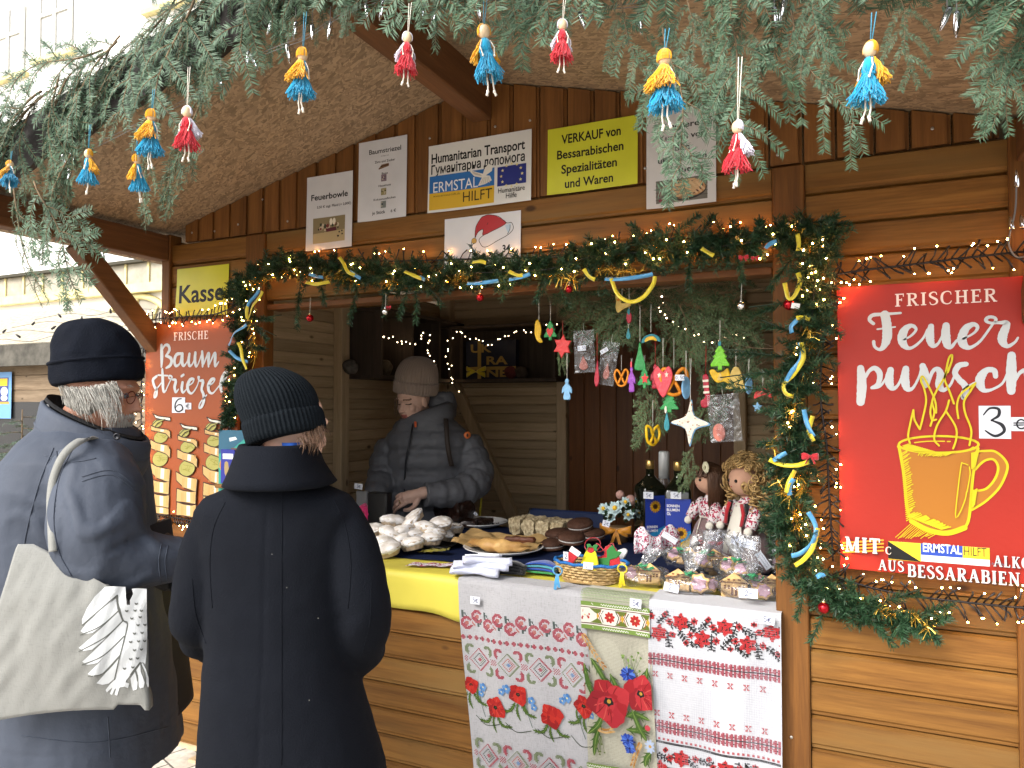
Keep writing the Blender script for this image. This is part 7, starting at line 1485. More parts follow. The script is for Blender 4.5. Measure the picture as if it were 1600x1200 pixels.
def headparts(mb, c, yaw, tilt=0.0, k=1.0, nose=1.0):
 """head volumes about the skull centre c; facing direction yaw in the ground plane (0 = camera right, pi/2 = away)"""
 fx = (CR*cos(yaw)+CF*sin(yaw)); sd = CU.cross(fx); R = Matrix((fx, sd, CU)).transposed() @ Matrix.Rotation(tilt, 3, 'Y')
 P = lambda x, y, z: c+R @ (V((x, y, z))*k)
 def e(x, y, z, r, rot=None): mb.ball(P(x, y, z), V(r)*k, 0, 18, 12, R if rot is None else R @ rot)
 e(-.006, 0, .020, (.098, .077, .098)); e(.030, 0, -.045, (.066, .062, .066)); e(.040, 0, -.085, (.045, .046, .034)); e(.066, 0, -.098, (.020, .022, .018))
 e(.078, 0, .024, (.020, .052, .016)); e(.096, 0, -.018, (.014*nose, .0105, .026), Matrix.Rotation(-.35, 3, 'Y')); e(.110, 0, -.034, (.013*nose, .0125, .0105)); e(.101, .010, -.037, (.009, .007, .007)); e(.101, -.010, -.037, (.009, .007, .007))
 e(.089, 0, -.060, (.010, .022, .0065)); e(.086, 0, -.071, (.010, .019, .007)); e(.062, .038, -.028, (.025, .022, .024)); e(.062, -.038, -.028, (.025, .022, .024))
 for s_ in (-1, 1): e(-.002, s_*.079, -.012, (.018, .007, .030)); e(.072, s_*.032, .002, (.013, .014, .012))
 return P, R
def hand3(mb, wrist, d, up, k=1.0, curl=.5, thumb_side=1, spread=.1):
 """palm, four bent fingers of unequal length and a thumb leaving the side of the palm"""
 d = V(d).normalized(); up = V(up); up = (up-d*up.dot(d)).normalized(); s = d.cross(up)*thumb_side; P = lambda x, y, z: wrist+(d*x+s*y+up*z)*k
 mb.tube([P(-.03,0,0), P(.01,0,0), P(.05,0,.002), P(.085,-.002,.003)], [.024*k, .026*k, .030*k, .024*k], 12)
 mb.ball(P(.055, 0, .002), (.038*k, .036*k, .016*k), 0, 14, 8, Matrix((d, s, up)).transposed())
 for i, (y, ln, r_) in enumerate(((.028,.072,.0088),(.009,.080,.0092),(-.010,.074,.0088),(-.028,.058,.0078))):
  a = 0.15; q = V((.085, y*1.05, .002)); pts = [q]; c_ = curl*(1+.25*i)
  for seg in (.45, .32, .23):
   a -= c_*.75; q = q+V((cos(a)*ln*seg, y*spread*seg*2, sin(a)*ln*seg)); pts.append(q)
  pts = cr([tuple(V((.06, y*.8, .002)))]+[tuple(p) for p in pts], 4); mb.tube([P(*p) for p in pts], [r_*k*(1-.25*j/len(pts)) for j in range(len(pts))], 10); mb.ball(P(*pts[-1]), r_*k*.76, 0, 9, 6)
 T_ = cr([(.015,.022,-.002), (.040,.046,-.010), (.068,.052,-.018), (.090,.044,-.024)], 4); mb.tube([P(*p) for p in T_], [.0125*k*(1-.25*j/len(T_)) for j in range(len(T_))], 10); mb.ball(P(*T_[-1]), .0092*k, 0, 9, 6)
 return P
SKIN = mat('skin_ruddy', (.42, .205, .135), .5, .35, var=.12, vscale=22, bump=.15, bscale=260); SKIN2 = mat('skin_fair', (.62, .40, .31), .5, .35, var=.08, vscale=22, bump=.08, bscale=260)
def beanie(mb, c, R, rx, ry, H, cuff, ribs=0, rib=.0012, slouch=(0,0), n=180, seam=True, lump=.003, peak=.35, ext=.0):
 """knitted cap: turned-up cuff and crown; R turns it, slouch pushes the crown"""
 prof = [(.93, -.004), (1.0, 0), (1.025, cuff*.25), (1.03, cuff*.8), (1.012, cuff), (.985, cuff*.98), (.985, cuff*1.04)]
 m = 14
 for i in range(1, m+1):
  t = i/m; z = cuff*1.04+(H-cuff*1.04)*sin(t*pi/2)**(1.0-peak*.3); q = (.99+ext*sin(pi*min(1, t*1.6)))*cos(t*pi/2)**(.62+peak*.35); prof.append((max(q, .004), z))
 rings = []
 for q, z in prof:
  f = max(0, (z-cuff)/(H-cuff)) if z > cuff else 0; ring = []
  for j in range(n):
   a = 2*pi*j/n; rr2 = 1+rib/rx*cos(ribs*a)*(1 if f < .9 else .3) if ribs else 1
   p = V((rx*q*rr2*cos(a)+slouch[0]*f*f, ry*q*rr2*sin(a)+slouch[1]*f*f, z)); p = p+p.normalized()*lump*noise.noise(p*18+V((c.x*9,0,0))); ring.append(c+R @ p)
  rings.append(ring)
 mb.loft(rings)
def folds(scale, amp, seed, stretch=(1, 1, .35), z0=None):
 def f(p, n_):
  q = V((p.x*stretch[0], p.y*stretch[1], p.z*stretch[2]))*scale+V((seed, 0, 0)); return amp*(noise.noise(q)+.5*noise.noise(q*2.3))
 return f
def strands_px(mb, pts_list, dep, r=.0009, jit=.004, n=8, rg=None):
 rg = rg or random.Random(1)
 for pts in pts_list:
  for k in range(n):
   o = V((rg.uniform(-jit, jit), rg.uniform(-jit, jit), rg.uniform(-jit, jit)*.5)); e = V((rg.uniform(-jit, jit), rg.uniform(-jit, jit), rg.uniform(-jit, jit)))*1.6
   P = cr([tuple(D3(a, b_, (q[2] if len(q) > 2 else dep))+o.lerp(e, i/(len(pts)-1))) for i, q in enumerate(pts) for a, b_ in (q[:2],)], 5); P = P[:max(4, int(len(P)*rg.uniform(.5, 1)))]; mb.tube(P, [r*(1-.5*i/len(P)) for i in range(len(P))], 4)

# ---- the man at the left: grey-blue parka, black cap, tote bag
from mathutils.bvhtree import BVHTree
def seams(me, lines, r, m, parent, dots=(), name='seam'):
 """raised stitching laid on a garment's own surface"""
 bv = BVHTree.FromPolygons([v.co for v in me.vertices], [list(p.vertices) for p in me.polygons])
 def hit(px, py):
  h = bv.ray_cast(CAM, ray(px, py).normalized()); return h[0]+h[1]*r*.35 if h[0] else None
 for L_ in lines:
  b = MB(); P = [hit(*p) for p in cr(L_, 8)]; P = [p for p in P if p]
  if len(P) > 2: b.tube(P, r, 5); b.obj(name, m, parent)
 for px, py in dots:
  h = hit(px, py)
  if h: b = MB(); b.ball(h, .0008, 0, 6, 4); b.obj('lint', STR, parent)
MD = 2.12; mk = MD/1145
COATM = mat('parka_blue_grey', (.051, .061, .083), .62, .2, var=.10, vscale=6, bump=.2, bscale=42); NAVYF = mat('fleece_navy', (.0045, .006, .0105), .9, .1, sheen=.0, bump=.3, bscale=220, var=.15, vscale=30)
t = thing('person', 'older bearded person in a grey blue parka and black cap carrying a tote bag', 'person', D3(140, 1500, MD).xy.to_3d()); HC = D3(158, 612, MD)
b = MB(); P_, R_ = headparts(b, HC, .10, .16, 1.0, 1.15); limb(b, [P_(-.02, 0, -.05), P_(-.045, 0, -.13), D3(140, 760, MD), D3(135, 900, MD), D3(140, 1000, MD)], [.06, .062, .13, .14, .14])
for dd in (-.09, .09): limb(b, [D3(140, 1000, MD+dd), D3(145, 1250, MD+dd), D3(150, 1460, MD+dd)], [.085, .06, .045])
for a_, dd in ((0, -.24), (1, .24)): limb(b, [D3(140, 740, MD+dd*.8), D3(130, 890, MD+dd), D3(270, 880, MD+dd*.75)], [.06, .045, .03]); hand3(b, D3(272, 882, MD+dd*.75), CR, CU, 1.0, .7, 1 if dd < 0 else -1)
link('body', fuse(b, .0048, 3, name='body'), t).data.materials.append(SKIN)
# parka
b = MB(); RG = [(70,205,668,.11),(52,214,690,.17),(36,212,715,.215),(20,216,755,.235),(10,222,815,.235),(5,232,900,.23),(10,250,1000,.235),(20,260,1090,.245),(27,266,1160,.25),(30,268,1178,.245)]
b.loft([ring_px(l, r, y, MD, h_, 40, 2.3) for l, r, y, h_ in RG])
limb(b, [D3(142, 722, MD-.15), D3(152, 772, MD-.21), D3(154, 825, MD-.25), D3(164, 868, MD-.26), D3(202, 878, MD-.24), D3(240, 876, MD-.21), D3(284, 874, MD-.17)], [.100, .110, .112, .098, .080, .068, .057], 8, 20)
limb(b, [D3(145, 720, MD+.12), D3(150, 770, MD+.18), D3(155, 850, MD+.2), D3(205, 880, MD+.2), D3(280, 872, MD+.15)], [.09, .09, .085, .07, .058], 8, 20)
EL = D3(150, 868, MD-.27)
def coatfold(p, n_):
 d = (p-EL).length; k = noise.noise(V((p.x*9, p.y*9, p.z*3.2)))*.006+noise.noise(V((p.x*22, p.y*22, p.z*10+3)))*.0035
 if d < .3: x_ = (p-EL).dot(CR); q_ = sin((p.z-EL.z+x_*.6)*58+6*noise.noise(p*8)); k += .010*(1-d/.3)*(abs(q_)**.5*(1 if q_ > 0 else -.6))
 return k-.004*max(0, 1-abs((p-D3(140, 1120, MD)).z)/.004)
pk = link('parka', fuse(b, .0075, 3, coatfold, 'parka'), t); pk.data.materials.append(COATM)
seams(pk.data, [[(84,700),(60,760),(38,850),(30,940)],[(112,705),(92,750),(84,810),(92,862),(112,900)],[(128,745),(175,735),(212,760)],[(128,752),(175,742),(212,767)],[(262,852),(258,880),(262,912)],[(252,850),(248,880),(252,914)],[(34,1150),(150,1160),(262,1136)],[(168,1120),(170,1150),(172,1185)],[(70,712),(110,722),(150,716)]], .0016, COATM, t)
b = MB(); b.loft([[p+CF*0 for p in ring_px(l, r, y, MD+.06, h_, 36, 2.2)] for l, r, y, h_ in ((225,240,820,.14),(225,246,920,.17),(228,258,1020,.19),(230,272,1115,.2),(232,275,1122,.19))]); b.obj('front_flap', mat('parka_lining', (.010,.012,.018), .7), t)
# stand-up collar, slanting up to the back, with the corduroy inside
def colring(zt, k, thick):
 out = []
 for j in range(48):
  a = 2*pi*j/48; x = cos(a); y = sin(a); c_ = D3(150+zt[0], zt[1], MD); out.append(c_+CR*((zt[2]*mk)*x*k)+CF*(zt[3]*y*k)+CU*(-(zt[4]*mk)*x))
 return out
b = MB(); b.loft([colring((-12, 722, 78, .150, 26), 1, 0), colring((-6, 702, 78, .135, 30), 1.03, 0), colring((0, 668, 77, .115, 33), 1.05, 0), colring((0, 658, 76, .112, 33), 1.03, 0), colring((0, 656, 74, .108, 33), .99, 0), colring((0, 690, 72, .105, 30), .95, 0)], 0, False); link('collar', fuse(b, .005, 1, folds(14, .004, 3), 'collar') if False else b.mesh('collar', COATM), t)
b = MB(); b.loft([colring((0, 654, 72.5, .106, 33), 1.0, 0), colring((0, 649, 71, .102, 33), .98, 0), colring((0, 690, 68, .1, 30), .95, 0)], 0, False); b.obj('collar_lining', mat('corduroy_black', (.008,.008,.009), .9, bump=.6, bscale=260), t)
b = MB(); sg_ = [colring((-4, 690, 80, .128, 31), 1.02, 0), colring((-4, 687.5, 80, .127, 31), 1.03, 0), colring((-4, 685, 79.6, .125, 31), 1.02, 0)]; b.loft(sg_, 0, False); b.obj('seam', COATM, t)
b = MB(); c_ = colring((-3, 690, 82, .130, 31), 1.06, 0)[42]; b.lathe([(.010, 0), (.0095, .003), (.006, .004), (.0055, .002)], D3(183, 682, MD-.135), 14, 0, -CF); b.obj('snap_button', mat('snap_dark', (.015,.016,.02), .3, metal=.4), t)
b = MB(); b.box(D3(75, 639, MD-.06), (.012, .004, .026), 0, Matrix.Rotation(YAW, 3, 'Z')); b.obj('label_tab', mat('tab_white', (.6,.6,.62), .7), t)
b = MB(); b.tube([D3(x_, y_, MD-.25-.035*sin(pi*(i_+.5)/7)) for i_, (x_, y_) in enumerate(((88,705),(92,740),(96,780),(95,820),(98,850),(110,880),(130,905)))], .0025, 5); b.obj('sleeve_seam', COATM, t)
# cap, hair, beard, glasses
Rh = Matrix((CR, CF, CU)).transposed() @ Matrix.Rotation(-.10, 3, 'Y')
b = MB(); beanie(b, D3(154, 597, MD), Rh, .121, .104, .186, .062, 0, 0, (-.016, 0), 64, lump=.007, peak=.5, ext=-.02); link('cap', fuse(b, .005, 2, folds(13, .004, 8, (1,1,1)), 'cap'), t).data.materials.append(NAVYF)
b = MB(); b.loft([[D3(154, 597, MD)+Rh @ V((.1285*q*cos(2*pi*j/64), .1115*q*sin(2*pi*j/64), z)) for j in range(64)] for q, z in ((.985, .056), (1.0, .0575), (1.008, .061), (.99, .064))], 0, False); b.obj('cap_fold', NAVYF, t)
HAIRM = mat('hair_silver', (.30, .29, .26), .45, .4, isl=.45, var=.25, vscale=60)
b = MB(); rg = random.Random(2); nd_ = MD-.095
strands_px(b, [[(98,604,nd_+.03),(104,618,nd_+.025),(110,634,nd_+.02),(118,650,nd_+.01)],[(106,605,nd_+.02),(113,620,nd_+.012),(120,638,nd_+.005),(128,654,nd_)],[(114,606,nd_+.01),(122,626,nd_),(130,648,nd_-.008)],[(120,606,nd_),(128,625,nd_-.01),(134,645,nd_-.015),(140,662,nd_-.02)],[(130,606,nd_),(140,625,nd_-.012),(150,648,nd_-.02)],[(148,604,nd_),(155,625,nd_-.012),(166,650,nd_-.03),(172,668,nd_-.04)],[(160,602,nd_),(168,620,nd_-.012),(176,642,nd_-.03),(174,662,nd_-.04)],[(168,600,nd_),(178,618,nd_-.006),(183,640,nd_-.02),(176,656,nd_-.035)],[(175,598,nd_),(184,612,nd_),(188,630,nd_-.01)],[(110,607,nd_+.01),(118,622,nd_),(126,636,nd_-.005)],[(140,606,nd_),(150,622,nd_-.012),(162,640,nd_-.02),(166,655,nd_-.03)],[(155,603,nd_),(166,624,nd_-.012),(178,648,nd_-.03),(176,664,nd_-.04)]], nd_, .0008, .010, 40, rg)
b.ball(P_(-.016, 0, -.026), (.072, .0775, .060), 0, 40, 24, R_, lambda p: 1+.03*sin(atan2(p.y, p.x)*46+9*noise.noise(p*20))+.05*noise.noise(p*34)); b.obj('hair', HAIRM, t)
b = MB(); rg = random.Random(4)
for k in range(700):
 a = rg.uniform(-1.25, 1.25); z = rg.uniform(-.128, -.040); x0_ = .045+.045*cos(a)*(1 if z > -.09 else .8); y0_ = .060*sin(a)*(1 if z > -.08 else .75)
 if z > -.058 and abs(a) < .55 and rg.random() < .4: continue
 p = P_(x0_, y0_, z); d = R_ @ V((.35*cos(a), .5*sin(a), -1)); ln = rg.uniform(.010, .026); b.tube([p, p+d*ln*.5, p+d*ln+V((0,0,-.004))], [.0008, .0007, .0003], 3)
for k in range(120):
 s_ = rg.uniform(-1, 1); p = P_(.098-.012*abs(s_), .024*s_, -.052+rg.uniform(-.004,.004)); d = R_ @ V((.5, .5*s_, -.8)); ln = rg.uniform(.010, .018); b.tube([p, p+d*ln], [.0009, .0003], 3)
for s_ in (-1, 1):
 for k in range(30): p = P_(.090-.006*rg.random(), s_*rg.uniform(.014, .044), .028+rg.uniform(-.004,.004)); b.tube([p, p+(R_ @ V((.6, s_*.5, .15)))*.011], [.0008, .0003], 3)
b.obj('beard', mat('beard_white', (.50, .48, .44), .6, .3, isl=.25, var=.1), t)
b = MB()
for s_ in (-1, 1): b.tube([P_(.103, s_*.012, .004)]+[P_(.101-.010*abs(sin(a))*0-.006*(cos(a)*.5+.5), s_*(.034+.022*cos(a)), -.002+.018*sin(a)) for a in [2*pi*i/18 for i in range(19)]], .0013, 6); b.tube([P_(.094, s_*.058, .006), P_(.05, s_*.080, .012), P_(-.01, s_*.084, .012)], .0016, 6)
b.tube([P_(.106, -.012, .003), P_(.110, 0, .007), P_(.106, .012, .003)], .0013, 6); b.obj('glasses', mat('glasses_red_brown', (.10, .012, .008), .25, .5), t)
b = MB()
for s_ in (-1, 1): b.ball(P_(.0815, s_*.032, .001), .0092, 0, 10, 8)
b.obj('eye', mat('eye_grey', (.10,.11,.12), .1), t)
GLV = mat('glove_black', (.008,.008,.008), .6, bump=.3, bscale=90)
b = MB(); hand3(b, D3(276, 862, MD+.02), (CR+CU*-.15), CU, 1.12, .9, -1); limb(b, [D3(252, 852, MD+.02), D3(278, 862, MD+.02)], [.040, .034]); link('glove', fuse(b, .004, 2, None, 'glove'), t).data.materials.append(GLV)
b = MB(); hand3(b, D3(268, 908, MD-.12), (CR*.9-CU*.15), CU, 1.05, .9, 1); limb(b, [D3(248, 896, MD-.14), D3(268, 908, MD-.12)], [.036, .032]); link('glove', fuse(b, .004, 2, None, 'glove'), t).data.materials.append(GLV)
TRO = mat('trousers_dark', (.02,.022,.03), .8)
b = MB()
for dd in (-.09, .09): limb(b, [D3(140, 1040, MD+dd), D3(145, 1260, MD+dd), D3(150, 1455, MD+dd)], [.12, .085, .07])
link('trousers', fuse(b, .009, 2, None, 'trousers'), t).data.materials.append(TRO)
for dd in (-.09, .09):
 q = D3(150, 1460, MD+dd); q.z = 0; b = MB(); b.loft([[q+CR*(x_+.0)+CF*(w_*sin(a))+CU*(max(.004, h_*.5+h_*.5*cos(a))) for a in [2*pi*j/14 for j in range(14)]] for x_, w_, h_ in ((-.09,.03,.10),(-.05,.042,.13),(.02,.045,.11),(.10,.048,.07),(.16,.042,.055),(.185,.02,.03))]); b.obj('shoe', GLV, t)
# tote bag with the eagle print
TOTE = weave('tote_canvas', (.195, .198, .185), k=.2)
def totedep(px, py):
 a = min(1, max(0, (px+45)/281)); b_ = min(1, max(0, (py-850)/280)); return 1.800-.045*(sin(pi*a)*sin(pi*b_))**.7-.010*noise.noise(V((px*.018, py*.006, 0)))*min(1, b_*3)-.006*noise.noise(V((px*.05+py*.02, py*.02, 3)))*min(1, b_*4)
tm = lambda u, v, h: D3(u, -v, totedep(u, -v)-h)
def tedge(b_): return (28-75*b_**.8+2*sin(b_*9), 150+82*min(1, b_*2.2)**.6+5*max(0, b_-.75))
def ttop(a): return 852+ (60*a**1.5)
bag_ = thing('tote_bag', 'grey canvas tote bag with a white eagle print hanging from the parka shoulder', 'bag', D3(100, 1130, 1.83))
A = Art(tm, 0, 2e-5); nu, nv = 40, 44; vs = []
for j in range(nv+1):
 f = j/nv; l, r = tedge(f)
 for i in range(nu+1): a = i/nu; y0_ = 850+58*max(0, a-.2)/.8; y1_ = 1134-24*a-10*sin(pi*a)+(-8 if .8 < a < .97 else 0); vs.append((l+(r-l)*a, -(y0_+(y1_-y0_)*f)))
A.faces(vs, [[j*(nu+1)+i, j*(nu+1)+i+1, (j+1)*(nu+1)+i+1, (j+1)*(nu+1)+i] for j in range(nv) for i in range(nu)], TOTE); fr_ = A.obj('front_panel', bag_)
fr_.data.polygons.foreach_set('use_smooth', [True]*len(fr_.data.polygons)); md = fr_.modifiers.new('t', 'SOLIDIFY'); md.thickness = .03; md.offset = -1
A = Art(tm, .0012, 2e-5, 7.0); EG = ink('eef2f4', .62, .8); GAP = TOTE
q = lambda pts: [(110+a/5, -(880+b_/5)) for a, b_ in pts]
def shp(pts, m=EG, sm=3, closed=True):
 P = cr(q(pts), sm, True) if sm > 1 else q(pts)
 A.poly(P, m)
shp([(430,185),(340,180),(270,185),(190,260),(130,350),(90,440),(92,480),(200,400),(300,320),(365,250),(372,300),(392,360),(412,440),(446,470),(430,560),(415,620),(385,730),(350,900),(440,910),(500,830),(545,775),(570,775),(585,790),(596,700),(600,560),(598,400),(596,200),(520,195),(480,200),(490,240),(465,290),(465,325),(440,325),(434,260)], EG, 1)
for F in ([(355,275),(230,375),(120,475),(80,530),(110,552),(170,545),(250,490),(370,375)], [(375,380),(270,480),(150,590),(66,662),(100,684),(170,675),(260,600),(405,455)], [(412,455),(330,540),(200,670),(92,770),(130,794),(210,780),(300,700),(425,565),(442,475)], [(420,575),(330,660),(230,770),(135,866),(180,884),(240,870),(310,800),(385,715)], [(378,740),(300,830),(204,938),(250,950),(300,940),(340,905)]): shp(F, EG, 1)
shp([(350,905),(310,945),(275,990),(285,1010),(300,995),(330,970),(308,1020),(325,1030),(345,985),(360,975),(345,1025),(365,1035),(372,1010),(385,970),(420,965),(450,975),(460,940),(430,930),(440,905),(400,880)], EG, 1)
for F in ([(505,850),(470,900),(478,960),(490,995),(520,985),(525,930),(512,880)], [(515,835),(530,880),(535,960),(545,978),(572,970),(580,930),(550,850),(545,790)], [(552,790),(580,850),(590,930),(605,970),(612,965),(612,900),(590,830),(565,780)]): shp(F, EG, 1)
DG = ink('6f716c', .7, .9)
for st_ in ([(365,250),(230,365),(92,485)], [(372,375),(240,490),(80,560)], [(410,450),(270,580),(66,690)], [(420,570),(260,720),(92,795)], [(380,735),(260,860),(140,885)], [(368,250),(376,340),(412,445),(446,470),(420,600),(385,730),(345,910)], [(545,775),(500,830),(470,870)], [(512,850),(525,920)], [(552,790),(580,860),(588,930)]): A.stroke([(110+a/5, -(880+c_/5)) for a, c_ in st_], 1.8, DG, 4)
for a, c_ in ((440,372),(505,368),(555,370),(480,430),(545,420),(528,482),(582,480),(500,548),(560,542),(470,614),(533,608),(580,606),(500,678),(555,672),(470,748),(525,742),(422,822),(488,812),(515,315)): A.poly([(110+(a+x_)/5, -(880+(c_+y_)/5)) for x_, y_ in ((-13,-9),(-4,-3),(4,-3),(13,-9),(12,4),(4,11),(-4,11),(-12,4))], DG)
A.obj('eagle_print', bag_)
for pts in ([(82,862,1.79),(80,830,1.80),(78,790,1.84),(82,750,1.86),(98,712,1.86),(122,690,1.88),(142,686,1.93),(160,695,1.97),(174,712,2.0),(182,730,2.05)],):
 b = MB(); P = cr([tuple(D3(p[0], p[1], p[2]-.028)) for p in pts], 6); vs = []
 for i, p in enumerate(P):
  ax = (V(P[min(i+1, len(P)-1)])-V(P[max(0, i-1)])).normalized(); s_ = ax.cross(CF).normalized(); vs += [V(p)+s_*.0095, V(p)-s_*.0095]
 b.add(vs, [[2*i, 2*i+1, 2*i+3, 2*i+2] for i in range(len(P)-1)], 0, True); o = b.obj('strap', TOTE, bag_); md = o.modifiers.new('t', 'SOLIDIFY'); md.thickness = .003

# ---- the woman seen from behind: long black coat, ribbed cap
WD = 1.67; wk = WD/1145
COATW = mat('wool_coat_black', (.0047, .0058, .0090), .9, .12, bump=.25, bscale=300, var=.12, vscale=5); KNIT = mat('knit_black', (.0048, .007, .0095), .9, .12, bump=.3, bscale=240)
t = thing('person', 'person seen from behind in a long black coat and ribbed black wool hat', 'person', D3(440, 1500, WD).xy.to_3d())
b = MB(); WC = D3(455, 668, WD+.02); P_, R_ = headparts(b, WC, .95, .12, .86); limb(b, [P_(-.02, 0, -.06), D3(438, 745, WD+.01), D3(440, 850, WD), D3(440, 1000, WD), D3(445, 1100, WD)], [.052, .055, .12, .11, .13])
for dx in (-38, 42): limb(b, [D3(445+dx, 1100, WD), D3(445+dx, 1400, WD), D3(445+dx, 1640, WD)], [.085, .06, .04])
for x_, e_ in (((325, 300, 372), 1), ((550, 588, 520), -1)): limb(b, [D3(x_[0]+40*e_, 840, WD), D3(x_[1]+28*e_, 950, WD), D3(x_[2], 1010, WD+.22)], [.034, .034, .03]); hand3(b, D3(x_[2], 1012, WD+.22), (CF*.5-CU*.3+CR*e_*.6), CU, .9, .8, e_)
link('body', fuse(b, .005, 3, None, 'body'), t).data.materials.append(SKIN2)
b = MB(); RG = [(405,470,735,.06),(372,498,756,.09),(324,546,775,.105),(308,562,797,.112),(314,550,850,.125),(322,545,920,.13),(328,545,990,.135),(326,558,1060,.155),(322,576,1120,.165),(318,600,1200,.18),(308,620,1320,.2),(300,634,1430,.215),(299,636,1450,.21)]
b.loft([ring_px(l, r, y, WD, h_, 44, 2.3) for l, r, y, h_ in RG])
limb(b, [D3(344, 812, WD), D3(326, 862, WD-.02), D3(313, 930, WD-.03), D3(313, 975, WD+.0), D3(334, 1000, WD+.10), D3(366, 1012, WD+.20)], [.055, .062, .062, .060, .055, .05], 8, 20)
limb(b, [D3(526, 806, WD), D3(548, 856, WD-.02), D3(564, 925, WD-.03), D3(567, 990, WD-.005), D3(552, 1024, WD+.10), D3(524, 1026, WD+.2)], [.055, .062, .062, .060, .055, .05], 8, 20)
EW = [D3(296, 985, WD), D3(590, 990, WD)]
def wfold(p, n_):
 k = .0025*noise.noise(V((p.x*8, p.y*8, p.z*2.5)))+.0012*noise.noise(p*30)
 for e in EW:
  d = (p-e).length
  if d < .14: k += .006*(1-d/.14)*sin((p.z-e.z)*70+6*noise.noise(p*7))
 xs = (p-D3(442, 900, WD)).dot(CR)
 if abs(xs) < .006 and p.z < D3(440, 770, WD).z: k -= .0022*(1-abs(xs)/.006)
 return k
wc_ = link('coat', fuse(b, .007, 3, wfold, 'coat'), t); wc_.data.materials.append(COATW)
seams(wc_.data, [[(441,765),(440,900),(440,1050),(440,1195)],[(352,785),(334,825),(328,880),(332,950)],[(522,782),(540,825),(548,880),(544,950)],[(300,905),(306,960),(322,1005)],[(580,905),(578,970),(566,1020)]], .0011, COATW, t, ((425,866),(448,918),(497,966),(483,1094)))
b = MB(); b.loft([ring_px(l, r, y, WD-.005, h_, 44, 2.3) for l, r, y, h_ in ((404,470,722,.075),(388,484,697,.098),(381,490,693,.104),(378,493,699,.110),(370,502,724,.128),(363,514,744,.146),(358,522,754,.150),(362,518,757,.144),(376,500,748,.12))], 0, False); link('collar', b.mesh('collar', COATW), t)
b = MB(); b.loft([ring_px(l, r, y, WD-.002, h_, 44, 2.2) for l, r, y, h_ in ((446,474,699,.05),(444,478,690,.055),(446,476,703,.05))], 0, False); b.obj('scarf', mat('scarf_blue', (.03,.12,.50), .8), t)
Rw = Matrix((CR, CF, CU)).transposed() @ Matrix.Rotation(-.26, 3, 'Y') @ Matrix.Rotation(-.10, 3, 'X')
b = MB(); beanie(b, D3(449, 684, WD+.015), Rw, .088, .098, .172, .050, 56, .0016, (-.034, .0), 336, lump=.004, peak=.1, ext=.05); b.obj('hat', KNIT, t)
HB = mat('hair_light_brown', (.12, .065, .036), .4, .45, isl=.3, var=.25, vscale=60); b = MB(); rg = random.Random(9)
strands_px(b, [[(480,676,WD-.04),(486,692,WD-.05),(484,708,WD-.05)],[(490,672,WD-.03),(496,690,WD-.04),(492,708,WD-.045)],[(470,684,WD-.06),(474,696,WD-.07),(470,706,WD-.07)],[(500,664,WD+.0),(503,682,WD-.01),(500,700,WD-.02)],[(496,668,WD-.02),(501,686,WD-.03),(498,706,WD-.03)]], WD, .0006, .008, 34, rg)
strands_px(b, [[(503,664,WD+.02),(512,672,WD+.02),(518,684,WD+.02)],[(505,668,WD+.02),(512,674,WD+.02),(516,680,WD+.02)]], WD, .0005, .003, 4, rg); b.obj('hair', HB, t)
b = MB()
for dx in (-38, 42): limb(b, [D3(445+dx, 1300, WD), D3(445+dx, 1500, WD), D3(445+dx, 1640, WD)], [.09, .075, .065])
link('trousers', fuse(b, .009, 2, None, 'trousers'), t).data.materials.append(TRO)
for dx in (-38, 42):
 q_ = D3(445+dx, 1640, WD); q_.z = 0; b = MB(); b.loft([[q_+CF*x_+CR*(w_*sin(a))+CU*(max(.004, h_*.5+h_*.5*cos(a))) for a in [2*pi*j/14 for j in range(14)]] for x_, w_, h_ in ((-.08,.03,.10),(-.04,.042,.13),(.02,.045,.11),(.10,.046,.07),(.15,.04,.05),(.17,.02,.03))]); b.obj('shoe', GLV, t)

# ---- the seller behind the counter: grey quilted jacket, beige ribbed hat
SD = 3.90; sk_ = SD/1145
PUFF = mat('quilted_grey', (.108, .111, .122), .5, .3, bump=.25, bscale=30, var=.08, vscale=8, vmap=(1,1,2.2)); HATB = mat('knit_beige', (.27, .205, .165), .9, .15, sheen=.3, bump=.3, bscale=200)
t = thing('person', 'person in a grey quilted jacket and beige wool hat looking down behind the counter', 'person', D3(665, 1050, SD).xy.to_3d())
b = MB(); HS = D3(646, 626, SD-.03); P_, R_ = headparts(b, HS, pi+.98, .22, .98, .9)
limb(b, [P_(-.03, 0, -.05), D3(664, 668, SD+.03), D3(668, 720, SD+.02), D3(668, 800, SD), D3(668, 850, SD)], [.055, .06, .14, .14, .15])
WR = D3(657, 771, SD-.30)
limb(b, [D3(722, 700, SD+.02), D3(738, 752, SD-.08), WR], [.06, .045, .030]); HP = hand3(b, WR, (-CR*.95-CU*.30+CF*-.15), (CU*.6-CF*.8), 1.06, .55, -1)
WL = D3(580, 792, SD-.20); limb(b, [D3(612, 700, SD+.0), D3(596, 755, SD-.08), WL], [.06, .045, .03]); hand3(b, WL, (-CR*.6-CU*.5-CF*.5), (CU*.6-CF*.6), 1.0, .5, 1)
for dx in (-24, 24): limb(b, [D3(668+dx, 850, SD), D3(668+dx, 960, SD), D3(668+dx, 1050, SD)], [.085, .06, .045])
bd = link('body', fuse(b, .0036, 3, None, 'body'), t); bd.data.materials.append(SKIN2); bd.data.materials.append(mat('lips', (.36, .11, .095), .45)); bd.data.materials.append(mat('lash', (.03,.018,.014), .6)); bd.data.materials.append(mat('brow_brown', (.16,.09,.06), .7)); bd.data.materials.append(mat('cheek_flush', (.47, .22, .17), .5))
Ri = R_.inverted()
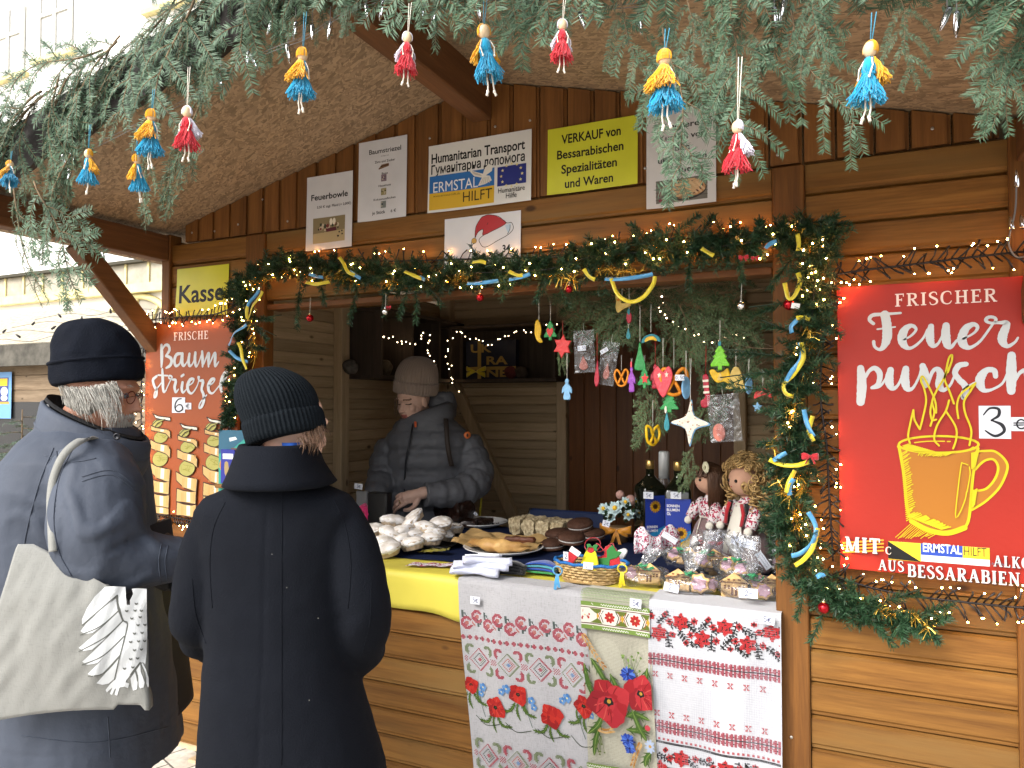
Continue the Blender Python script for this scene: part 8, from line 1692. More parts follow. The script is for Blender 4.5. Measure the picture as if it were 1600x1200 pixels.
for pl in bd.data.polygons:
 c_ = Ri @ (pl.center-HS)/.98
 if c_.x > .05:
  if abs(c_.y) < .021 and -.076 < c_.z < -.056 and c_.x > .082: pl.material_index = 1
  elif .018 < abs(c_.y) < .047 and -.006 < c_.z-.0*abs(c_.y) < .000 and c_.x > .062: pl.material_index = 2
  elif .014 < abs(c_.y) < .050 and .021 < c_.z+.1*abs(abs(c_.y)-.03) < .028: pl.material_index = 3
# jacket with horizontal quilting
b = MB(); RG = [(640,690,648,.09),(622,712,660,.13),(608,732,676,.155),(602,738,700,.17),(600,728,735,.175),(596,722,770,.175),(594,722,810,.18),(594,724,850,.185),(598,720,872,.17)]
rows = []; prev = None
dn = cr(RG, 7)
for l, r, y, h_ in dn:
 z = D3(660, y, SD).z; puf = abs(sin(pi*(z-1.02)/.105))**.55; k = -13+13*puf; rows.append(ring_px(l-k*.5-3, r+k*.5+3, y, SD, h_*(.87+.17*puf), 40, 2.2))
b.loft(rows)
limb(b, [D3(724, 688, SD+.0), D3(736, 715, SD-.03), D3(745, 745, SD-.08), D3(728, 764, SD-.16), D3(698, 772, SD-.23), D3(664, 773, SD-.28)], [.085, .092, .088, .080, .070, .058], 9, 22, 0, .16, .075)
limb(b, [D3(612, 692, SD+.0), D3(603, 720, SD-.03), D3(597, 748, SD-.08), D3(590, 768, SD-.17), D3(583, 786, SD-.19)], [.075, .082, .078, .070, .058], 9, 22, 0, .16, .075)
def pf(p, n_): return .0035*noise.noise(V((p.x*34, p.y*34, p.z*9)))+.0022*noise.noise(p*45)
link('jacket', fuse(b, .006, 2, pf, 'jacket'), t).data.materials.append(PUFF)
b = MB(); b.tube([D3(x_, y_, SD-.165-.02*sin(i_)) for i_, (x_, y_) in enumerate(((645,662),(640,690),(634,720),(632,750),(633,790),(634,830)))], .005, 6); b.obj('zip', mat('zip_dark', (.02,.022,.028), .4), t)
b = MB(); b.loft([ring_px(l, r, y, SD+dz, h_, 36, 2.1, ti) for l, r, y, h_, dz, ti in ((628,708,664,.145,.0,.0),(622,712,652,.140,.0,.02),(626,708,642,.125,.01,.04),(632,700,640,.105,.02,.045),(640,692,652,.085,.02,.03))], 0, False); b.obj('collar', PUFF, t)
b = MB(); b.loft([[D3(688, 640, SD+.07)+CR*(.085*x_)+CF*(.07*y_)+CU*(z_) for x_, y_ in [(cos(a)*q_, sin(a)*q_) for a in [2*pi*j/24 for j in range(24)]]] for q_, z_ in ((.6,-.08),(1.0,-.04),(1.05,.03),(.85,.085),(.6,.10),(.5,.06))], 0, True); link('hood', fuse(b, .006, 2, pf, 'hood'), t).data.materials.append(PUFF)
b = MB(); b.box(D3(649, 663, SD-.155), (.014, .008, .030), 0, None, .003); b.obj('zip_pull', mat('zip_pull_orange', (.55,.10,.03), .5), t)
PB = D3(730, 680, SD-.085); b = MB(); b.lathe([(.0, .004), (.017, .004), (.019, .0), (.017, -.002)], PB, 18, 0, (-CF+CR*.25), cap=False); bg_ = b.obj('badge', mat('badge_orange', (.62,.16,.04), .5), t); b = MB(); b.ball(PB+(-CF+CR*.25)*.005, (.006,.004,.009), 0, 8, 6); b.obj('emblem', mat('badge_mark', (.05,.02,.015), .6), bg_)
b = MB(); P = cr([tuple(D3(*p)) for p in ((697,655,SD-.10),(698,668,SD-.15),(699,690,SD-.175),(702,710,SD-.175),(706,728,SD-.16))], 6); vs = []
for i, p in enumerate(P): vs += [V(p)-CR*.012-CF*.006, V(p)+CR*.012-CF*.006]
b.add(vs, [[2*i, 2*i+1, 2*i+3, 2*i+2] for i in range(len(P)-1)], 0, True); o = b.obj('strap', mat('strap_brown', (.035,.025,.02), .6), t); md = o.modifiers.new('t', 'SOLIDIFY'); md.thickness = .004
b = MB(); rp = HP(.098, -.010, .001); dd = (-CR*.95-CU*.55).normalized(); b.lathe([(.0100, -.003), (.0112, -.003), (.0112, .003), (.0100, .003)], HP(.100, .009, -.001), 16, 0, dd, cap=False); b.obj('ring', mat('ring_gold', (.7,.55,.3), .2, metal=1), t)
Rs = Matrix((CR, CF, CU)).transposed() @ Matrix.Rotation(.10, 3, 'Y') @ Matrix.Rotation(.12, 3, 'X')
b = MB(); beanie(b, D3(649, 614, SD-.012), Rs, .115, .110, .195, .062, 44, .0018, (.006, .02), 308, lump=.004, peak=.55, ext=.0); b.obj('hat', HATB, t)
b = MB(); strands_px(b, [[(618,622,SD-.08),(617,640,SD-.09),(619,655,SD-.1)],[(621,622,SD-.09),(621,640,SD-.11),(622,652,SD-.12)]], SD, .0009, .005, 14, random.Random(6)); b.obj('hair', mat('hair_seller', (.11,.07,.045), .5, isl=.3, var=.1), t)
TR2 = TRO; b = MB()
for dx in (-24, 24): limb(b, [D3(668+dx, 860, SD), D3(668+dx, 960, SD), D3(668+dx, 1045, SD)], [.10, .08, .065])
link('trousers', fuse(b, .009, 2, None, 'trousers'), t).data.materials.append(TRO)
b = MB(); P = [tuple(D3(*p)) for p in ((748,758,SD-.02),(752,775,SD-.02),(750,800,SD-.02),(748,820,SD-.02))]; b.tube(cr(P, 5), .006, 6); b.obj('lanyard', RY, t)
# ------------------------------------------------------------------ fir branch in the hatch and the dough ornaments
GW = 'fir twigs hung inside the hatch'; YI = .16
for i, (a, b_, l_, w_) in enumerate([((1215, 548), (1045, 500), 'bare ended fir branch reaching across the hatch from the post', .8), ((1210, 540), (1085, 470), 'fir branch rising behind the green dough tree', .8), ((1060, 440), (870, 480), 'fir branch spread at the top of the hatch above the red star', .9), ((1010, 450), (920, 545), 'fir branch behind the little plastic bags', .9),
 ((1040, 470), (940, 520), 'fir branch in the middle behind the yellow half moon', .9), ((1065, 500), (1000, 600), 'fir branch behind the pretzel and the heart', .8), ((1030, 560), (1010, 700), 'fir branch hanging straight down past the orange pretzels', .7), ((1084, 690), (1066, 768), 'fir tip hanging down to the brunette doll', .5), ((1090, 520), (1110, 610), 'fir branch behind the striped stocking', .8),
 ((1230, 640), (1160, 580), 'fir branch beside the yellow bell at the post', .8), ((960, 430), (850, 455), 'fir branch at the top left of the ornaments', .8), ((1100, 440), (1180, 560), 'fir branch crossing the dark back wall', .7), ((880, 500), (870, 580), 'small fir tip behind the red star', .6), ((1130, 560), (1100, 690), 'fir branch behind the white four pointed star', .6), ((1010, 430), (1060, 520), 'fir branch under the yellow ribbon loop', .8), ((1200, 450), (1060, 440), 'fir branch along the top of the hatch by the post', .9), ((1220, 500), (1100, 500), 'fir branch behind the silver bell bauble', .9), ((1000, 440), (1000, 540), 'fir branch behind the tall triangular tree', .9), ((1060, 470), (1080, 580), 'fir branch above the blue oval ornament', .9), ((1200, 560), (1110, 600), 'fir branch behind the yellow bird', .8), ((900, 450), (960, 500), 'fir branch above the two plastic bags', .9)]):
 spray(FTD[i % 3], Wy(*a, YI+.03*(i % 3)), Wy(*b_, YI+.03*(i % 3)-.03), l_, GW, rb.uniform(-.5, .5), wide=w_)
def dough(c, k=1.0): return mat('dough_'+c, L3(c, k), .45, .4, var=.12, vscale=60, bump=.3, bscale=90)
star = lambda n, r: [(.5*(1 if i % 2 == 0 else r)*sin(i*pi/n), .5*(1 if i % 2 == 0 else r)*cos(i*pi/n)) for i in range(2*n)]
TREE = [(0,.5),(.12,.36),(.24,.22),(.16,.2),(.34,.0),(.24,-.02),(.46,-.28),(.42,-.36),(.1,-.34),(.1,-.5),(-.1,-.5),(-.1,-.34),(-.42,-.36),(-.46,-.28),(-.24,-.02),(-.34,0),(-.16,.2),(-.24,.22),(-.12,.36)]
TRI = cr([(0,.5),(.16,.1),(.36,-.3),(.3,-.48),(-.3,-.48),(-.36,-.3),(-.16,.1)], 3, True); MOON = cr([(-.1,.5),(.12,.3),(.2,0),(.12,-.28),(.3,-.5),(-.05,-.48),(-.3,-.2),(-.32,.15),(-.25,.4)], 3, True); HALF = cr([(-.5,-.25),(-.42,.1),(-.1,.32),(.25,.3),(.5,0),(.48,-.2),(.2,-.05),(-.15,-.1)], 3, True)
ANGEL = cr([(0,.5),(.14,.4),(.1,.26),(.34,.05),(.36,-.2),(.2,-.12),(.26,-.46),(0,-.5),(-.26,-.46),(-.2,-.12),(-.36,-.2),(-.34,.05),(-.1,.26),(-.14,.4)], 3, True); BIRD = cr([(-.5,.2),(-.3,.28),(-.1,.12),(.15,.18),(.4,.3),(.5,-.5),(.2,-.32),(-.1,-.38),(-.32,-.2)], 3, True); DROP = cr([(0,.5),(.14,.2),(.3,-.1),(.3,-.36),(0,-.5),(-.3,-.36),(-.3,-.1),(-.14,.2)], 3, True)
STOCK = cr([(-.12,.5),(.2,.5),(.22,.1),(.24,-.2),(.1,-.46),(-.3,-.48),(-.36,-.3),(-.08,-.2),(-.1,.1)], 3, True); OVAL = [(.4*cos(i*pi/9), .5*sin(i*pi/9)) for i in range(18)]; FOUR = cr([(0,.5),(.10,.16),(.5,.0),(.14,-.14),(.02,-.5),(-.12,-.14),(-.5,-.02),(-.12,.14)], 4, True)
BOOTL = cr([(-.4,.5),(-.05,.45),(-.02,.0),(.45,.05),(.5,-.15),(.1,-.3),(-.25,-.5),(-.38,-.2),(-.35,.1)], 3, True)
def orn(label, ol, px, py, w, h, col, top, y=.10, rot=0.0, extra=(), string='STR', yaw=0.0, th=.007):
 c = Wy(px, py, y); k = pxm(y, px); k *= 1 if w > 50 else 1.2; W_, H_ = w*k, h*k; t = thing('dough_ornament', label, 'ornament', c, 'painted dough ornaments hung in the hatch', False); t.rotation_euler = (0, rot, yaw)
 f = lambda o: [(p[0]*W_, p[1]*H_) for p in o]
 b = MB(); b.prism(f(ol), V((0, th/2, 0)), V((1,0,0)), V((0,0,1)), th, 0, None, .10); b.obj('dough', col, t)
 for nm, o2, cc in extra: b = MB(); b.prism(f(o2), V((0, -th/2-.0002, 0)), V((1,0,0)), V((0,0,1)), .0022, 0, None, .12); b.obj(nm, cc, t)
 q = Wy(px, top, y)-c; b = MB(); b.tube([V((-.0008,0,H_*.46)), q+V((.002,0,0))], .0006, 4); b.tube([V((.0008,0,H_*.46)), q-V((.002,0,0))], .0006, 4); o = b.obj('thread', mat('thread_red', (.3,.01,.01), .8) if string == 'R' else STR, t); o.rotation_euler = t.rotation_euler.to_matrix().inverted().to_euler(); return t
YO = dough('e0b418', .8); GN = dough('2f9a50', .7); RD_ = dough('d83a3a', .75); LG = dough('7cd02c', .75); OR_ = dough('e08a20', .8); PU = dough('a04fc0', .7); BLU = dough('7fb4dc', .75); PK = dough('e04a58', .8); TEA = dough('2a8c98', .7); SAL = dough('d07a68', .7); CREA = dough('e2d8c8', .75); YB = dough('d8b860', .75); MARO = dough('b02038', .75)
sub = lambda o, s_, dx=0, dy=0: [(p[0]*s_+dx, p[1]*s_+dy) for p in o]
orn('yellow crescent moon ornament, furthest left of the ornaments', MOON, 842, 517, 18, 30, YO, 462); orn('green tree ornament with a red heart beside the yellow moon', TREE, 860, 516, 20, 26, GN, 470, extra=(('heart', sub(HEART, .45, 0, -.1), RD_),)); orn('red six pointed star ornament on a red thread', star(6, .58), 879, 541, 27, 32, RD_, 500, string='R', rot=.1); orn('light blue angel ornament hanging low on a long white thread', ANGEL, 886, 608, 19, 28, BLU, 550)
orn('speckled cream boot ornament under the garland', BOOTL, 972, 474, 23, 24, YB, 440, extra=(('speck', sub(star(5, .6), .2, -.2, .2), OR_),)); orn('small red and blue figure bead ornament on a thread', OVAL, 983, 496, 9, 16, MARO, 440, extra=(('bead', sub(OVAL, .5, 0, .45), TEA),)); orn('teal pin shaped ornament half behind fir needles', DROP, 982, 521, 9, 15, TEA, 505)
orn('tall green triangular tree ornament', TRI, 1000, 556, 20, 38, GN, 478); orn('blue and yellow half moon ornament', HALF, 1017, 530, 25, 20, TEA, 475, extra=(('filling', sub(HALF, .62, 0, -.02), YO),)); orn('thin red pepper shaped ornament on a red thread', DROP, 933, 583, 10, 36, MARO, 520, string='R', rot=.05); orn('purple figure ornament with a pink bead', ANGEL, 987, 592, 14, 34, PU, 560, extra=(('bead', sub(OVAL, .25, 0, .55), PK),)); orn('green tree ornament with a red star next to the heart', TREE, 1007, 590, 20, 28, GN, 555, extra=(('star', sub(star(5, .5), .55, .05, -.05), RD_),))
orn('dark red angel ornament half behind the pink heart', ANGEL, 1024, 588, 18, 32, MARO, 520, string='R', y=.11); orn('pink heart ornament with tiny white flowers', HEART, 1036, 595, 25, 40, PK, 528, extra=(('flower', sub(star(5, .5), .22, -.18, .18), CREA), ('flower', sub(star(5, .5), .22, .2, .2), CREA)), y=.085)
orn('small dark green tree ornament under the heart', TREE, 1046, 629, 27, 26, GN, 600); orn('teal bell shaped drop with a white bead under the small tree', DROP, 1042, 657, 11, 28, TEA, 615, extra=(('bead', sub(OVAL, .35, -.1, .5), CREA),)); orn('blue oval ornament beside the large pretzel', OVAL, 1072, 606, 18, 30, BLU, 548, yaw=.9); orn('white speckled four pointed star with a blue edge, the largest ornament', FOUR, 1079, 661, 62, 74, BLU, 560, extra=(('top', sub(FOUR, .93, -.012, .012), CREA),), rot=.06, y=.06)
orn('red and white striped stocking ornament', STOCK, 1103, 612, 21, 42, MARO, 540, string='R', extra=tuple(('stripe', [(-.14, z), (.22, z), (.22, z+.07), (-.14, z+.07)], CREA) for z in (.30, .12, -.06)), rot=-.06); orn('bright green tree ornament with a teal bead on top', TREE, 1125, 558, 27, 34, LG, 500, extra=(('bead', sub(OVAL, .2, 0, .52), TEA),), y=.08); orn('yellow bird ornament under the bright green tree', BIRD, 1125, 586, 27, 27, YO, 572, extra=(('wing', sub(DROP, .4, .02, -.08), YB),)); orn('pale yellow bell ornament next to the yellow bird', BELL, 1150, 590, 24, 29, YB, 545)
orn('blue and green oval ornament seen edge on near the post garland', OVAL, 1170, 602, 14, 24, BLU, 560, yaw=.8); orn('red mushroom ornament with a blue star, deep in the garland', HALF, 1192, 616, 22, 24, RD_, 590, extra=(('star', sub(star(5, .5), .6, -.3, -.7), BLU),))
SPK = MB(); c = Wy(1079, 661, .0532); rs_ = random.Random(2)
for k in range(90):
 x, z = rs_.uniform(-.062,.062), rs_.uniform(-.07,.07)
 if abs(x)/.064+abs(z)/.075 < .62+.25*(min(abs(x), abs(z)) < .008): SPK.ball(c+V((x, -.0008, z)), (.0018,.0008,.0018), rs_.randrange(2), 5, 4)
for o in list(SC.objects):
 if o.get('label', '').startswith('white speckled four'): sp = SPK.mesh('speckle', [dough('5a4030', .6), dough('c88a70', .7)]); q = bpy.data.objects.new('speckle', sp); COL.objects.link(q); q.parent = o; q.location = -V(o.location); q['kind'] = 'stuff'
def pretzel(label, px, py, w, h, col, top, yaw=0.0, y=.10):
 c = Wy(px, py, y); k = pxm(y, px); t = thing('dough_ornament', label, 'ornament', c, 'painted dough ornaments hung in the hatch', False); t.rotation_euler = (0, 0, yaw); b = MB(); W_, H_ = w*k*.58, h*k*.58
 P = cr([(0,.1),(.35,.65),(.75,.85),(.98,.35),(.75,-.4),(.3,-.85),(-.3,-.85),(-.75,-.4),(-.98,.35),(-.75,.85),(-.35,.65),(0,.1),(.3,-.4),(.5,-.7)], 6); b.tube([V((x*W_, .002*sin(i*.5), z*H_)) for i, (x, z) in enumerate(P)], .16*min(W_, H_*.8), 8); b.tube([V((x*W_, -.003, z*H_)) for x, z in ((0,.1),(-.3,-.4),(-.5,-.7))], .15*min(W_, H_*.8), 8); b.obj('dough', col, t)
 q = Wy(px, top, y)-c; b = MB(); b.tube([V((0,0,H_*.8)), q], .0007, 4); o = b.obj('thread', STR, t); o.rotation_euler = (0, 0, -yaw)
pretzel('small orange pretzel ornament', 971, 590, 19, 25, OR_, 555); pretzel('large orange pretzel ornament behind the pink heart', 1053, 596, 36, 40, OR_, 528, .3, .10); pretzel('golden pretzel ornament seen edge on, hanging lowest', 1020, 680, 28, 29, YO, 625, 1.1)
ptag('0,50 tag on the large orange pretzel', 1062, 590, .07, .030, .019, '0,50', .02)
def zipbag(label, px0, py0, px1, py1, rot, ol, cx, cy, cw, ch, top, y=.12):
 c = Wy((px0+px1)/2, (py0+py1)/2, y); k = pxm(y, px0); w_, h_ = (px1-px0)*k, (py1-py0)*k; t = thing('plastic_bag', label, 'plastic bag', c, 'small plastic bags with salmon coloured dough', False); t.rotation_euler = (0, rot, 0)
 b = MB(); f = lambda s_: (lambda i, j: V(((i-.5)*w_, s_*(.001+.007*sin(pi*i)*sin(pi*j))+.003*noise.noise(V((i*4, j*4, s_))), (j-.5)*h_))); b.grid(f(-1), 14, 14); b.grid(f(1), 14, 14); b.obj('film', FILM2, t)
 b = MB(); b.prism([(p[0]*cw*k, p[1]*ch*k) for p in ol], V((cx*k, .003, cy*k)), V((1,0,0)), V((0,0,1)), .006, 0, None, .1); b.obj('dough', SAL, t); b = MB(); b.tube([V((0,0,h_*.48)), Wy((px0+px1)/2, top, y)-c], .0006, 4); b.obj('thread', STR, t)
zipbag('small plastic bag with salmon coloured dough heart and 0,50 tag', 896, 516, 930, 582, -.04, DROP, -2, -18, 22, 22, 505); zipbag('narrow tilted plastic bag next to the red pepper', 936, 534, 964, 602, .16, DROP, 0, -12, 16, 26, 522); zipbag('plastic zip bag beside the white star with a salmon coloured dough figure', 1108, 616, 1156, 690, -.08, OVAL, -10, -22, 24, 28, 600, .07)
ptag('0,50 tag on the little plastic bag beside the red star', 909, 544, .10, .030, .018, '0,50', -.06); ptag('0,50 tag on the narrow tilted plastic bag', 944, 548, .10, .028, .014, '0,50', -.5)
# ------------------------------------------------------------------ dark shelves inside
def crate_shelf(label, side):
 t = thing('crate_shelf', label, 'shelf', (XL+.15, 1.7, 1.73) if side else (-2.1, HD-.12, 1.73), 'dark wall shelves inside the hut')
 b = MB()
 if side:
  for z in (1.735, 2.13): b.box((XL+.16, 1.72, z), (.24, 1.0, .02))
  for y in (1.23, 1.56, 1.89, 2.21): b.box((XL+.16, y, 1.93), (.235, .02, .37))
  b.box((XL+.045, 1.72, 1.93), (.008, 1.0, .40))
 else:
  for z in (1.735, 2.10): b.box((-2.12, HD-.14, z), (.80, .24, .02))
  for x in (-2.5, -1.735): b.box((x, HD-.14, 1.92), (.02, .235, .345))
  b.box((-2.12, HD-.02, 1.92), (.80, .008, .38))
 b.obj('boards', W_SH, t); return t
crate_shelf('dark open crates along the left wall inside the hut', True); crate_shelf('dark shelf on the back wall holding a navy gift bag', False)
A = Art(lambda u, v, h: V((u, HD-.17-h, v)), 0, 4e-5); p, q = Wy(728, 612, HD-.17), Wy(806, 530, HD-.17)
A.rect(p.x, 1.747, q.x, q.z, mat('navy_bag', (.006,.010,.030), .4), 2); A.h = 4e-4; GP = mat('gold_print', (.42,.28,.08), .35, metal=.5); w_ = q.x-p.x; h_ = q.z-1.747
for s_, fx, fy in (('UK', .10, .70), ('RA', .42, .38), ('NE', .42, .06)): A.text(s_, p.x+w_*fx, 1.747+h_*fy, h_*.21, GP, 'l', w_*.42, bold=.03)
A.rect(p.x+w_*.24, 1.75, p.x+w_*.31, q.z, GP); A.rect(p.x, 1.747+h_*.24, q.x, 1.747+h_*.32, GP)
o = A.obj('gift_bag'); tag(o, 'navy gift bag with gold letters and a gold bow on the back shelf', 'gift bag'); md = o.modifiers.new('t', 'SOLIDIFY'); md.thickness = .05; md.offset = -1
b = MB(); c = V((p.x+w_*.22, HD-.185, 1.80))
for a in (.4, 2.7, 3.6, -.5): b.loft([[c+V((cos(a)*.08*f, -.01*sin(pi*f), sin(a)*.05*f))+V((.002, .006*cos(q_), .014*sin(q_)*(.3+f))) for q_ in [2*pi*i/8 for i in range(8)]] for f in (0,.4,.8,1)])
tag(b.obj('bow', RY), 'yellow bow on the navy gift bag', 'bow')
for i, (px, py, r_, c_, l_) in enumerate(((548, 590, .05, (.10,.09,.08), 'dusty parcel in the side crates'), (600, 612, .06, (.13,.11,.08), 'straw coloured bundle lying on the side shelf'), (800, 590, .055, (.10,.02,.02), 'dark red knitted bundle beside the gift bag'), (815, 560, .05, (.06,.045,.035), 'small brown sack at the end of the back shelf'))):
 b = MB(); c = Wx(px, py, XL+.16) if px < 620 else Wy(px, py, HD-.15); c.z = 1.747+r_*.8; b.ball(c, (r_, r_*.8, r_*.85), 0, 16, 10, None, lambda p: 1+.2*noise.noise(p*30)); tag(b.obj('bundle', mat('bundle%d' % i, c_, .9, var=.3, vscale=40, bump=.6, bscale=60)), l_, 'bundle')
# books and leaflets at the counter's outer end
def book(label, px0, px1, pt, pb, y, cols, txt=None, th=.012):
 a, c = Wy(px0, pt, y), Wy(px1, pb, y); zb = Wy(px0, pb, y).z; t = thing('book', label, 'book', ((a.x+c.x)/2, y, zb), 'books beside the orange poster'); b = MB(); b.box(((a.x+c.x)/2, y+th/2, (a.z+zb)/2), (c.x-a.x, th, a.z-zb), 0, None, .001); b.obj('block', cols[0], t); A = Art(lambda u, v, h: V((u, y-h, v)), 4e-4, 4e-5); w_, h_ = c.x-a.x, a.z-zb
 for sh in cols[1:]: A.poly([(a.x+w_*x_, zb+h_*z_) for x_, z_ in sh[0]], sh[1])
 if txt: A.text(txt[0], a.x+w_*txt[1], zb+h_*txt[2], h_*txt[3], WHITE, 'l', w_*txt[4], bold=.02)
 A.obj('cover', t)
YB_ = -.135
book('teal picture book showing a golden haired figure under a blue sky', 342, 400, 672, 770, YB_, (ink('2fa898', .6), ([(0,.62),(.35,.70),(.75,.9),(1,1),(0,1)], ink('2f6a86', .6)), (cr([(.02,.42),(.12,.58),(.34,.55),(.4,.4),(.2,.3)], 3, True), ink('c08a30', .7)), (cr([(.2,.42),(.3,.5),(.36,.42),(.28,.34)], 2, True), ink('d8b090', .7)), ([(.3,.82),(.5,.86),(.45,.9),(.28,.88)], ink('d8e4e8', .7))))
book('blue book with a golden arch and a small price label', 345, 366, 702, 755, YB_-.02, (ink('2c34a0', .6), (cr([(.3,.62),(.3,.3),(.55,.12),(.95,.12),(.95,.26),(.65,.3),(.55,.62)], 2, True), ink('a89060', .7)), ([(.15,.72),(.9,.72),(.9,.88),(.15,.88)], ink('e6e8f0', .7))), ('25 ,-', .22, .75, .09, .5))
book('mauve book with a brown top band', 361, 400, 700, 755, YB_-.016, (ink('9a8c98', .6), ([(0,.74),(1,.74),(1,1),(0,1)], ink('6a4a42', .6)), ([(.15,.30),(.8,.30),(.8,.52),(.15,.52)], ink('3a3c78', .6))), ('DAS', .35, .79, .12, .5))
b = MB(); p = Wy(372, 757, YB_); b.box((p.x, YB_+.012, p.z-.008), (.20, .075, .014), 0, None, .002); b.obj('book_ledge', W_H, hut)
b = MB(); b.box((-2.48, -.13, .945), (.52, .22, .02), 0, None, .002); b.obj('side_ledge', W_H, hut)
LB = [ink('2f94c8', .6), ink('b8c83a', .6), ink('dfe4e4', .65), ink('2a7a9a', .6)]
b = MB(); p = Wz(284, 838, .957);
for k in range(5): b.box(p+V((-.02+.012*k, .02-.01*k, .003+.006*k)), (.14, .10, .005), (2, 2, 1, 2, 1)[k], Matrix.Rotation(.15*k-.3, 3, 'Z'))
tag(b.obj('leaflet_stack', LB), 'stack of pale and lime green leaflets on the side ledge', 'leaflets'); b = MB(); b.box(p+V((.05,.03,.07)), (.12,.012,.09), 0, Matrix.Rotation(-.2,3,'X')); tag(b.obj('leaflet_box', LB), 'blue leaflet holder beyond the gloved hand', 'box')
A = Art(lambda u, v, h: V((u, -.245-h, v)), 0, 4e-5); p = Wy(250, 942, -.245); q = Wy(283, 914, -.245); A.rect(p.x, p.z, q.x, q.z, ink('dfe0ea', .7)); A.h = 4e-4
for k in range(9): A.rect(p.x+.012+k*.007, p.z+.02, p.x+.012+k*.007+(.003, .0045, .002)[k % 3], p.z+.055, BLACK)
A.rect(p.x+.004, p.z+.004, q.x-.004, p.z+.012, ink('8a8ac8', .7)); tag(A.obj('printed_sheet'), 'printed sheet with a bar code hanging below the side ledge', 'sheet')
# ------------------------------------------------------------------ behind, at the left: white house, lower wing, another hut
HWALL = mat('house_render', (.84, .83, .79), .85, var=.03, vscale=3); HTRIM = mat('yellow_stone', (.64, .56, .28), .8, var=.1, vscale=8); HGLASS = mat('window_glass', (.55, .55, .53), .1, .5); HFR = mat('window_frame_white', (.7,.7,.66), .5); HGUT = mat('gutter_panels', (.34, .31, .24), .5, var=.2, vscale=6); ROOFD = mat('dark_edge', (.05, .045, .03), .8)
YH = 7.5
hs_ = thing('white_house', 'tall white house with yellow window sills rising behind the roof branches', 'house', (-12, YH, 0)); b = MB(); b.box((-14.5, YH+2, 6.5), (17, 4, 13)); b.obj('wall', HWALL, hs_)
for px, pyb, w_, h_ in ((15, 122, 1.0, 1.5), (88, 88, 1.0, 1.5), (268, 8, 1.0, 1.5)):
 p = Wy(px, pyb, YH); wn = MB(); wn.box((p.x, YH-.01, p.z+h_/2), (w_, .05, h_)); wo = wn.obj('window', HGLASS, hs_); b = MB()
 for sx in (-1, 0, 1): b.box((p.x+sx*w_/2, YH-.045, p.z+h_/2), (.09, .05, h_))
 b.box((p.x, YH-.048, p.z+h_*.62), (w_, .05, .07)); b.obj('frame', HFR, wo).matrix_parent_inverse = Matrix.Identity(4); b = MB(); b.box((p.x, YH-.06, p.z-.05), (w_+.36, .16, .10)); b.obj('sill', HTRIM, wo).matrix_parent_inverse = Matrix.Identity(4)
YW = 6.2
wg = thing('house_wing', 'low white wing with a yellow cornice and arched opening behind the hut corner', 'house', (-8, YW, 0)); zt = Wy(116, 424, YW).z; zc = Wy(116, 455, YW).z; zc2 = Wy(116, 468, YW).z
b = MB(); b.box((-10.0, YW+.6, zc/2), (13, 1.1, zc)); b.obj('wall', HWALL, wg); b = MB(); b.box((-10.0, YW+.45, (zc+zt)/2), (13, 1.0, zt-zc)); b.obj('parapet', HGUT, wg); b = MB(); b.box((-10, YW-.02, (zc+zc2)/2), (13, .2, zc-zc2)); b.obj('cornice', HTRIM, wg); b = MB(); b.box((-10, YW+.4, zt+.02), (13.1, 1.1, .05)); b.obj('coping', ROOFD, wg)
b = MB(); b.box((0,0,0), (.05, .03, zt-zc)); rbm = b.mesh('parapet_rib', HTRIM)
for k in range(22): o = bpy.data.objects.new('parapet_rib', rbm); COL.objects.link(o); o.parent = wg; o.location = V((-15.5+k*.55, YW-.06, (zc+zt)/2))-V(wg.location)
p = Wy(212, 560, YW); b = MB(); b.prism([(1.05*cos(a), 1.05*sin(a)) for a in [pi*i/24 for i in range(25)]]+[(-1.05, -1.4), (1.05, -1.4)], (p.x, YW+.062, p.z), (1,0,0), (0,0,1), .03); b.obj('arch_panel', mat('arch_grey', (.33,.30,.24), .8, var=.1, vscale=4), wg)
b = MB();
for a in [pi*i/6 for i in range(1, 6)]: b.beam((p.x, YW+.02, p.z), (p.x+1.0*cos(a), YW+.02, p.z+1.0*sin(a)), .04, .05, 0, V((0,1,0)))
b.tube([V((p.x+1.05*cos(a), YW+.02, p.z+1.05*sin(a))) for a in [pi*i/24 for i in range(25)]], .06, 6); b.obj('arch_frame', HTRIM, wg)
YK = 2.9
W_OLD = wood('weathered_boards', (.11, .075, .045), (.24, .18, .12), 'x', rough=.8)
k_ = thing('wooden_hut', 'weathered wooden hut with a dark window and pale shingled roof at the left edge', 'market hut', (-6.2, YK, 0)); ze = Wy(60, 562, YK).z; xr = Wy(218, 600, YK).x
b = MB(); boards(b, xr-3.4, xr+.3, .1, ze, YK, .17, .02, 0, .006); b.box((xr-1.55, YK+1.0, ze/2), (3.6, 1.9, ze-.1)); b.obj('wall', W_OLD, k_)
b = MB(); b.box((xr-1.5, YK-.22, ze+.04), (4.1, .05, .24)); b.obj('fascia', mat('old_fascia', (.075,.07,.058), .9, var=.4, vscale=10, bump=.4, bscale=30), k_)
SHG = mat('roof_shingle_pale', (.40, .36, .27), .9, var=.3, vscale=14, bump=.8, bscale=24, vmap=(1,3,1)); b = MB(); xa_, xb_ = xr-3.6, xr+.55; xm_ = xr-2.3
b.add([(xa_,YK-.25,ze+.15),(xb_,YK-.25,ze+.15),(xm_,YK+1.0,ze+.75),(xa_,YK+1.0,ze+.75),(xb_,YK+2.2,ze+.15)], [[0,1,2,3],[1,4,2]]); b.obj('roof', SHG, k_)
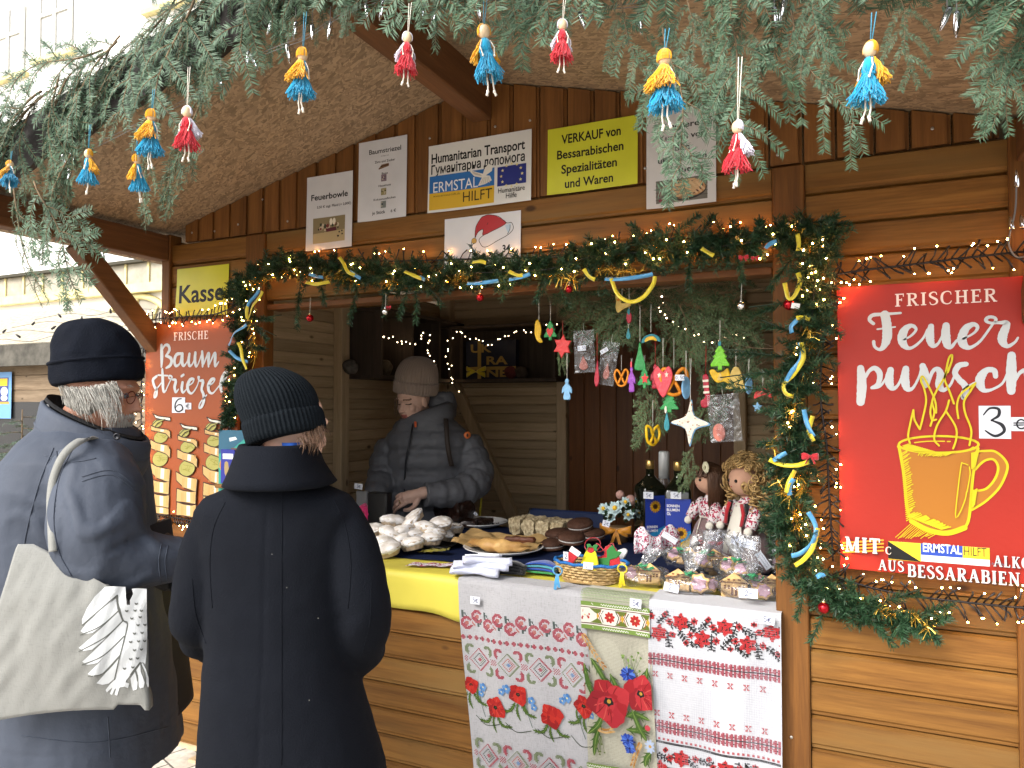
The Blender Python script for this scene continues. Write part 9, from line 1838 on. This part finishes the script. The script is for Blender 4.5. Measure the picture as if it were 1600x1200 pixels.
p = Wy(42, 628, YK); q = Wy(68, 730, YK); b = MB(); b.box((q.x-.55, YK-.012, (p.z+q.z)/2-.15), (1.25, .03, p.z-q.z+.3)); b.obj('window', mat('dark_pane', (.022,.023,.025), .25, .5), k_); b = MB(); b.box((q.x+.12, YK-.02, (p.z+q.z)/2-.15), (.09, .04, p.z-q.z+.34)); b.obj('window_frame', W_OLD, k_)
A = Art(lambda u, v, h: V((u, YK-.05-h, v)), 0, 6e-5); p = Wy(-14, 580, YK-.05); q = Wy(17, 654, YK-.05); zz = Wy(17, 581, YK-.05).z; A.rect(p.x, q.z, q.x, zz, ink('6fa4dc', .75), 3); A.h = 5e-4; w_, h_ = q.x-p.x, zz-q.z
A.rect(p.x, q.z+h_*.34, p.x+w_*.86, q.z+h_*.88, ink('27418c', .7)); A.rect(p.x, q.z+h_*.70, p.x+w_*.8, q.z+h_*.86, ink('f0c020', .75)); A.rect(p.x, q.z+h_*.31, p.x+w_*.9, q.z+h_*.36, ink('c89a3a', .75)); A.disc(p.x+w_*.66, q.z+h_*.58, w_*.17, ink('e8ecf4', .75), 16, h_*.10); A.disc(p.x+w_*.66, q.z+h_*.44, w_*.16, ink('e8ecf4', .75), 16, h_*.06); tag(A.obj('notice'), 'blue notice with yellow and white shapes on the weathered hut', 'sign')
t = thing('light_string', 'unlit dark light string draped over the pale hut roof', 'fairy lights', (xr-1.5, YK, ze)); b = MB(); rs_ = random.Random(12)
for a in range(4):
 P = [V((xr-2.6+.55*i+rs_.uniform(-.05,.05), YK-.22+.26*a+.03*sin(i), ze+.18+.125*a+.05*abs(sin(i*1.6)))) for i in range(7)]; b.tube(cr([tuple(p) for p in P], 4), .003, 4)
b.obj('cable', CABLE, t); bl = MB(); bl.lathe([(.012,0),(.014,.03),(.006,.06)], n=6); blm = bl.mesh('socket', CABLE)
for k in range(16): o = bpy.data.objects.new('socket', blm); COL.objects.link(o); o.parent = t; o.location = V((xr-2.6+.22*k, YK-.15+.2*(k % 4), ze+.24+.1*(k % 4)))-V(t.location); o.rotation_euler = (rs_.uniform(-1,1), rs_.uniform(-1,1), 0)
for i, (a, b_, l_) in enumerate((((30, 900), (95, 640), 'green fir bush growing up beside the dark hut window'), ((-20, 860), (40, 690), 'green fir bush at the edge of the photo before the weathered hut'), ((10, 1000), (20, 760), 'lower fir bush behind the parka back'))):
 r = Wy(a[0], a[1], 1.2+.2*i); r.z = 0; tp = Wy(*b_, 1.2+.2*i); t = thing('fir_tree', l_, 'small fir tree', r, 'little fir trees by the weathered hut', False); H = tp.z; b = MB(); b.tube([V((0,0,0)), V((.01,0,H*.5)), V((0,0,H))], [.02, .013, .004], 7); b.obj('trunk', TWIG, t); nd = MB(); r2 = random.Random(40+i); lm = MB()
 for k in range(46):
  z = H*(.12+.86*k/46); L_ = .10+.38*(1-z/H)**.8; az = k*2.4; d = V((cos(az), sin(az), .12)); P = [V((0,0,z))+d*(L_*j/5)+V((0,0,-.25*L_*(j/5)**2)) for j in range(6)]; lm.tube(P, [.004*(1-.15*j) for j in range(6)], 4); needles_on(nd, P, .026, 170, r2, w=.003)
  for j in (2, 3, 4):
   for s_ in (-1, 1): e = (d+V((-d.y, d.x, 0))*s_*.9).normalized(); Q = [P[j]+e*(L_*.38*m/3)+V((0,0,-.04*L_*m)) for m in range(4)]; needles_on(nd, Q, .026, 170, r2, w=.003)
 lm.obj('limb', TWIG, t); nd.obj('crown', FIR, t)
done()
